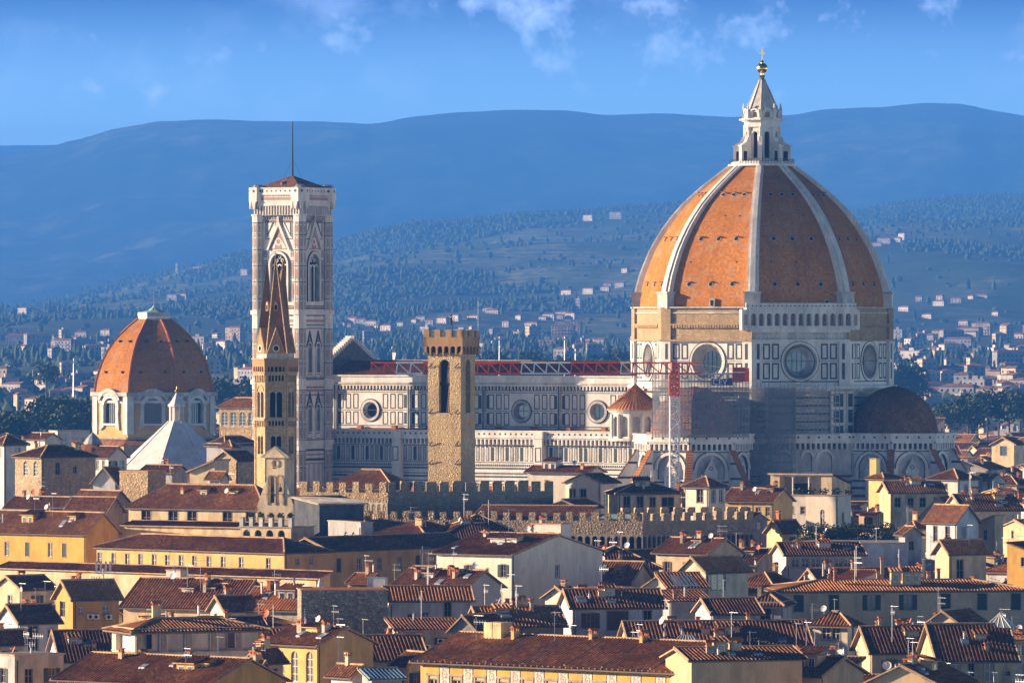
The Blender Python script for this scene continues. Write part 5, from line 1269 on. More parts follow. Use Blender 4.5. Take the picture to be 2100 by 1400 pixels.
def roof(t, kind, L, W_, z, h, mat, wall, oh=.55, per=.43):
    r = MB(); g = None
    if kind == 'gx' or kind == 'gy':
        if kind == 'gy': r.frame(0, 0, 0, math.pi/2); A, B = W_, L          # swap: eaves along y
        else: A, B = L, W_
        # local helper coordinates: eave along x from x0 to x1, front at y = yf
        x0, x1 = (-L-oh, oh) if kind == 'gx' else (-oh, W_+oh)
        yf, yb = (-oh, W_+oh) if kind == 'gx' else (-oh, L+oh)
        hd = (yb-yf)/2; p = h/(hd-oh); ze = z-oh*p
        tile_plane(r, (x0, yf, ze), (1,0,0), (0,1,0), p, x1-x0, lambda s: hd, mat, per)
        zr = ze+p*hd; ym = (yf+yb)/2
        r.add([(x1,yb,ze),(x0,yb,ze),(x0,ym,zr),(x1,ym,zr)], mat, [(0,0),(x1-x0,0),(x1-x0,hd),(0,hd)])
        th = .16
        r.add([(x0,yf,ze-th),(x0,ym,zr-th),(x1,ym,zr-th),(x1,yf,ze-th)], 'soffit'); r.add([(x1,yb,ze-th),(x1,ym,zr-th),(x0,ym,zr-th),(x0,yb,ze-th)], 'soffit')
        for x in (x0, x1): r.add([(x,yf,ze-th),(x,yf,ze),(x,ym,zr),(x,yb,ze),(x,yb,ze-th),(x,ym,zr-th)], 'ridge')
        r.add([(x0,yf,ze-th),(x1,yf,ze-th),(x1,yf,ze),(x0,yf,ze)], 'soffit')
        r.tube((x0,yf-.08,ze-.06), (x1,yf-.08,ze-.06), .09, 'soffit', 5)
        r.tube((x0,ym,zr+.06), (x1,ym,zr+.06), .15, 'ridge', 6)
        r.tube((x0+.1,yf,ze+.1), (x0+.1,ym,zr+.1), .1, 'ridge', 5); r.tube((x1-.1,yf,ze+.1), (x1-.1,ym,zr+.1), .1, 'ridge', 5)
    elif kind == 'hip':
        r.frame(-L, 0, 0, 0); p = h/(min(L, W_)/2); house_hip(r, L, W_, z-oh*p, h+oh*p, mat, None, oh)
    elif kind in ('shf', 'shr', 'shl'):
        if kind == 'shf': r.frame(0, 0, 0, 0); x0, x1, D = -L-oh, oh, W_
        elif kind == 'shr': r.frame(0, 0, 0, math.pi/2); x0, x1, D = -oh, W_+oh, L
        else: r.frame(-L, W_, 0, -math.pi/2); x0, x1, D = -oh, W_+oh, L
        p = h/D; ze = z-oh*p; hd = D+oh
        tile_plane(r, (x0, -oh, ze), (1,0,0), (0,1,0), p, x1-x0, lambda s: hd, mat, per)
        r.add([(x0,-oh,ze-.15),(x0,D,z+h-.15),(x1,D,z+h-.15),(x1,-oh,ze-.15)], 'soffit'); r.add([(x0,-oh,ze-.15),(x1,-oh,ze-.15),(x1,-oh,ze),(x0,-oh,ze)], 'ridge')
        for x in (x0, x1): r.add([(x,-oh,ze-.15),(x,-oh,ze),(x,D,z+h),(x,D,z+h-.15)], 'ridge')
        r.tube((x0,D,z+h+.05), (x1,D,z+h+.05), .14, 'ridge', 5)
    else:
        r.box(-L-.12, .12, -.12, W_+.12, z, z+.14, 'ridge'); r.box(-L+.2, -.2, .2, W_-.2, z+.14, z+.16, 'terracotta' if mat != 'concrete' else 'concrete')
    return r.build('roof', t)
HOUSES = []
def H(label, px, py, wl, wr, a, Y, h=2.0, roof_k='gx', wall='cream', tile='tile', L=None, W_=None, rows=1, nl=None, nr=None, ws='open', sh='shutter_green', ww=1.0, wh=1.6, drop=1.0, gap=3.2, chim=0, ant=0, dsh=0, vb=None, cat='house', name='house', winl=None, winr=None, group=None, oh=.55, seed=None, ac=0, base=None, cm='cream', flu=0, bare=False, gutter=True, per=.43):
    """house whose near corner stands at pixel column px with its eaves at row py, at distance Y; wl / wr = width in pixels of the front and of the flank"""
    ar = R_(a); s = Y/F; z = zof(py, Y)
    L = L or max(2.0, wl*s/max(.12, math.cos(ar))); W_ = W_ or max(2.0, wr*s/max(.12, math.sin(ar)))
    X = xof(px, Y); rnd = random.Random(seed if seed is not None else int(px*7+py*13))
    t = thing(name, label, cat, (X, Y, 0), -ar, group)
    HOUSES.append(dict(px=px, py=py, Y=Y, L=L, W=W_, a=ar, X=X, z=z, h=h, vb=vb or py+35))
    holes = [[], []]; wins = []
    for side, ln, n, spec in ((0, L, nl, winl), (1, W_, nr, winr)):
        if bare: continue
        if spec is None:
            if n is None: n = max(1, int(ln/3.4)) if ln > 2.6 else 0
            spec = []
            for r_ in range(rows):
                for i in range(n):
                    f = (i+.5)/n
                    if rnd.random() < .12 and n > 1: continue
                    f += rnd.uniform(-.12, .12)/n; st = ws if rnd.random() > .35 else (rnd.choice(('closed', 'gl', 'dark')) if ws == 'open' else ws)
                    spec.append((f, drop+wh+r_*gap, ww*(1 if r_ or ws != 'open' else 1), wh, st))
        for (f, d, w, h_, st) in spec:
            u = (-ln+f*ln) if side == 0 else f*ln
            if u-w/2 < (-ln if side == 0 else 0)+.15 or u+w/2 > (0 if side == 0 else ln)-.15: continue
            if ln < 2.4: continue
            q = round(z-d, 3); holes[side].append((round(u-w/2, 3), round(u+w/2, 3), q, round(q+h_, 3), 'a' if st == 'arch' else '')); wins.append((side, u, q, w, h_, st))
    b = MB(); zl = 0
    for side in (0, 1):
        b.frame(0, 0, 0, 0 if side == 0 else math.pi/2); u0, u1 = (-L, 0) if side == 0 else (0, W_)
        b.facade(u0, u1, zl, z, holes[side], wall, .22)
        if base: b.slab(u0-.02, u1+.02, z-base-.2, z-base, .12, 'pietra')
    b.frame()
    b.add([(-L,W_,zl),(-L,0,zl),(-L,0,z),(-L,W_,z)], wall); b.add([(0,W_,zl),(-L,W_,zl),(-L,W_,z),(0,W_,z)], wall)
    if roof_k == 'gx':
        for x in (0, -L): b.add([(x,0,z),(x,W_,z),(x,W_/2,z+h)][::(1 if x == 0 else -1)], wall)
    elif roof_k == 'gy':
        for y in (0, W_): b.add([(-L,y,z),(0,y,z),(-L/2,y,z+h)][::(1 if y == 0 else -1)], wall)
    elif roof_k == 'shf': b.add([(0,0,z),(0,W_,z),(0,W_,z+h)], wall); b.add([(-L,0,z),(-L,W_,z+h),(-L,W_,z)], wall); b.add([(-L,W_,z),(-L,W_,z+h),(0,W_,z+h),(0,W_,z)], wall)
    elif roof_k == 'shr': b.add([(-L,0,z),(0,0,z),(-L,0,z+h)], wall); b.add([(-L,W_,z),(-L,0,z),(-L,0,z+h),(-L,W_,z+h)], wall)
    elif roof_k == 'shl': b.add([(-L,0,z),(0,0,z),(0,0,z+h)], wall); b.add([(0,0,z),(0,W_,z),(0,W_,z+h),(0,0,z+h)], wall)
    elif roof_k == 'flat':
        for (x0,x1,y0,y1) in ((-L,0,0,.25),(-L,0,W_-.25,W_),(-L,-L+.25,.25,W_-.25),(-.25,0,.25,W_-.25)): b.box(x0,x1,y0,y1,z,z+h,wall)
    if wall not in ('rubble_dark',) and gutter and L+W_ > 9:
        b.tube((.06 if W_ > L else -.25, -.08 if W_ <= L else .35, zl), (.06 if W_ > L else -.25, -.08 if W_ <= L else .35, z-.1), .06, 'iron', 4)
    wo = b.build('wall', t)
    rz = z if roof_k != 'flat' else z+h
    if roof_k == 'ell':
        ro = roof(t, 'hip', L, 9.5, rz, h, tile, wall, oh, per); r2 = roof(t, 'gy', 9.5, W_-9.6, rz, h, tile, wall, oh, per); r2.location = (0, 9.7, 0)
        tw = MB(); tw.add([(0,W_,rz),(-9.5,W_,rz),(-4.75,W_,rz+h)], wall); tw.build('gable', t)
    else: ro = roof(t, roof_k, L, W_, rz, h, tile, wall, oh, per)
    for side, u, q, w, h_, st in wins: put_window(t, side, u, q, w, h_, st if st != 'hole' else 'dark', sh, detail=Y < 1200)
    def spot():
        for _ in range(9):
            x, y = -L*rnd.uniform(.12, .88), W_*rnd.uniform(.15, .7)
            return x, y, roof_z(roof_k, x, y, L, W_, z, h)
    for i in range(chim): x, y, q = spot(); chimney(ro, x, y, q, rnd.randrange(3), rnd.uniform(.5, 1.1), rnd.choice((cm, 'cream', 'weathered', 'weathered', 'terracotta')))
    for i in range(flu): x, y, q = spot(); flue(ro, x, y, q, rnd.uniform(.8, 1.5))
    for i in range(ant): x, y, q = spot(); antenna(ro, x, y, q, rnd.uniform(2.2, 4.2), rnd)
    for i in range(dsh): x, y, q = spot(); dish(ro, x, y, q+.3, rnd.uniform(.4, .55), rnd.choice(('dish', 'dish_red', 'dish')), rnd.uniform(-.6, .4))
    if roof_k in ('gx', 'gy', 'hip') and Y < 1300 and L*W_ > 70 and min(L, W_) > 6 and seed is None or (seed is not None and Y < 1250 and rnd.random() < .5 and L*W_ > 60):
        k_ = 1 if L*W_ < 180 else 2
        for i in range(k_):
            if roof_k == 'gy' or (roof_k == 'hip' and W_ > L): dormer(ro, -L*rnd.uniform(.2, .32), W_*rnd.uniform(.2, .8), z+h*.35, 1, rnd.choice((1.3, 1.7, 2.4)), rnd.uniform(1.0, 1.5), wall, tile, rnd)
            else: dormer(ro, -L*rnd.uniform(.15, .85), W_*rnd.uniform(.2, .32), z+h*.35, 0, rnd.choice((1.3, 1.7, 2.4)), rnd.uniform(1.0, 1.5), wall, tile, rnd)
        for i in range(rnd.choice((1, 2, 3))):
            if roof_k == 'hip': break
            if roof_k == 'gx': rooflight(ro, roof_k, -L*rnd.uniform(.1, .9), W_*rnd.uniform(.1, .38), L, W_, z, h, rnd)
            else: rooflight(ro, roof_k, -L*rnd.uniform(.1, .38), W_*rnd.uniform(.1, .9), L, W_, z, h, rnd)
        for i in range(rnd.choice((1, 2, 3))): x, y, q = spot(); chimney(ro, x, y, q, rnd.randrange(3), rnd.uniform(.3, .9), rnd.choice((cm, 'cream', 'weathered', 'whitelit')))
        for i_ in range(rnd.choice((0, 1, 1, 2))): x, y, q = spot(); antenna(ro, x, y, q, rnd.uniform(2.4, 4.5), rnd)
        if rnd.random() < .35: x, y, q = spot(); dish(ro, x, y, q+.3, rnd.uniform(.35, .5), rnd.choice(('dish', 'dish_red')), rnd.uniform(-.6, .4))
        if rnd.random() < .5: x, y, q = spot(); flue(ro, x, y, q, rnd.uniform(.6, 1.4))
    for i in range(ac):
        side = 1 if W_ > L else 0; ln = W_ if side else L
        if side: ac_unit(t, 0, ln*rnd.uniform(.2, .8), z-rnd.uniform(1.5, 3.5), 1)
        else: ac_unit(t, -ln*rnd.uniform(.2, .8), 0, z-rnd.uniform(1.5, 3.5), 0)
    return t, ro
plaster('yellowpale', (.64,.45,.17), .25); plaster('creamold', (.72,.58,.34), .45)
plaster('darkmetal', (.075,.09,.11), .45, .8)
plaster('whitelit', (.70,.66,.57), .15)
plaster('weathered2', (.60,.54,.40), .35, .8)
plain('frescoink', (.42,.38,.32), .9, 0, .1, .2)
plaster('tanwarm', (.66,.52,.32), .25)
plaster('turret', (.74,.68,.54), .2)
plaster('loggiawall', (.70,.62,.48), .2)
plaster('whitelit2', (.62,.62,.62), .15)
plain('bluetin', (.20,.34,.46), .4, .4)
plaster('yellowlemon', (.72,.58,.26), .2)
def leaves(name, parent, c, r, n, s, rnd, mat, kind=None):
    vs = []; fs = []
    for i in range(n):
        while True:
            d = Vector((rnd.uniform(-1,1), rnd.uniform(-1,1), rnd.uniform(-1,1)))
            if .25 < d.length < 1 and noise.noise(d*2.3+Vector((c[0],c[1],0))*.37) > -.22: break
        p = Vector((c[0]+d.x*r[0], c[1]+d.y*r[1], c[2]+d.z*r[2])); u = Vector((rnd.gauss(0,1), rnd.gauss(0,1), rnd.gauss(0,1))).normalized(); w = u.orthogonal().normalized(); ss = s*rnd.uniform(.6, 1.3)
        k = len(vs); vs += [p-u*ss-w*ss*.5, p+u*ss-w*ss*.5, p+u*ss*.8+w*ss*.6, p-u*ss*.6+w*ss*.6]; fs.append((k,k+1,k+2,k+3))
    me = bpy.data.meshes.new(name); me.from_pydata([tuple(v) for v in vs], [], fs); me.materials.append(M[mat]); me.update()
    o = link(name, me, parent)
    if kind: o['kind'] = kind
    return o
# ---- long sunlit yellow buildings across the left
t, ro = H('long deep yellow building with tall narrow windows at the far left edge', 176, 1091, 260, 62, 38, 1010, 2.9, 'gx', 'yellow', 'tile', winl=[(f, 3.9, .8, 2.1, s) for f, s in ((.06,'closed'),(.19,'closed'),(.335,'gl'),(.51,'closed'),(.70,'gl'),(.82,'closed'))], bare=False, nr=0, vb=1160, ant=1)
t, ro = H('long pale yellow building with a dozen small barred windows in a row', 583, 1131, 408, 320, 42, 965, 1.7, 'ell', 'yellowpale', 'tile', winl=[((x-178)/405., 2.75, .85, 1.75, 'gl') for x in (184.5,215.5,245.5,274.5,304,333,362.5,391.5,422.5,453,491.5,549)], winr=[(.07,2.0,.7,1.0,'gl'),(.14,2.0,.7,1.0,'gl'),(.29,3.3,.9,2.0,'closed'),(.40,3.2,.9,1.9,'gl'),(.51,3.2,.9,1.9,'gl'),(.62,3.2,.9,1.9,'gl'),(.72,3.2,.9,1.9,'closed'),(.82,3.2,.9,1.9,'gl'),(.92,3.2,.9,1.9,'gl')], W_=40, ant=2, vb=1175, gutter=True)
b = MB(); w = MB()
# lean-to arcade strip in front of both
t, ro = H('low cream wing with a lean to tile roof and iron brackets below the yellow walls', 652, 1183, 700, 4, 40, 925, .7, 'shf', 'cream', 'tile', W_=2.6, nl=0, nr=0, vb=1225)
m = MB()
for px in (40, 170, 520):
    u = -(652-px)*925/F/math.cos(R_(40)); z = zof(1183, 925)
    m.tube((u-.6,-.15,z-.9), (u,-.5,z-1.8), .06, 'iron'); m.tube((u+.6,-.15,z-.9), (u,-.5,z-1.8), .06, 'iron'); m.tube((u,-.5,z-1.8), (u,-.4,z-3.0), .06, 'iron')
    o = m.build('bracket', t); m = MB()
# ---- cream gallery building with five deep square windows
t, ro = H('cream building with deep set square windows beside the curved bell gable', 542, 1040, 288, 60, 30, 1022, 3.2, 'hip', 'cream', 'tile', winl=[(f, 2.9, 1.7, 2.1, 'dark') for f in (.13,.33,.47,.73,.90)], nr=0, vb=1072)
t, ro = H('sunlit cream wall with a narrow tile ledge beneath the deep set windows', 545, 1080, 300, 50, 30, 1006, .5, 'shf', 'creamold', 'tile', W_=3, nl=0, nr=0, vb=1105)
# ---- terrace with posts and arched windows
def terrace():
    Y = 1000.0; X = xof(597, Y); z = lambda py: zof(py, Y); a = R_(28)
    t = thing('terrace_house', 'cream house with arched windows and a roof terrace of stone posts and potted plants', 'house', (X, Y, 0), -a)
    HOUSES.append(dict(px=597, py=1082, Y=Y, L=9, W=6, a=a, X=X, z=z(1082), h=2, vb=1102))
    L = 107*Y/F/math.cos(a); b = MB(); st = L/4.4
    b.facade(-L, 0, 0, z(1082), [(-L+.5+i*st, -L+.5+i*st+1.25, z(1106), z(1087), 'a') for i in range(4)], 'cream', .4, 'cream', 'glass'); b.frame(0,0,0,math.pi/2); b.facade(0, 7, 0, z(1082), [], 'cream'); b.frame()
    b.add([(-L,7,0),(-L,0,0),(-L,0,z(1082)),(-L,7,z(1082))], 'cream'); b.box(-L-.2, .2, -.2, 7, z(1082), z(1080), 'pietra')
    b.build('wall', t)
    r = MB()
    for i in range(6): u = -L+.2+i*(L-.4)/5; r.box(u-.32, u+.32, 0, .64, z(1080), z(1063), 'marble_old'); r.box(u-.4, u+.4, -.08, .72, z(1063), z(1062)+.05, 'pietra')
    for i in range(5):
        u0 = -L+.55+i*(L-.4)/5; r.box(u0, u0+(L-.4)/5-.7, .25, .33, z(1067), z(1066), 'iron'); 
        for k in range(6): v = u0+k*.27; r.box(v, v+.03, .27, .3, z(1080), z(1067), 'iron')
    r.build('balustrade', t)
    rnd = random.Random(4)
    for i in range(5):
        p = thing('potted_plant', ('leafy', 'spiky', 'round', 'drooping', 'bushy', 'tall')[i]+' potted plant on the stone posted roof terrace, '+('first','second','third','fourth','fifth','sixth')[i]+' from the left', 'plant', (0,0,0), 0, 'pots on the stone terrace')
        u = -L+1+i*(L-2)/4; c, k = math.cos(-a), math.sin(-a); p.location = (X+u*c-1.6*k, Y+u*k+1.6*c, z(1080)+.1)
        q = MB(); q.lathe([(0,0),(.22,0),(.3,.7),(0,.7)], 8, 'terracotta'); q.build('pot', p); leaves('foliage', p, (0,0,1.35), (.55,.45,.7), 110, .16, rnd, 'leaf')
terrace()
t, ro = H('dark grey metal clad attic with two arched windows beside the bell gable', 740, 1080, 60, 20, 62, 985, .6, 'flat', 'grey', 'concrete', W_=2, L=11, nr=0, winl=[(.55,2.6,1.2,1.8,'arch'),(.78,2.6,1.2,1.8,'arch')], vb=1100)
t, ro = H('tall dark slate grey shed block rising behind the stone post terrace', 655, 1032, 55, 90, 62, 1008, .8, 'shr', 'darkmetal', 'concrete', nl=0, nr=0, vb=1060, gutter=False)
# ---- centre roofs
H('hipped tile roof with a sunlit corner below the crenellated wall', 872, 1096, 110, 190, 32, 1000, 2.2, 'hip', 'cream', 'tile', W_=12, nl=0, nr=0, vb=1112)
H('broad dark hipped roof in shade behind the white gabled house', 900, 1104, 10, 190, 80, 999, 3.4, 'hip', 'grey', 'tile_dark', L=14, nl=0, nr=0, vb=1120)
H('white house with wide eaves and a long grey plaster flank in shade', 1049, 1136, 155, 190, 36, 885, 2.4, 'gx', 'whitelit', 'tile', winl=[(.44,3.3,.9,1.7,'open'),(.68,2.9,.35,.9,'dark'),(.89,3.1,.9,1.7,'open')], winr=[(.5,3.4,.9,1.6,'gl')], chim=1, vb=1195, cm='white')
H('little white flat topped attic room with two tiny windows', 1150, 1079, 60, 10, 30, 935, .25, 'flat', 'white', 'tile', winl=[(.25,2.0,.6,.9,'gl'),(.8,2.0,.6,.9,'gl')], W_=3, nr=0, vb=1100, chim=1)
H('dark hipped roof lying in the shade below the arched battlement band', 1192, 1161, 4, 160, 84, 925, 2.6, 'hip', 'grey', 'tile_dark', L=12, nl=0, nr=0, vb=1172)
H('cream house with brown shutters and a pillar chimney at its left end', 1450, 1133, 103, 74, 38, 940, 1.9, 'gx', 'cream', 'tile', winl=[(.22,3.4,.8,2.0,'open'),(.62,3.3,.8,1.9,'open'),(.88,3.2,.8,1.8,'open')], sh='shutter_brown', nr=1, vb=1185, ant=1, chim=1)
H('small house with a bright striped tile roof and a wide grid window', 1447, 1169, 49, 90, 48, 870, 1.7, 'gy', 'weathered2', 'tile_orange', winl=[(.2,2.2,.7,1.1,'open'),(.72,2.4,.7,1.1,'open')], winr=[(.30,2.6,2.6,2.1,'french')], vb=1215)
H('long tiled house with cream walls and dark green shutters under many aerials', 1292, 1192, 240, 50, 30, 905, 2.6, 'gx', 'cream', 'tile', winl=[(f,2.9,.9,1.8,'open') for f in (.05,.15,.25,.35,.45,.55)], nr=0, ant=5, chim=2, vb=1222, dsh=1)
H('white parapet wall terrace behind the blue grey shuttered house', 1203, 1212, 36, 96, 62, 860, .3, 'flat', 'white', 'tile', nl=0, nr=0, vb=1240, ant=1)
H('tall white sunlit gable end with a small chimney pot beside the aerials', 1168, 1222, 50, 20, 40, 845, 1.2, 'gy', 'whitelit', 'tile', nl=0, nr=0, vb=1275, chim=1)
H('white house with brown shutters and one very wide shuttered opening', 1174, 1243, 10, 186, 80, 800, 1.9, 'gy', 'paleblue', 'tile', winr=[(.20,2.7,1.1,1.9,'open'),(.50,2.9,2.6,2.3,'closed'),(.83,3.0,1.0,2.5,'dark')], sh='shutter_brown', L=8, nl=0, chim=2, vb=1312)
H('small sunlit white gable with one tiny dark window', 1375, 1200, 52, 20, 28, 862, 1.2, 'gy', 'whitelit', 'tile_orange', winl=[(.75,1.2,.7,.9,'dark')], nr=0, vb=1210)
t, ro = H('low house with a slanting glazed rooflight beside the sunlit gable', 1372, 1203, 4, 78, 78, 856, 1.6, 'shr', 'weathered', 'tile', L=6, nr=0, nl=0, vb=1225)
g = MB(); z = zof(1203, 856); g.frame(0, 0, 0, math.pi/2)
for i in range(6): g.box(.8+i*.55, 1.2+i*.55, .3, 3.6, z+.25+.2*0, z+.3, 'skylight') if False else g.add([(.8+i*.55,.2,z+.22),(1.2+i*.55,.2,z+.22),(1.2+i*.55,4.4,z+1.37),(.8+i*.55,4.4,z+1.37)], 'skylight')
g.box(.6, 4.2, .05, .15, z+.1, z+.25, 'steel'); g.build('skylight', ro)
H('weathered grey house block in shade with a tiny blue framed window', 1376, 1232, 6, 82, 80, 826, 1.0, 'shr', 'grey', 'tile_dark', L=8, nl=0, winr=[(.75,3.2,.7,.9,'gl'),(.5,1.5,.5,.5,'dark')], vb=1280, chim=1, flu=1)
H('white washed round backed house with a low dark roof beside the weathered block', 1462, 1256, 8, 98, 76, 812, 1.6, 'gy', 'paleblue', 'tile_dark', L=8, nl=0, nr=1, vb=1282, ant=1)
t, ro = H('long striped tile roof running left of the white square turret', 1300, 1333, 6, 366, 82, 772, 3.1, 'gy', 'cream', 'tile', L=12, nl=0, winr=[(f,2.4,1.0,1.6,'open') for f in (.42,.55,.68,.8,.92)], sh='shutter_grey', vb=1352, chim=4, flu=1, ant=1, dsh=1)
# ---- ornate frescoed palace in the foreground
def palace():
    Y = 690.0; X = xof(1404, Y); a = R_(40); z0 = zof(1374, Y); s = Y/F; L = 548*s/math.cos(a); W_ = 15
    t = thing('frescoed_palace', 'yellow palace with white fresco panels between its windows in the near foreground', 'palace', (X, Y, 0), -a)
    HOUSES.append(dict(px=1404, py=1374, Y=Y, L=L, W=W_, a=a, X=X, z=z0, h=3, vb=1400))
    n = 11; st = L/n; b = MB(); holes = []; ws = []
    for i in range(n):
        u = -L+(i+.55)*st; holes.append((u-.55, u+.55, z0-4.4, z0-2.1))
    b.facade(-L, 0, 0, z0, holes, 'yellowpale', .25)
    for i in range(n):
        u = -L+(i+.55)*st
        for e in (-1, 1): b.box(*sorted((u+e*.62, u+e*.86)), -.1, 0, z0-4.5, z0-1.7, 'pietra')
        b.box(u-.95, u+.95, -.16, 0, z0-1.7, z0-1.45, 'pietra'); b.box(u-.9, u+.9, -.06, 0, z0-1.45, z0-.8, 'yellow')
        c = u+st/2
        if c < -.9:
            b.box(c-.62, c+.62, -.09, 0, z0-4.4, z0-.85, 'fresco'); b.box(c-.68, c+.68, -.14, 0, z0-.85, z0-.7, 'pietra')
            for q, r in ((-1.5,.42),(-2.5,.36),(-3.4,.42)): b.arcring(c, z0+q, r*.62, r, .11, 'frescoink', 0, 2*math.pi, 10, y1=-.09); b.arcring(c, z0+q, r*.12, r*.3, .11, 'frescoink', 0, 2*math.pi, 6, y1=-.09)
            for q in (-1.05,-2.0,-2.95,-3.9):
                for e in (-1, 1): b.add([(c+e*.08,-.11,z0+q),(c+e*.45,-.11,z0+q+.14*e),(c+e*.3,-.11,z0+q+.24),(c+e*.1,-.11,z0+q+.1)][::e], 'frescoink')
    b.box(-L, 0, -.25, 0, z0-.35, z0-.1, 'pietra')
    for i in range(int(L/.8)): u = -L+.2+i*.8; b.box(u, u+.2, -.85, 0, z0-.28, z0-.08, 'soffit')
    b.frame(0,0,0,math.pi/2); b.facade(0, W_, 0, z0, [], 'tan'); b.frame(); b.add([(-L,W_,0),(-L,0,0),(-L,0,z0),(-L,W_,z0)], 'yellowpale'); b.add([(0,W_,0),(-L,W_,0),(-L,W_,z0),(0,W_,z0)], 'tan')
    for x in (0, -L): b.add([(x,0,z0),(x,W_,z0),(x,W_/2,z0+2.6)][::(1 if x == 0 else -1)], 'tan')
    b.build('wall', t)
    ro = roof(t, 'gx', L, W_, z0, 2.6, 'tile', 'tan', .9, .42)
    for i in range(n): put_window(t, 0, -L+(i+.55)*st, z0-4.4, 1.1, 2.3, 'gl', None)
    # firebreak ridges on the slope
    m = MB()
    for f in (.12, .3, .44, .6, .74, .9):
        u = -L*f; m.tube((u,-.3,z0-.0), (u-0,W_*.42,z0+2.25), .12, 'ridge', 5); ro_b = m.build('verge', ro); m = MB()
    rnd = random.Random(3)
    for f, y in ((.78, 6.4), (.5, 7.2), (.3, 6.8)): chimney(ro, -L*f, y, z0+2.2, 1, .8, 'yellowpale')
    c = MB(); c.box(-L*.86-1.2, -L*.86+1.2, 6, 8, z0+1.6, z0+3.9, 'creamold'); c.build('chimney', ro)
    antenna(ro, -L*.62, 6, z0+2, 3.4, rnd); antenna(ro, -L*.9, 5, z0+2, 2.8, rnd)
    # lead and glass roof lantern
    Y2 = 722.0; k = thing('roof_lantern', 'grey green glazed roof lantern with hipped panes standing behind the palace roof', 'skylight', (xof(1406, Y2), Y2, 0), -R_(20))
    q = MB(); zb = zof(1330, Y2); zt = zof(1302, Y2); w = 2.1
    q.box(-w, w, 0, 2.6, 0, zb, 'weathered'); q.build('base', k); q = MB()
    A = [(-w,0,zb),(w,0,zb),(w,2.6,zb),(-w,2.6,zb)]; Bt = [(-w*.42,.9,zt),(w*.2,.9,zt),(w*.2,1.7,zt),(-w*.42,1.7,zt)]
    for i in range(4): j = (i+1) % 4; q.add([A[i],A[j],Bt[j],Bt[i]], 'skylight')
    q.add(Bt, 'lead')
    for f in [i/6 for i in range(7)]: q.tube((A[0][0]+(A[1][0]-A[0][0])*f,-.02,zb), (Bt[0][0]+(Bt[1][0]-Bt[0][0])*f,.88,zt), .05, 'lead')
    q.build('glazing', k)
palace()
H('plain tan flank wall with a sagging roofline right of the frescoed palace', 1418, 1352, 8, 230, 74, 684, 1.0, 'gy', 'tan', 'tile', L=9, nl=0, nr=0, vb=1400, gutter=False, chim=1)
# ---- right foreground
t, ro = H('long building with glowing orange tiles and seven shuttered windows at right', 1594, 1209, 14, 520, 83, 880, 2.7, 'hip', 'tanwarm', 'tile_orange', L=13, nl=0, winr=[(.085,2.9,1.3,2.2,'closed'),(.225,2.9,1.3,2.2,'closed'),(.375,2.8,1.2,2.1,'open'),(.52,2.8,1.2,2.1,'open'),(.67,2.8,1.3,2.2,'closed'),(.815,2.8,1.3,2.2,'closed'),(.95,2.8,1.3,2.2,'closed')], vb=1285, chim=5, dsh=0, ant=1, cm='cream')
H('brown tiled roof with a sunlit ridge left of the glowing orange roof', 1590, 1206, 90, 10, 30, 900, 2.6, 'hip', 'cream', 'tile', W_=9, nl=0, nr=0, vb=1212, chim=1)
H('dark pyramid roofed house in shade at the left foot of the long orange roof', 1602, 1233, 64, 8, 12, 838, 2.2, 'hip', 'grey', 'tile_dark', W_=8, winl=[(.5,3.0,1.5,2.4,'dark')], nr=0, vb=1280, chim=1)
t, ro = H('square white turret room with a pyramid tile roof and a pair of windows', 1738, 1275, 70, 21, 24, 800, 1.1, 'hip', 'turret', 'tile', W_=3.6, winl=[(.38,2.2,1.1,1.6,'gl'),(.66,2.2,1.1,1.6,'gl')], winr=[(.5,2.1,.6,1.6,'dark')], vb=1358, oh=.8, name='roof_turret', cat='turret', gutter=False, dsh=1)
H('dark striped tile roof with two shuttered windows beneath, right of the turret', 1788, 1334, 6, 146, 80, 768, 2.6, 'gy', 'cream', 'tile_dark', L=9, nl=0, winr=[(.28,3.2,1.2,2.2,'open'),(.88,3.2,1.2,2.2,'open')], sh='shutter_grey', vb=1378, chim=1, flu=1)
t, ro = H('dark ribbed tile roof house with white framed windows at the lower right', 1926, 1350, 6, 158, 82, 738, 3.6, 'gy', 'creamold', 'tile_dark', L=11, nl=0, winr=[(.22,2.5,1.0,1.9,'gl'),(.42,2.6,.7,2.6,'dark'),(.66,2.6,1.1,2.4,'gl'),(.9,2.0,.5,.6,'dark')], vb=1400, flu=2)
g = MB(); z = zof(1350, 738); 
for k in (0, 1): g.add([(-2.0-2.7,2.2+k*1.1,z+1.65),(-2.0-2.7+1.0*0,2.2+k*1.1+1.0,z+1.65),(-3.9-2.7+.6,2.2+k*1.1+1.0,z+2.75),(-3.9-2.7+.6,2.2+k*1.1,z+2.75)][::1], 'bluepanel')
def cupola():
    Y = 744.0; z = lambda py: zof(py, Y); t = thing('glass_pyramid', 'small white ribbed glass pyramid skylight on a tan box at lower right', 'skylight', (xof(2046, Y), Y, 0), -R_(15)); w = 1.35
    q = MB(); q.box(-w, w, 0, 2*w, z(1345), z(1286), 'tan'); q.build('base', t); q = MB()
    A = [(-w-.2,-.2),(w+.2,-.2),(w+.2,2*w+.2),(-w-.2,2*w+.2)]
    for i in range(4): j = (i+1) % 4; q.add([(*A[i],z(1286)),(*A[j],z(1286)),(0,w,z(1257))], 'skylight')
    for i in range(4):
        j = (i+1) % 4
        for f in (0, .25, .5, .75): q.tube((A[i][0]+(A[j][0]-A[i][0])*f, A[i][1]+(A[j][1]-A[i][1])*f, z(1286)), (0,w,z(1257)), .045, 'frame_white')
    q.build('glazing', t)
cupola()
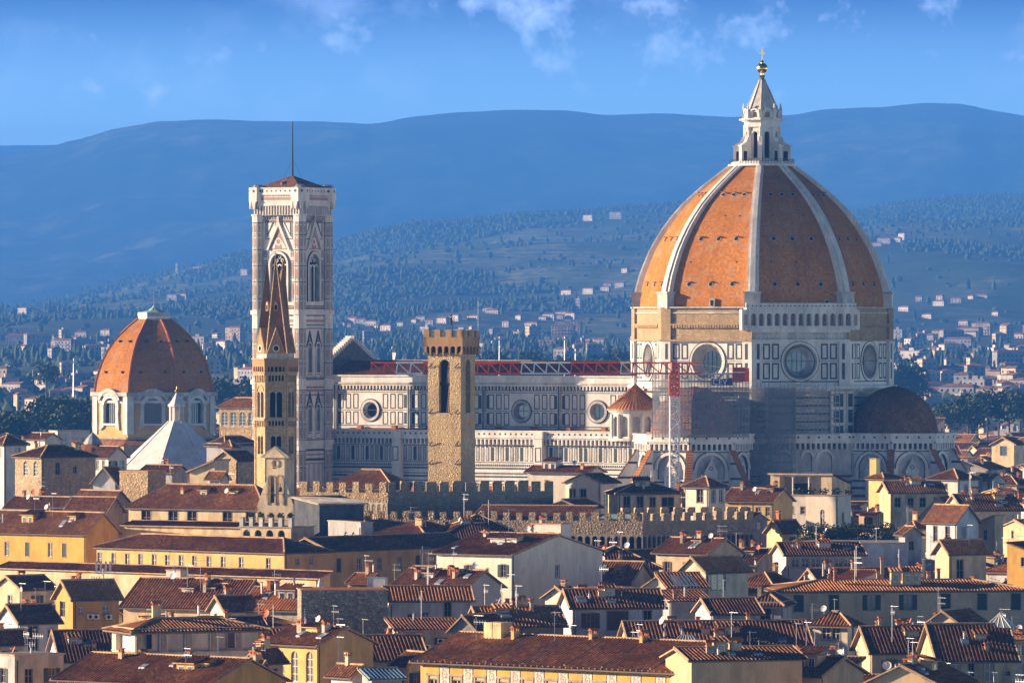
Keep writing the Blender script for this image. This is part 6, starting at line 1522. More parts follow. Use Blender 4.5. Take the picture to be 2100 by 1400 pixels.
H('cream sunlit gable with a sagging tile roof above the dark striped roofs', 1984, 1289, 98, 60, 26, 812, 2.2, 'gy', 'cream', 'tile', W_=8, nl=0, nr=0, vb=1292, ant=2, chim=1)
H('low rooftop room with a strip of dark windows below the white turret', 1744, 1366, 66, 14, 20, 706, .8, 'shf', 'cream', 'tile_dark', W_=4, winl=[(.27,1.6,.9,.9,'gl'),(.52,1.6,.9,.9,'gl'),(.77,1.6,.9,.9,'gl')], nr=0, vb=1392, flu=2, chim=1)
H('striped tile roof catching the sun at the bottom right of the tan flank', 1682, 1384, 150, 30, 30, 690, 1.7, 'gx', 'tan', 'tile', W_=10, nl=0, nr=0, vb=1400, chim=2, ant=1)
H('tan gable wall cut by the bottom edge below the shuttered grey windows', 1925, 1402, 150, 20, 24, 672, 1.9, 'gy', 'tan', 'tile', W_=10, nl=0, nr=0, vb=1400, chim=2)
# ---- left foreground
def loggia():
    Y = 755.0; X = xof(277, Y); a = R_(66); s = Y/F; z = lambda py: zof(py, Y)
    t = thing('loggia_house', 'pale loggia house with tall wall panels and a glowing orange hip roof', 'house', (X, Y, 0), -a)
    L = 55*s/math.cos(a); W_ = 253*s/math.sin(a); z0 = z(1288); zb = z(1336)
    HOUSES.append(dict(px=277, py=1288, Y=Y, L=L, W=W_, a=a, X=X, z=z0, h=2, vb=1378))
    b = MB(); 
    b.facade(-L, 0, 0, z0, [(-L+1.3, -1.3, zb, z0-.35), (-L+1.7, -L+2.5, z(1378), z(1361))], 'loggiawall', .7, 'loggiawall', 'paleblue')
    b.frame(0,0,0,math.pi/2); n = 5; st = W_/n
    b.facade(0, W_, 0, z0, [(.9+i*st, (i+1)*st-.1, zb, z0-.35) for i in range(n)], 'paleblue', .35, 'pietra', 'paleblue')
    b.slab(0, W_, zb-.15, zb, .12, 'pietra'); b.frame(); b.slab(-L, 0, zb-.15, zb, .1, 'pietra')
    b.box(.02, .12, 1.4, 2.0, zb+.3, zb+2.4, 'dark')
    b.add([(-L,W_,0),(-L,0,0),(-L,0,z0),(-L,W_,z0)], 'loggiawall'); b.add([(0,W_,0),(-L,W_,0),(-L,W_,z0),(0,W_,z0)], 'paleblue'); b.build('wall', t)
    for i in range(n): c = MB(); c.box(.0, .16, i*st+.1, i*st+.7, 0 if i == 0 else zb, z0, 'pietra'); c.build('pillar', t)
    ro = roof(t, 'hip', L, W_, z0, 1.9, 'tile_orange', 'cream', .9)
    chimney(ro, -L*.6, W_*.28, z0+1.6, 1, .7, 'creamold'); flue(ro, -L*.5, W_*.6, z0+1.7, .6)
    put_window(t, 1, W_*.78, z(1332), 1.3, 2.0, 'closed', 'shutter_brown')
loggia()
t, ro = H('ochre rooftop house with two small windows and air conditioners in shade', 149, 1224, 40, 92, 62, 830, 2.0, 'gy', 'ochre', 'tile_orange', winr=[(.18,2.3,.6,1.0,'gl'),(.72,2.4,.8,1.2,'gl')], winl=[(.4,2.6,1.6,2.0,'dark')], vb=1292, ac=3, chim=3, dsh=0, cm='terracotta')
H('long low tiled roof with a yellow wall along the bottom left edge', 430, 1402, 330, 120, 36, 690, 2.4, 'gx', 'yellow', 'tile', W_=13, nl=0, nr=0, vb=1400, ant=2, chim=2)
H('broad striped sunlit roof left of the small white gable', 478, 1245, 232, 20, 26, 862, 3.4, 'gx', 'cream', 'tile', W_=11, nl=0, nr=0, vb=1248, chim=2, ant=1, dsh=1)
H('little white gable house with a striped roof beside the broad sunlit roof', 462, 1248, 33, 96, 62, 848, 1.6, 'gy', 'whitelit', 'tile', nl=0, nr=0, vb=1256, chim=1, ant=1)
H('dark shaded roof slope in the hollow left of the loggia house', 128, 1352, 4, 110, 78, 790, 3.2, 'gy', 'paleblue', 'tile_dark', L=12, nl=0, nr=2, vb=1370)
H('bluish house with a ragged sunlit roof at the lower left', 40, 1273, 50, 76, 58, 812, 1.9, 'gy', 'paleblue', 'tile', winr=[(.35,3.6,1.4,3.0,'dark'),(.82,2.3,.9,1.2,'gl')], nl=0, vb=1330, chim=2, ant=1)
H('small dark roofed house cut by the left edge near the bottom', -10, 1316, 30, 64, 60, 765, 1.3, 'gy', 'weathered', 'tile', nl=0, nr=1, vb=1335, chim=1, flu=1)
H('grey flat roofed block with aerials in the bottom left corner', 30, 1352, 60, 96, 55, 712, .4, 'flat', 'grey', 'concrete', nl=1, nr=2, vb=1400, ant=3, dsh=1, flu=1)
H('pale gable house with an orange sunlit ridge at the left edge', 44, 1206, 60, 64, 50, 905, 1.6, 'gy', 'cream', 'tile', nl=1, nr=1, vb=1222, chim=1)
H('small cream rooftop hut with white windows above the striped roofs', 370, 1172, 30, 12, 30, 905, .15, 'flat', 'white', 'concrete', W_=2, winl=[(.5,1.5,1.2,1.0,'gl')], nr=0, vb=1188)
t, ro = H('yellow house front with three tall white arched french windows', 650, 1320, 106, 113, 44, 735, 1.7, 'gx', 'yellowpale', 'tile', winl=[(.28,4.3,1.15,3.4,'arch'),(.55,4.3,1.15,3.4,'arch'),(.85,4.3,1.15,3.4,'arch')], nr=0, vb=1388, chim=1, oh=.6)
H('big windowless wall of dark rubble stone with a white edge in the foreground', 618, 1215, 6, 177, 84, 835, .25, 'flat', 'rubble_dark', 'tile', L=7, nl=0, nr=0, vb=1300, gutter=False, name='stone_house')
H('roof of glinting stripes sloping down left of the rubble stone wall', 612, 1248, 118, 8, 26, 846, 2.5, 'gx', 'weathered', 'tile_orange', W_=9, nl=1, nr=0, ws='dark', vb=1266, chim=2, flu=2)
H('white house with a glowing orange strip roof and an arched awning door', 797, 1228, 6, 168, 82, 850, 1.5, 'gy', 'paleblue', 'tile_orange', L=6, nl=0, winr=[(.28,3.0,1.0,1.0,'dark'),(.45,3.6,.9,1.9,'arch'),(.72,2.6,.9,2.2,'dark')], vb=1266, chim=1, ant=2)
H('striped tile roof ending in a plain white wall right of the water tank', 952, 1204, 148, 42, 34, 872, 2.1, 'gx', 'whitelit2', 'tile', nl=0, nr=0, W_=9, vb=1256, ant=2, chim=1)
H('narrow tile ridge with red satellite dishes before the shaded wing', 962, 1184, 130, 10, 24, 905, 1.3, 'gx', 'cream', 'tile', W_=7, nl=0, nr=0, vb=1190, dsh=2)
H('glinting striped roof over shaded sheds left of the brown shuttered house', 990, 1281, 14, 166, 78, 790, 2.0, 'gy', 'weathered', 'tile_orange', L=9, nl=0, winr=[(.3,2.4,1.0,1.3,'dark'),(.7,2.4,2.2,1.6,'closed')], sh='shutter_grey', vb=1302, ant=3, dsh=1, ac=2, chim=2)
H('dark grey shed gable in shade left of the glinting striped roof', 976, 1288, 50, 20, 30, 778, 1.5, 'gy', 'concrete', 'tile_dark', W_=7, nl=0, nr=0, vb=1306)
H('dark roofs huddled under the white wall with a row of air conditioners', 815, 1290, 6, 130, 80, 800, 1.0, 'shr', 'grey', 'tile_dark', L=7, nl=0, nr=2, vb=1305, ac=4, flu=1, ant=1)
H('low roof descending behind the tan gable of the french window house', 762, 1350, 6, 110, 78, 752, 2.4, 'gy', 'grey', 'tile', L=10, nl=0, nr=2, vb=1366, dsh=1, chim=2)
H('tiny white house with a scrappy tile roof at the bottom middle', 722, 1382, 44, 36, 48, 684, .9, 'gx', 'white', 'tile', nl=1, nr=1, vb=1400, chim=1, ant=1)
H('bright blue tin roof beside the tiny white house at the bottom', 762, 1389, 8, 62, 70, 680, .8, 'shr', 'grey', 'bluetin', L=3, nl=0, nr=0, vb=1400, gutter=False)
H('cream house with shuttered windows in the shade behind the palace roof', 838, 1360, 30, 60, 60, 742, 1.2, 'gx', 'creamold', 'tile_dark', nl=1, nr=2, vb=1400)
H('cluttered small house with clay chimney pots beside the french window house', 545, 1352, 40, 34, 40, 724, 1.2, 'gy', 'cream', 'tile', nl=1, nr=1, vb=1400, chim=3)
H('cream roofed house with two slim chimneys left of the french windows', 520, 1385, 60, 36, 42, 700, 1.5, 'gx', 'cream', 'tile', nl=1, nr=1, vb=1400, chim=2, ant=1)
# ---- upper left
H('rubble stone house with two pale arched windows at the far left', 85, 934, 60, 106, 52, 1150, 2.3, 'hip', 'rubble_fine', 'tile_dark', winl=[(.40,3.6,1.3,2.6,'arch'),(.78,3.6,1.3,2.6,'arch')], winr=[(.3,3.4,1.0,2.2,'dark'),(.62,3.2,.8,1.2,'dark')], vb=998, name='stone_house')
H('white house with a roof terrace left of the white pyramid roof', 222, 934, 34, 36, 44, 1190, 1.6, 'gx', 'white', 'tile_dark', winl=[(.3,2.6,.7,1.7,'gl'),(.7,2.6,.7,1.7,'gl')], nr=2, vb=965)
H('short flat topped rubble tower at the foot of the white pyramid roof', 303, 972, 60, 34, 30, 1090, .4, 'flat', 'rubble', 'tile', nl=0, nr=0, vb=1038, gutter=False, name='stone_tower', cat='tower')
H('pale grey gable house with an orange edge roof behind the rubble tower', 236, 985, 46, 22, 20, 1110, 2.2, 'gy', 'paleblue', 'tile_dark', nl=0, nr=0, vb=1010)
H('sunlit rubble gable of an old church left of the stone steeple', 484, 942, 46, 38, 36, 1150, 1.5, 'gy', 'rubble', 'tile_dark', winl=[(.5,-.2+.6,.5,.5,'dark')] , nl=0, nr=0, vb=985, name='stone_house')
H('long cream wall leaning on the sunlit church gable', 440, 965, 52, 10, 22, 1140, 1.8, 'shl', 'cream', 'tile_dark', W_=6, nl=0, nr=0, vb=990)
H('small cream turret room with two windows above the church gable', 474, 912, 20, 12, 30, 1180, .8, 'hip', 'cream', 'tile', winl=[(.28,1.6,.5,1.0,'gl'),(.72,1.6,.5,1.0,'gl')], nr=0, vb=928, name='roof_turret', cat='turret')
H('little white dormer house among the roofs below the church gable', 452, 978, 26, 14, 30, 1108, .9, 'gx', 'white', 'tile', winl=[(.3,1.8,.6,.9,'gl'),(.7,1.8,.6,.9,'gl')], nr=0, vb=990)
H('dark roofed house in front of the white pyramid, gable to the right', 356, 966, 68, 26, 30, 1165, 1.0, 'gx', 'grey', 'tile_dark', nl=0, nr=0, vb=975, chim=2, ant=1)
H('brick house with an arcaded attic beside the marble bell tower', 526, 832, 78, 20, 26, 1395, 1.6, 'hip', 'rubble', 'tile', winl=[(f,4.2,1.5,2.9,'arch') for f in (.14,.38,.62,.86)], nr=0, vb=880, gutter=False, base=4.6)
H('dark hipped church roof spreading right of the white pyramid', 462, 908, 40, 66, 40, 1300, 2.6, 'hip', 'grey', 'tile_dark', nl=0, nr=0, vb=930)
H('white house with a dark roof at the left edge beside the stone house', 8, 908, 30, 44, 52, 1240, 1.6, 'hip', 'white', 'tile_dark', nl=1, nr=1, vb=960)
H('pale blocky apartment house with balconies before the brick domed chapel', 118, 888, 20, 64, 62, 1320, .4, 'flat', 'paleblue', 'concrete', nr=3, nl=1, vb=915, rows=2, ws='gl')
H('small white gabled penthouse left of the chapel foot', 92, 898, 40, 28, 40, 1260, .9, 'gx', 'white', 'tile', nl=1, nr=0, vb=914)
def cone_roof_chapel():
    Y = 1270.0; z = lambda py: zof(py, Y); t = thing('round_chapel', 'low ribbed round roof with a grey lead cone at the foot of the ochre chapel', 'chapel', (xof(190, Y), Y, 0))
    b = MB(); b.lathe([(3.6,0),(3.6,z(928))], 16, 'cream'); b.build('wall', t); b = MB(); b.lathe([(3.9,z(928)),(3.3,z(918)),(1.5,z(909))], 16, 'tile'); b.build('roof', t)
    b = MB(); b.lathe([(1.9,z(910)),(1.2,z(898)),(.1,z(886))], 12, 'lead'); b.build('cone', t)
cone_roof_chapel()
H('grey gabled house with a striped roof above the deep yellow building', 222, 1035, 80, 44, 40, 1060, 2.2, 'gx', 'cream', 'tile', nl=1, nr=0, vb=1050)
H('long brown roof with a red terrace rail above the deep yellow building', 118, 1040, 110, 40, 34, 1075, 1.6, 'gx', 'grey', 'tile_dark', nl=0, nr=0, vb=1045, ant=2, dsh=2, chim=2)
H('ochre tinted house wall beside the long cream gallery building', 218, 1046, 84, 30, 26, 1052, 2.0, 'gx', 'tan', 'tile', nl=2, nr=0, vb=1080)
# ---- centre right behind the low battlements
H('long low white house with a thin tiled roof before the nave end', 1206, 967, 124, 34, 26, 1150, .9, 'gx', 'whitelit', 'tile', winl=[(.32,2.8,.8,1.2,'dark'),(.72,2.9,.8,1.2,'dark')], nr=0, vb=1000, dsh=1, chim=1)
H('white sunlit gable above an open pillared loggia near the crane', 1232, 988, 72, 34, 40, 1085, 1.3, 'gy', 'whitelit', 'tile', winl=[(.2,4.6,1.3,3.4,'dark'),(.5,4.6,1.3,3.4,'dark')], winr=[(.3,4.0,1.4,2.6,'arch'),(.75,4.0,1.4,2.6,'arch')], vb=1050)
H('cream house with three dark doors and a terrace below the crane mast', 1266, 1009, 6, 130, 80, 1068, 1.8, 'hip', 'cream', 'tile_dark', L=8, nl=0, winr=[(.15,3.6,1.1,3.0,'dark'),(.36,3.6,1.1,3.0,'dark'),(.56,3.4,1.0,2.6,'dark'),(.8,3.8,2.0,3.0,'dark')], vb=1046, chim=1)
H('cream turret house with a pyramid roof right of the crane mast', 1453, 995, 46, 36, 40, 1062, 1.3, 'hip', 'whitelit', 'tile_dark', winl=[(.62,2.8,1.3,2.2,'dark')], winr=[(.3,2.8,1.0,2.2,'gl'),(.75,2.8,1.0,2.2,'gl')], vb=1050, name='roof_turret', cat='turret')
H('yellow house with arched windows beneath a plain brown roof', 1586, 1026, 98, 20, 26, 1100, 1.9, 'gx', 'yellowpale', 'tile', winl=[(.1,2.8,.7,1.7,'arch'),(.24,2.8,.7,1.7,'arch'),(.45,2.6,.8,1.5,'gl'),(.68,2.6,.8,1.5,'gl'),(.88,2.6,.8,1.5,'gl')], nr=0, W_=8, vb=1052, chim=1)
H('small white gable with two dark openings behind the low battlements', 1188, 1040, 68, 20, 22, 1046, 1.2, 'gy', 'whitelit', 'tile', winl=[(.28,1.5,1.4,1.4,'dark'),(.75,1.5,1.4,1.4,'dark')], nr=0, W_=9, vb=1050)
def loggia_white():
    Y = 1130.0; X = xof(1706, Y); a = R_(24); s = Y/F; z = lambda py: zof(py, Y); L = 124*s/math.cos(a); W_ = 42*s/math.sin(a)
    t = thing('loggia_house', 'white penthouse with a wide open columned terrace facing the sun', 'house', (X, Y, 0), -a); z0 = z(974)
    HOUSES.append(dict(px=1706, py=974, Y=Y, L=L, W=W_, a=a, X=X, z=z0, h=1, vb=1020))
    b = MB(); o = (-L+1.7, -2.0, z(1016), z0-.3)
    b.facade(-L, 0, 0, z0, [o], 'cream', 2.6, 'cream', 'grey'); b.box(-L+3.4, -L+6.5, 2.45, 2.6, z(1016), z(992), 'dark'); b.frame(0,0,0,math.pi/2); b.facade(0, W_, 0, z(995), [], 'creamold'); b.add([(0,0,z(995)),(W_,0,z(995)),(0,0,z0)], 'creamold'); b.frame()
    b.add([(-L,W_,0),(-L,0,0),(-L,0,z0),(-L,W_,z(995))], 'cream'); b.add([(0,W_,0),(-L,W_,0),(-L,W_,z(995)),(0,W_,z(995))], 'cream'); b.build('wall', t)
    for f in (.36, .62): c = MB(); c.cyl(-L+L*f, .3, z(1016), z0-.3, .16, 'marble', 10); c.box(-L+L*f-.22, -L+L*f+.22, .08, .52, z0-.5, z0-.3, 'marble'); c.build('column', t)
    r = MB(); r.box(-L-.3, .3, -.5, .1, z0, z0+.25, 'ridge'); p = (z(995)-z0)/W_; r.add([(-L-.3,.1,z0+.25),(.3,.1,z0+.25),(.3,W_,z0+.25+p*W_),(-L-.3,W_,z0+.25+p*W_)], 'tile'); r.build('roof', t)
    rnd = random.Random(9)
    for i in range(5):
        p_ = thing('terrace_shrub', ('pinkish', 'low', 'trailing', 'reddish', 'bushy')[i]+' shrub on the white penthouse terrace edge, '+('first','second','third','fourth','fifth')[i]+' from the left', 'plant', (X-6+i*2.2, Y-3.6, z(1019)), 0, 'shrubs on the penthouse terrace')
        q = MB(); q.lathe([(0,0),(.3,0),(.38,.5),(0,.5)], 8, 'terracotta'); q.build('pot', p_); leaves('foliage', p_, (0,0,1.1), (.9,.6,.7), 90, .17, rnd, 'leaf' if i % 2 else 'leaf_olive')
loggia_white()
H('white block tower with one round topped window above the rooftop garden', 1718, 1020, 64, 30, 30, 1085, .2, 'flat', 'whitelit', 'concrete', winl=[(.52,4.9,.8,2.9,'arch')], winr=[(.4,4.2,.6,1.6,'dark')], vb=1085, name='roof_turret', cat='tower')
H('low white annex with three small windows left of the white block tower', 1656, 1022, 66, 10, 24, 1118, .4, 'flat', 'white', 'concrete', winl=[(.2,2.6,.8,1.2,'gl'),(.5,2.6,.8,1.2,'gl'),(.85,2.6,.8,1.2,'gl')], nr=0, W_=6, vb=1046)
H('tall narrow yellow tower house with a chimney slab on its left', 1812, 978, 29, 37, 42, 1155, .9, 'hip', 'yellowlemon', 'tile', nl=0, winr=[(.3,2.0,.6,.9,'gl'),(.7,2.0,.6,.9,'gl')], vb=1042, name='roof_turret', cat='tower')
H('blank yellow chimney slab standing against the yellow tower house', 1797, 943, 13, 3, 28, 1166, .2, 'flat', 'yellowlemon', 'concrete', nl=0, nr=0, W_=1.6, vb=970, gutter=False, name='chimney_stack', cat='chimney', L=1.3)
H('white house with a large window and a hipped roof at middle right', 1964, 980, 54, 46, 40, 1145, 1.5, 'hip', 'white', 'tile_dark', winl=[(.5,3.6,1.5,2.6,'gl')], winr=[(.4,3.4,.9,2.2,'gl')], vb=1035)
H('long shaded house with a dark roof between the yellow tower and white house', 1826, 1008, 8, 112, 80, 1112, 1.6, 'gy', 'creamold', 'tile_dark', L=8, nl=0, nr=4, ws='dark', vb=1030, chim=1)
H('tall grey gable in shade with a stovepipe right of the rooftop dishes', 1960, 1056, 72, 14, 14, 1064, 3.0, 'gy', 'grey', 'tile_dark', W_=8, nl=0, nr=0, vb=1060, flu=1, dsh=1)
H('cream grey house with green shutters beside the tan house at right', 1962, 1066, 58, 46, 50, 1015, 2.2, 'gx', 'paleblue', 'tile', winl=[(.3,3.4,.9,2.4,'dark'),(.7,3.4,1.0,2.4,'dark')], winr=[(.35,3.4,.8,2.2,'closed')], sh='shutter_grey', vb=1108)
H('small tan house wall right of the green shuttered gable', 2040, 1070, 32, 20, 30, 1020, 1.0, 'shl', 'tan', 'tile_dark', winl=[(.4,2.8,.6,1.6,'dark')], nr=0, vb=1106)
H('broad bluish white plaster walls with a drainpipe below the rooftop garden', 1756, 1122, 10, 108, 78, 965, .5, 'flat', 'paleblue', 'concrete', L=7, nl=0, nr=0, vb=1162, ant=1, dsh=0)
H('grey house tower in deep shade right of the rooftop garden', 1856, 1092, 8, 34, 66, 968, .9, 'gx', 'grey', 'tile', nl=0, winr=[(.4,2.6,.8,1.4,'dark'),(.4,7,.8,1.6,'dark')], vb=1160, ant=1)
H('house with a curved orange lit roof edge and grey flank at right', 1946, 1130, 26, 80, 56, 930, 1.5, 'gy', 'cream', 'tile_orange', nl=0, winr=[(.3,4.2,1.2,3.0,'dark')], vb=1162, ant=1, chim=1)
H('tiled house with a glazed veranda strip below the rooftop plants', 1612, 1136, 10, 160, 80, 948, 1.5, 'gy', 'white', 'tile_dark', L=9, nl=0, winr=[(f,1.9,1.1,1.3,'gl') for f in (.12,.25,.38,.5,.68,.8,.92)], vb=1160, chim=1)
H('brown roof with a white dormer window box near the right edge', 1978, 1044, 14, 118, 76, 1042, 2.2, 'gy', 'cream', 'tile_dark', L=10, nl=0, nr=3, ws='gl', vb=1060, chim=1, ant=1, dsh=1)
H('small terraced house with a peaked roof left of the rooftop plants', 1604, 1088, 30, 40, 56, 1030, 1.6, 'gy', 'creamold', 'tile_dark', nl=0, nr=1, vb=1110, chim=1)
H('cream house with an orange shutter at the far right under the plain', 2082, 910, 46, 20, 34, 1600, 1.6, 'gy', 'cream', 'tile', winl=[(.5,2.8,1.8,2.2,'closed')], nr=0, vb=930, sh='shutter_brown')
H('white rooftop terrace house with an awning left of the rooftop plants', 1668, 1112, 40, 24, 40, 1000, .8, 'hip', 'white', 'tile', nl=1, nr=1, vb=1124, ant=1, dsh=1)
# ---- rooftop garden
def garden():
    rnd = random.Random(12); Y = 992.0
    for i, (px, py, r) in enumerate(((1655,1096,1.5),(1685,1092,1.6),(1712,1097,1.4),(1737,1090,1.3),(1768,1096,1.6),(1792,1100,1.7),(1815,1092,1.5),(1700,1108,1.1),(1726,1112,1.0),(1822,1106,1.0))):
        t = thing('rooftop_shrub', ('dark','pale','loose','low','dense','broad','bright','rounded','small','leggy')[i]+' green shrub in the rooftop garden, '+('first','third','fifth','seventh','eighth','ninth')[min(i,5)]+' of its row' if i < 3 else ('dark','pale','loose','low','dense','broad','bright','rounded','small','leggy')[i]+' green shrub growing in the rooftop garden under the white tower', 'shrub', (xof(px, Y)+rnd.uniform(-.2,.2), Y+rnd.uniform(-2,2), zof(py, Y)-r*1.2), 0, 'shrubs in the rooftop garden')
        q = MB(); q.box(-.5,.5,-.4,.4,-.4,.15,'terracotta'); q.build('planter', t)
        q = MB()
        for k in range(5): q.tube((0,0,.1), (rnd.uniform(-.7,.7)*r, rnd.uniform(-.5,.5)*r, rnd.uniform(.8,1.8)*r), .05, 'bark', 4, .02)
        q.build('stem', t); leaves('foliage', t, (0,0,r*1.2), (r*1.15, r*.9, r*1.1), 520, .15, rnd, ('leaf','leaf_dark','leaf_olive')[i % 3])
    H('flat terrace roof carrying the rooftop garden of green shrubs', 1832, 1122, 200, 16, 16, 975, .5, 'flat', 'creamold', 'concrete', W_=22, nl=0, nr=0, vb=1124)
garden()
# ---- small rooftop things
def water_tank():
    Y = 862.0; t = thing('water_tank', 'pale square cistern box standing on the roofs above the rubble wall', 'tank', (xof(772, Y), Y, 0), -R_(10)); q = MB(); z = lambda py: zof(py, Y)
    q.box(-1.15, 1.15, 0, 1.6, z(1213), z(1185), 'dish'); q.box(-1.2, 1.2, -.05, 1.65, z(1185), z(1183), 'steel'); q.box(-1.18,-1.1,-.06,0,z(1213),z(1185),'steel'); q.box(1.1,1.18,-.06,0,z(1213),z(1185),'steel'); q.build('tank_body', t)
    q = MB(); q.box(-1.3, 1.3, -.1, 1.7, 0, z(1213), 'weathered'); q.build('base', t)
water_tank()
def parasol():
    Y = 866.0; z = lambda py: zof(py, Y); t = thing('closed_parasol', 'closed pale parasol standing on the roofs left of the water tank', 'parasol', (xof(656, Y), Y, 0)); q = MB(); q.cyl(0,0,z(1213),z(1184),.04,'iron',6); q.build('pole', t)
    q = MB(); q.lathe([(.0,z(1211)),(.38,z(1210)),(.33,z(1200)),(.16,z(1190)),(.03,z(1185))], 10, 'cloth'); q.build('canopy', t); q = MB(); q.box(-1.5,1.5,-1,1,0,z(1213),'weathered'); q.build('base', t)
parasol()
def phone_mast():
    Y = 915.0; z = lambda py: zof(py, Y); t = thing('antenna_mast', 'cluster of white upright phone antennas on a rooftop before the yellow wall', 'antenna', (xof(212, Y), Y, 0)); q = MB(); q.cyl(0,0,0,z(1165),.12,'mastgrey',8); q.box(-.9,.9,-.05,.05,z(1176),z(1175)+.02,'mastgrey'); q.build('mast', t)
    for u in (-.95, -.35, .35, .95): p = MB(); p.box(u-.14, u+.14, -.2, -.06, z(1172), z(1150), 'frame_white'); p.build('panel', t)
phone_mast()
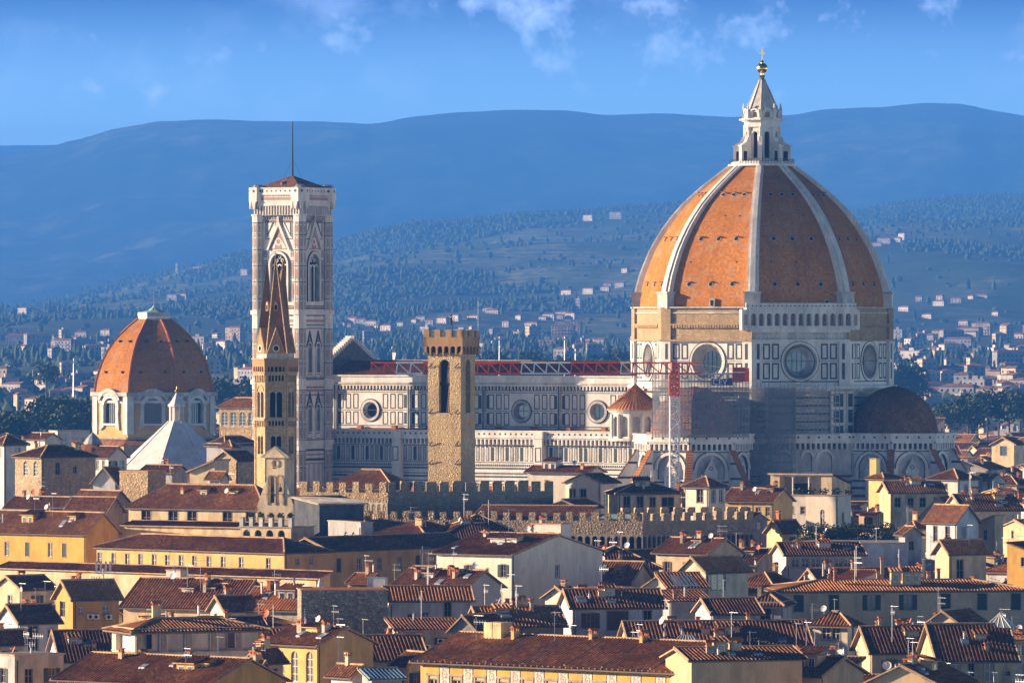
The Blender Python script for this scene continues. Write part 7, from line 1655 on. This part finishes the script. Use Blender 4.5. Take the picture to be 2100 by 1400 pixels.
# repeats the photograph shows nothing of are left out
SKIP_LIST = [i for a, b in ((29,32),(36,37),(41,42),(53,53),(59,59),(64,64),(75,75),(87,87),(90,91),(94,94),(105,106),(109,109),(120,120),(122,124),(135,136),(149,149),(151,152),(156,156),(165,165),(185,185),(188,188),(194,194),(206,208),(222,222),(229,230),(236,237),(242,242),(244,244),(257,258),(273,273),(313,313),(331,331),(346,349),(358,358),(361,361),(363,364),(370,370),(373,374),(377,377),(380,382),(386,388),(390,390),(394,394),(401,402),(405,405),(411,411),(417,418),(421,423),(427,428),(431,431),(433,438),(441,443),(447,447),(449,450),(452,452),(454,455),(458,458),(460,461),(464,471),(473,474),(476,483),(485,492),(494,494),(496,497),(499,499),(501,508),(512,514),(516,518),(520,521),(523,523),(525,526),(528,528),(530,530),(532,532),(535,535),(537,538),(553,559),(574,578),(581,581),(596,598),(600,601),(618,618),(620,622),(639,640),(642,643),(661,661),(663,665),(683,689),(708,711),(713,713),(732,732),(734,737),(741,745),(747,747),(749,751),(753,755),(757,760),(765,765),(767,769),(771,774),(776,776),(778,778),(780,782),(784,784),(790,793),(795,801),(803,805),(807,807),(812,812),(814,816),(818,818),(820,820),(822,822),(824,824),(826,833),(837,839),(841,843),(845,846),(848,848),(850,853),(855,856),(858,861),(863,864),(866,868),(870,878),(881,883),(885,885),(887,894),(896,903),(906,906),(908,912),(914,932),(938,941),(943,943),(945,945),(947,951),(953,956),(959,959),(965,972),(974,974),(976,982),(984,986),(992,994),(996,996),(998,1014),(1019,1019),(1021,1021),(1023,1026),(1028,1030),(1032,1036),(1038,1042),(1047,1047),(1049,1051),(1053,1053),(1055,1069),(1075,1075),(1077,1078),(1080,1082),(1084,1091),(1093,1095),(1097,1101),(1103,1109),(1111,1113),(1115,1118),(1121,1122),(1124,1125),(1127,1127),(1129,1129),(1131,1131),(1133,1138),(1140,1142),(1144,1148),(1151,1151),(1153,1159),(1161,1161),(1163,1163),(1165,1166),(1168,1170),(1172,1173),(1175,1177),(1180,1182),(1184,1184),(1186,1188),(1190,1193),(1195,1206),(1208,1214),(1216,1219),(1221,1222),(1224,1227),(1229,1232),(1234,1234),(1236,1238),(1240,1243),(1245,1252),(1254,1256),(1258,1260),(1262,1262),(1264,1265),(1267,1269),(1271,1277),(1279,1283),(1285,1288),(1290,1298),(1301,1303),(1305,1306),(1308,1316),(1318,1318),(1320,1323),(1325,1325),(1327,1330),(1332,1339),(1341,1344),(1346,1346),(1348,1352),(1354,1354),(1356,1356),(1358,1360),(1363,1379),(1381,1382),(1384,1394),(1396,1400),(1402,1411),(1413,1418),(1420,1425),(1427,1429),(1431,1431),(1433,1433),(1435,1437),(1439,1441),(1443,1443),(1445,1447),(1449,1453),(1455,1456),(1458,1459),(1461,1467),(1469,1477),(1479,1479),(1481,1485),(1487,1487),(1489,1489),(1491,1491),(1493,1495),(1497,1512),(1514,1519),(1521,1523),(1525,1529),(1531,1531),(1534,1538),(1540,1543),(1545,1547),(1549,1551),(1553,1553),(1555,1555),(1557,1557),(1559,1563),(1565,1565),(1567,1568),(1570,1579),(1581,1582),(1584,1586),(1588,1590),(1592,1595),(1597,1601),(1603,1607),(1609,1610),(1612,1612),(1614,1621),(1624,1626),(1628,1628),(1630,1632),(1634,1635),(1637,1637),(1639,1639),(1641,1642),(1644,1645),(1647,1651),(1653,1656),(1658,1662),(1664,1676),(1678,1678),(1680,1684),(1686,1692),(1694,1694),(1696,1698),(1700,1700),(1702,1702),(1704,1715),(1717,1724),(1726,1727),(1729,1734),(1736,1740),(1742,1743),(1745,1755),(1757,1758),(1762,1764),(1766,1766),(1768,1772),(1774,1774),(1776,1779),(1781,1783),(1785,1788),(1790,1792),(1795,1796),(1798,1798),(3000,3000),(3003,3003),(3005,3005),(3014,3014),(3017,3017),(3026,3027),(3030,3030),(3039,3039),(3043,3043),(3046,3046),(3058,3058),(3063,3063),(3079,3080),(3083,3083),(3091,3091),(3094,3094),(3096,3096),(3118,3118),(3122,3122),(3125,3125),(3132,3132),(3142,3142),(3144,3145),(3154,3154),(3158,3158),(3170,3172),(3177,3177),(3187,3188),(3194,3194),(3198,3198),(3204,3204),(3207,3207),(3222,3222),(3226,3226),(3228,3228),(3232,3232),(3235,3235),(3237,3237),(3239,3239),(3241,3241),(3246,3247),(3250,3250),(3252,3254),(3257,3257),(3260,3260),(3276,3276),(3279,3279),(3292,3293),(3303,3303),(3311,3311),(3321,3321),(3324,3324),(3326,3326),(3328,3328),(3336,3336),(3343,3344),(3347,3347),(3357,3358),(3365,3365),(3374,3374),(3383,3383),(3396,3396),(3398,3398),(3408,3408),(3424,3424),(3432,3432),(3434,3434),(3460,3460),(3462,3462),(3470,3470),(3472,3472),(3482,3482),(3487,3487),(3506,3506),(3508,3508),(3512,3512),(3515,3515),(3519,3519),(3521,3521),(3527,3527),(3529,3529),(3536,3536),(3541,3541),(3545,3545),(3552,3552),(3556,3557),(3563,3563),(3565,3565),(3581,3581),(3587,3587),(3595,3595),(3601,3601),(3612,3612),(3621,3621),(3625,3625),(3627,3627),(3663,3664),(3670,3670),(3675,3675),(3677,3678),(3683,3683),(3689,3689),(3696,3696),(3700,3700),(3704,3704),(3707,3707),(3710,3710),(3712,3712),(3717,3717),(3719,3719),(3735,3735),(3738,3738),(3741,3741),(3743,3743),(3761,3761),(3776,3776),(3782,3782),(3785,3785),(3788,3788),(3791,3791),(3795,3795),(3799,3800),(3802,3802),(3806,3806),(3808,3808),(3826,3826),(3829,3830),(3832,3832),(3835,3835),(3844,3844),(3854,3854),(3857,3857),(3868,3869),(3873,3873),(3878,3879),(3895,3895),(3897,3897),(3903,3903),(3908,3908),(3915,3915),(3919,3919),(3929,3929),(3941,3941),(3943,3944),(3946,3946),(3960,3960),(3962,3962),(3979,3979),(3985,3987),(3993,3993),(3995,3995),(4001,4001),(4009,4009),(4014,4014),(4027,4027),(4030,4030),(4040,4040),(4042,4042),(4044,4044),(4050,4050),(4053,4053),(4070,4070),(4075,4075),(4080,4080),(4087,4087),(4095,4095),(4104,4104),(4106,4106),(4111,4111),(4115,4115),(4117,4117),(4119,4119),(4122,4122),(4130,4130),(4152,4152),(4159,4159),(4162,4162),(4168,4168),(4180,4181),(4193,4193),(4196,4196),(4200,4200),(4208,4208),(4210,4210),(4212,4212),(4216,4216),(4218,4218),(4225,4225),(4242,4242),(4249,4249),(4257,4257),(4260,4260),(4262,4263),(4277,4277),(4296,4296),(4300,4300),(4305,4305),(4312,4312),(4315,4315),(4325,4325),(4339,4339),(4352,4352),(4361,4361),(4366,4366),(4369,4369),(4372,4372),(4375,4375),(4378,4378),(4383,4383),(4389,4389),(4398,4398),(4411,4411),(4421,4422),(4433,4434),(4441,4441),(4449,4449),(4453,4453),(4462,4462),(4473,4473),(4479,4479),(4490,4491),(10001,10002),(10004,10011),(10013,10014),(10016,10018),(10020,10021),(10023,10027),(10029,10030),(10032,10034),(10037,10042),(10044,10049),(10051,10051),(10053,10053),(10055,10058),(10060,10068),(10071,10085),(10087,10090),(10092,10092),(10094,10097),(10099,10099),(10101,10104),(10106,10109),(10111,10112),(10114,10114),(10116,10124),(10126,10126),(10128,10133),(10135,10137),(10139,10143),(10145,10149),(10151,10152),(10154,10156),(10158,10158),(10160,10160),(10162,10164),(10166,10177),(10179,10187),(10189,10190),(10193,10198),(10200,10214),(10217,10222),(10225,10227),(10230,10230),(10233,10233),(10235,10235),(10239,10239),(10241,10241),(10243,10244),(10246,10251),(10253,10254),(10256,10257),(10259,10260),(10262,10265),(10267,10275),(10278,10279),(10281,10281),(10286,10287),(10292,10294),(10296,10296),(10301,10304),(10306,10306),(10309,10311),(10314,10314),(10316,10316),(10318,10320),(10324,10325),(10327,10335),(10337,10337),(10339,10340),(10342,10342),(10344,10345),(10351,10351),(10353,10353),(10359,10359),(10361,10361),(10363,10367),(10375,10375),(10381,10382),(10384,10386),(10390,10391),(10394,10394),(10401,10401),(10406,10406),(10408,10408),(10410,10412),(10416,10417),(10420,10420),(10427,10427),(10432,10433),(10437,10437),(10439,10439),(10447,10447),(10451,10452),(10457,10458),(10461,10461),(10464,10464),(10466,10466),(10475,10475),(10478,10479),(10484,10484),(10488,10488),(20060,20060),(20065,20065),(20068,20068),(20070,20070),(20074,20074),(20076,20076)) for i in range(a, b+1)]
# ---------------------------------------------------------------- the rest of the town
AUTO = []      # (object, base label, column) - labels are made unique at the end
SKIP = set(SKIP_LIST)
def where(px, py):
    r = 'at the left edge' if px < 110 else 'left of the ochre chapel' if px < 190 and py < 960 else 'behind the pyramid roof' if px < 460 and py < 960 else 'left of the stone steeple' if px < 520 else 'near the bell tower' if px < 690 else 'left of the fortress' if px < 870 else 'behind the fortress tower' if px < 985 else 'left of the great dome' if px < 1300 else 'below the great dome' if px < 1830 else 'right of the great dome' if px < 1960 else 'near the right edge'
    return r
COLW = {'cream':'cream','yellow':'deep yellow','ochre':'ochre','white':'white','grey':'grey','pink':'pinkish','tan':'tan','paleblue':'pale grey','weathered':'weathered','whitelit':'bright white','yellowpale':'pale yellow','creamold':'stained cream','rubble':'rubble stone'}
BLOCK = [(690,1935,1270,1420,985),(500,700,1330,1420,985),(245,470,1440,1520,955),(170,470,1600,1690,912),(515,615,1020,1130,1000),(605,1130,1020,1090,1060),(740,1560,990,1045,1124),(862,985,1045,1110,1000),(1335,1640,1290,1330,990)]   # px0, px1, y0, y1, lowest row that must stay clear
def clear(px, Y, w, top):
    for (a, b, y0, y1, vb) in BLOCK:
        if a-w*.6 < px < b+w*.6:
            if y0-14 < Y < y1+14: return False
            if Y < y0 and top < vb: return False
    for h in HOUSES:
        lpx = h['L']*math.cos(h['a'])*F/h['Y']; rpx = h['W']*math.sin(h['a'])*F/h['Y']
        if h['px']-lpx-w*.5 < px < h['px']+rpx+w*.5:
            if Y < h['Y']+2 and top < h['vb']: return False
            dep = h['L']*math.sin(h['a'])+h['W']*math.cos(h['a'])
            if h['Y']-12 < Y < h['Y']+dep+4: return False
    return True
def fillers():
    k = 0; rg = random.Random(77); made = []
    Y = 690.0
    while Y < 2150:
        px = -40.0+rg.uniform(0, 60)
        while px < 2140:
            rnd = random.Random(k*31+5); k += 1
            wm = rnd.uniform(8, 17)*(1 if Y < 1260 else .85); w = wm*F/Y; a = rnd.choice((24, 28, 30, 34, 40, 58, 64, 70, 78)) ; zz = rnd.uniform(13.5, 19.5)+(3 if rnd.random() < .12 else 0); hh = rnd.uniform(1.2, 2.6)
            px_ = px+w*.5; px += w*rnd.uniform(.75, 1.1)
            ok = False
            for z in (zz, zz-2, zz-4, zz-6, 8.5):
                if z < 7.5: break
                if clear(px_, Y, w, HZ+(EYE-z-hh)*F/Y): ok = True; break
            if not ok: continue
            if any(abs(px_-m[0]) < (w+m[2])*.42 and abs(Y-m[1]) < 15 for m in made): continue
            made.append((px_, Y, w))
            if k in SKIP: continue
            ar = R_(a); L = wm*.62/math.cos(ar) if a < 50 else rnd.uniform(6, 9); W_ = wm*.45/math.sin(ar) if a < 50 else wm*.8/math.sin(ar)
            rk = rnd.choice(('gx','gx','hip','gy','shf','hip')) if a < 50 else rnd.choice(('gy','gy','hip','gy','shr'))
            wall = rnd.choice(('cream','cream','white','whitelit','tan','creamold','paleblue','pink','yellowpale','grey','weathered','ochre')); tl = rnd.choice(('tile','tile','tile_dark','tile','tile_orange'))
            py = HZ+(EYE-z)*F/Y
            near = Y < 1250
            t, ro = H('x', px_+w*.1, py, 0, 0, a, Y, hh, rk, wall, tl, L=max(4, L), W_=max(4, W_), rows=1 if Y > 1000 else 2, ws=rnd.choice(('open','open','gl','dark','closed')), sh=rnd.choice(('shutter_green','shutter_brown','shutter_grey')), ww=.9, wh=1.5, drop=rnd.uniform(.6,1.2), chim=rnd.choice((0,1,1,2)) if Y < 1600 else rnd.choice((0,1)), ant=rnd.choice((0,0,1,1,2)) if near else 0, dsh=rnd.choice((0,0,0,1)) if near else 0, flu=rnd.choice((0,0,1)) if near else 0, seed=k, vb=0, per=.45 if Y < 1300 else .8)
            HOUSES.pop()
            t['fid'] = k
            rd = {'gx':'gabled','gy':'gabled','hip':'hip roofed','shf':'lean-to roofed','shr':'lean-to roofed','flat':'flat roofed'}[rk]; td = {'tile':'brown tiles','tile_dark':'dark tiles','tile_orange':'orange tiles'}[tl]
            band = 'front rows' if Y < 900 else 'middle rows' if Y < 1250 else 'back rows'
            AUTO.append((t, '%s %s house, %s, %s, %s' % (COLW[wall], rd, td, where(px_, py), band), px_, 'houses packed between the landmarks'))
        Y += 15 if Y < 1250 else 20
    # small infill: rear wings, sheds and roof rooms in the gaps
    for i in range(1500):
        rnd = random.Random(50000+i); Y = 700+1150*rnd.random()**1.2; px = rnd.uniform(-20, 2120); wm = rnd.uniform(3.6, 7.5); w = wm*F/Y; a = rnd.choice((22, 30, 36, 48, 60, 68, 78)); hh = rnd.uniform(.7, 1.4); ok = False
        for z in (rnd.uniform(17, 24), rnd.uniform(15, 18), 14, 12, 10):
            if clear(px, Y, w, HZ+(EYE-z-hh)*F/Y): ok = True; break
        if not ok or any(abs(px-m[0]) < (w+m[2])*.36 and abs(Y-m[1]) < 7 for m in made): continue
        made.append((px, Y, w)); k = 3000+i
        if k in SKIP: continue
        ar = R_(a); L = max(2.6, wm*.55/math.cos(ar)); W_ = max(2.6, wm*.5/math.sin(ar)); rk = rnd.choice(('gx','gy','hip','shf','shr','flat')); wall = rnd.choice(('cream','white','whitelit','whitelit','tan','creamold','paleblue','pink','yellowpale','grey','weathered','yellow')); tl = rnd.choice(('tile','tile_dark','tile','tile_orange'))
        t, ro = H('x', px+w*.1, HZ+(EYE-z)*F/Y, 0, 0, a, Y, hh if rk != 'flat' else .4, rk, wall, tl, L=L, W_=W_, rows=1, nl=rnd.choice((1, 1, 2)), nr=rnd.choice((1, 1, 2)), ws=rnd.choice(('open','gl','dark','closed','arch')), sh=rnd.choice(('shutter_green','shutter_brown','shutter_grey')), ww=.8, wh=1.2, drop=.6, chim=rnd.choice((0,1,1)), ant=rnd.choice((0,1,1)) if Y < 1250 else 0, dsh=rnd.choice((0,0,1)) if Y < 1250 else 0, flu=rnd.choice((0,0,1)), seed=k, vb=0, oh=.35, per=.43 if Y < 1300 else .8)
        HOUSES.pop(); t['fid'] = k; py = HZ+(EYE-z)*F/Y
        rd = {'gx':'gabled','gy':'gabled','hip':'hip roofed','shf':'lean-to','shr':'lean-to','flat':'flat topped'}[rk]
        AUTO.append((t, 'little %s %s house, %s, %s' % (COLW[wall], rd, where(px, py), 'front rows' if Y < 900 else 'middle rows' if Y < 1250 else 'back rows'), px, 'houses packed between the landmarks'))
fillers()
def block(name, lab, cat, px, Y, w, d, h, a, wall, rf, group, fl=True, zb=None, seed=1, pit=False):
    X = xof(px, Y); z0 = land_z(X, Y)-1.0 if zb is None else zb; rnd = random.Random(seed); b = MB()
    b.box(-w/2, w/2, 0, d, 0, h, wall)
    for side, ln in ((0, w), (1, d)):
        b.frame(-w/2 if side == 0 else w/2, 0, 0, 0 if side == 0 else math.pi/2)
        n = max(2, int(ln/3.2)); m = max(1, int(h/3.1)); st = ln/n; bal = rnd.random() < .35 and h > 12
        for j in range(m):
            z = 1.3+j*(h-1)/m
            for i in range(n):
                if rnd.random() < .1: continue
                u = (i+.5)*st; b.flat(u-.55, u+.55, z, z+1.4, 'dark', .05)
            if bal: b.box(st, ln-st, -1.0, 0, z-.9, z-.2, wall)
    b.frame()
    if pit:
        p = 1.6
        b.add([(-w/2-.5,-.5,h),(w/2+.5,-.5,h),(w/2-d*.3,d/2,h+p),(-w/2+d*.3,d/2,h+p)], rf); b.add([(w/2+.5,d+.5,h),(-w/2-.5,d+.5,h),(-w/2+d*.3,d/2,h+p),(w/2-d*.3,d/2,h+p)], rf)
        b.add([(w/2+.5,-.5,h),(w/2+.5,d+.5,h),(w/2-d*.3,d/2,h+p)], rf); b.add([(-w/2-.5,d+.5,h),(-w/2-.5,-.5,h),(-w/2+d*.3,d/2,h+p)], rf)
    else:
        b.box(-w/2-.2, w/2+.2, -.2, d+.2, h, h+.5, rf); b.box(-w*.15, w*.1, d*.3, d*.7, h+.5, h+2.6, wall)
        if rnd.random() < .5: b.box(w*.2, w*.32, d*.3, d*.6, h+.5, h+2.0, wall)
    o = b.build(name, None, (X, Y, z0), -R_(a)); tag(o, 'x', cat, group); AUTO.append((o, lab, px, group)); return o
VILLA_AT = []
def far_town():
    k = 0
    for (Ya, Yb, n) in ((2120, 2900, 110), (2900, 3700, 130), (3700, 4500, 130), (4500, 6800, 120)):
        for i in range(n):
            rnd = random.Random(9000+k); k += 1
            zone = rnd.random(); px = rnd.uniform(-20, 560) if zone < .33 else rnd.uniform(1825, 2120) if zone < .68 else rnd.uniform(680, 1310)
            Y = rnd.uniform(Ya, Yb)
            if 165 < px < 450 and Y < 3200: continue
            big = rnd.random() < .5
            q_ = .6+Y/9000; w = rnd.uniform(9, 22)*q_ if big else rnd.uniform(6, 11); h = rnd.uniform(6, 11.5)*q_ if big else rnd.uniform(4.5, 7.5); d = rnd.uniform(7, 12)
            if 10000+k in SKIP: continue
            wall = rnd.choice(('farwhite','farcream','farcream','fargrey','fargrey')); pit = rnd.random() < .55; a = rnd.choice((25, 35, 55, 70, 80, 85, -20, 12))
            cn = {'farwhite':'white','farcream':'cream','fargrey':'grey'}[wall]; py = HZ+(EYE-h-land_z(xof(px, Y), Y))*F/Y
            o = block('apartment_block' if big else 'far_house', '%s %s on the plain %s, %s' % (cn, ('block with red roof' if pit else 'flat roofed block') if big else ('small red roofed house' if pit else 'small boxy house'), where(px, 880), 'far' if Y > 3700 else 'midway' if Y > 2900 else 'near'), 'building', px, Y, w, d, h, a, wall, 'farroof' if pit else 'fargrey', 'far buildings across the plain', seed=k, pit=pit)
            o['fid'] = 10000+k
    # villas on the slopes: (column, row) of the photo's white specks, at the hill's own depth
    V_ = [(45,640),(316,558),(331,545),(362,555),(404,555),(500,562),(370,610),(352,612),(722,658),(738,662),(760,664),(712,668),(820,668),(848,660),(862,657),(880,664),(905,662),(930,655),(968,657),(1000,636),(1008,639),(1036,670),(1062,655),(1088,671),(1112,655),(1124,653),(1140,650),(1152,648),(1168,651),(1185,642),(1160,600),(1205,602),(1245,588),(1240,598),(1270,590),(1280,560),(1205,448),(1262,446),(1090,690),(1150,700),(1230,702),(1204,706),(1797,502),(1812,497),(1835,492),(1848,490),(1884,615),(1926,613),(1924,625),(2010,608),(1852,636),(1960,618),(1990,614),(1975,664),(2062,668),(2040,650),(1900,648),(770,672),(790,676),(700,672),(640,640),(130,690),(165,688),(215,684),(150,695),(475,684),(488,690),(440,690),(560,665),(100,696),(60,700),(25,694),(2085,690),(1990,688),(1945,690),(1905,694),(1860,700)]
    for i, (px, py) in enumerate(V_):
        rnd = random.Random(500+i); lo, hi, best = 4300.0, 13900.0, None
        for s in range(300):
            Y = lo+(hi-lo)*s/299; X = xof(px, Y)
            if HZ+(EYE-land_z(X, Y))*F/Y <= py+4: best = Y; break
        if best is None or 20000+i in SKIP: continue
        VILLA_AT.append((px, best))
        q_ = best/8000; w = rnd.uniform(8, 18)*q_; h = rnd.uniform(4.5, 8)*q_; tw = i in (1, 29, 3)
        o = block('hillside_villa', '%s villa on the wooded slope %s' % ('pale tower like' if tw else 'wide white' if w > 14 else 'small white', where(px, 900)), 'villa', px, best, 5 if tw else w, 6, 18 if tw else h, rnd.choice((20, 30, 45)), 'farwhite', 'farroof', 'villas scattered over the hillside', seed=i, pit=not tw); o['fid'] = 20000+i
far_town()
# ---- lattice and pole masts of the railway on the plain
for i, (px, top, bot, Y) in enumerate(((1158,690,745,3000),(1294,690,745,3000),(1180,715,745,2600),(151,735,770,2500),(1024,690,745,3000))):
    m = MB(); z0, z1 = zof(bot, Y)-8, zof(top, Y); m.tube((0,0,0), (0,0,z1-z0), .35, 'mastgrey', 6, .15); m.box(-1.2,1.2,-.3,.3,z1-z0-1.5,z1-z0-.9,'mastgrey')
    o = m.build('light_mast', None, (xof(px, Y), Y, z0)); tag(o, 'x', 'mast', 'tall pole masts on the plain'); AUTO.append((o, 'tall slim pole mast standing on the plain %s' % where(px, 900), px, 'tall pole masts on the plain'))
# ---- trees
TREE = {}
def tree(px, py, Y, r, h, mat, lab, seed, n=900, s=None):
    rnd = random.Random(seed); z = zof(py, Y); X = xof(px, Y); g = min(land_z(X, Y), z-h)
    t = thing('broadleaf_tree', 'x', 'tree', (X, Y, g), 0, 'trees among the far roofs'); q = MB(); H_ = z-g
    q.tube((0,0,0), (0,0,H_-r*.8), .45, 'bark', 6, .3)
    for i in range(6): a = i*1.05; q.tube((0,0,H_-r*1.3), (math.cos(a)*r*.6, math.sin(a)*r*.6, H_-r*(.2+.3*(i % 3))), .2, 'bark', 5, .07)
    q.build('trunk', t)
    vs = []; fs = []; cl = [(rnd.uniform(-.75,.75)*r, rnd.uniform(-.6,.6)*r, H_-r*.95+rnd.uniform(-.35,.75)*r, r*rnd.uniform(.28,.5)) for _ in range(13)]
    for i in range(n):
        c = rnd.choice(cl); d = Vector((rnd.gauss(0,1), rnd.gauss(0,1), rnd.gauss(0,1))).normalized()*c[3]*rnd.uniform(.6,1.1); p = Vector(c[:3])+d
        u = Vector((rnd.gauss(0,1), rnd.gauss(0,1), rnd.gauss(0,1))).normalized(); w = u.orthogonal().normalized(); ss = (s or r*.085)*rnd.uniform(.6,1.3); k = len(vs)
        vs += [tuple(p-u*ss-w*ss*.6), tuple(p+u*ss-w*ss*.4), tuple(p+u*ss*.7+w*ss*.7), tuple(p-u*ss*.8+w*ss*.5)]; fs.append((k,k+1,k+2,k+3))
    me = bpy.data.meshes.new('crown'); me.from_pydata(vs, [], fs); me.materials.append(M[mat]); me.update(); link('crown', me, t)
    AUTO.append((t, lab, px, 'trees among the far roofs')); return t
TR = [(20,842,2050,7),(48,852,2000,6),(8,858,1960,7),(120,822,2150,6),(140,816,2160,6),(160,818,2150,6),(176,826,2100,6),(115,840,2050,7),(135,845,2040,7),(160,842,2060,7),(85,815,2200,6),(95,742,2900,6),(455,778,2500,8),(470,772,2520,9),(490,776,2500,8),(505,785,2450,8),(1948,828,2330,6),(1936,834,2320,5),(1985,816,2380,6),(2005,808,2400,7),(2025,805,2410,7),(2048,806,2420,7),(2070,802,2400,8),(2092,808,2390,7),(1992,826,2330,6),(1852,735,3200,13),(1864,742,3150,9),(1843,748,3150,8),(1010,720,3200,9),(1100,722,3200,9),(1075,730,3100,8),(1250,715,3300,10),(1280,718,3250,9),(1180,735,3000,7),(700,722,3300,8)]
for i, (px, py, Y, r) in enumerate(TR):
    mt = ('leaf','leaf_olive','leaf_dark','leaf')[i % 4] if Y < 3000 else 'leaf_dark'
    tree(px, py, Y, r, r*1.9, mt, '%s %s tree among the far roofs %s' % ('large' if r > 8 else 'small', {'leaf':'mid green','leaf_olive':'olive green','leaf_dark':'dark green'}[mt], where(px, 900)), 300+i, 1100 if Y < 2300 else 600)
def woodland():
    """far off woods on the slopes and the bushy cover of the plain: countless crowns"""
    rnd = random.Random(5); vs = []; fs = []
    ico = [(0,0,1),(.9,0,.3),(.28,.85,.3),(-.73,.53,.3),(-.73,-.53,.3),(.28,-.85,.3),(.72,.5,-.5),(-.28,.85,-.5),(-.9,0,-.5),(-.28,-.85,-.5),(.72,-.5,-.5)]
    fi = [(0,1,2),(0,2,3),(0,3,4),(0,4,5),(0,5,1),(1,6,2),(2,7,3),(3,8,4),(4,9,5),(5,10,1),(2,6,7),(3,7,8),(4,8,9),(5,9,10),(1,10,6)]
    def crown(X, Y, z, r, h):
        k = len(vs); j = rnd.uniform(0, 6); c, s = math.cos(j)*r, math.sin(j)*r
        for p in ico: q = rnd.uniform(.8, 1.2); vs.append((X+(p[0]*c-p[1]*s)*q, Y+(p[0]*s+p[1]*c)*q, z+(p[2]+.5)*h*q*.66))
        fs.extend([(a+k,b+k,c_+k) for a, b, c_ in fi])
    n = 0; vl = [(p[0], p[1]) for p in VILLA_AT]
    while n < 38000:
        Y = 4400+9600*rnd.random()**.62; px = rnd.uniform(-60, 2160); X = xof(px, Y)
        f = noise.fractal(Vector((X/900, Y/2000, 1.2)), 1.0, 2.0, 4)
        if f < .02 and rnd.random() > .035: continue
        if any(abs(px-a) < 16 and b-260 < Y < b+15 for a, b in vl): continue
        cyp = rnd.random() < .22; r = (rnd.uniform(1.8, 2.8) if cyp else rnd.uniform(2.2, 4.6))*(.6+Y/13000)
        crown(X, Y, land_z(X, Y), r, rnd.uniform(8, 13) if cyp else r*rnd.uniform(.9, 1.5)); n += 1
    for i in range(2600):    # tree line on the crest
        px = -60+2220*i/2600+rnd.uniform(-1, 1); Y = 14000+rnd.uniform(-80, 30); X = xof(px, Y); crown(X, Y, land_z(X, Y), rnd.uniform(4, 8), rnd.uniform(6, 17))
    for i in range(3600):    # gardens and avenues of the plain
        Y = rnd.uniform(2150, 4500); px = rnd.uniform(-60, 2160); X = xof(px, Y)
        if noise.noise(Vector((X/260, Y/420, 8))) < -.02: continue
        r = rnd.uniform(3, 5.5); crown(X, Y, land_z(X, Y), r, r*rnd.uniform(1, 1.6))
    me = bpy.data.meshes.new('woodland'); me.from_pydata(vs, [], fs); me.materials.append(M['wood_far']); me.update(); tag(link('woodland', me), kind='stuff')
woodland()
def finish_labels():
    W_ = ['first','second','third','fourth','fifth','sixth','seventh','eighth','ninth','tenth','eleventh','twelfth','thirteenth','fourteenth','fifteenth','sixteenth','seventeenth','eighteenth','nineteenth','twentieth']
    d = {}
    for o, lab, px, g in AUTO: d.setdefault(lab, []).append((px, o))
    for lab, l in d.items():
        l.sort(key=lambda x: x[0])
        for i, (px, o) in enumerate(l):
            s = lab
            if len(l) > 1:
                nm = W_[i] if i < 20 else 'number %d' % (i+1)
                n_ = len(lab.split())
                s = lab+', '+(nm+' from the left' if n_ <= 11 else nm+' from left' if n_ <= 13 else nm)
            o['label'] = s; o['group'] = [x[3] for x in AUTO if x[0] is o][0]
finish_labels()
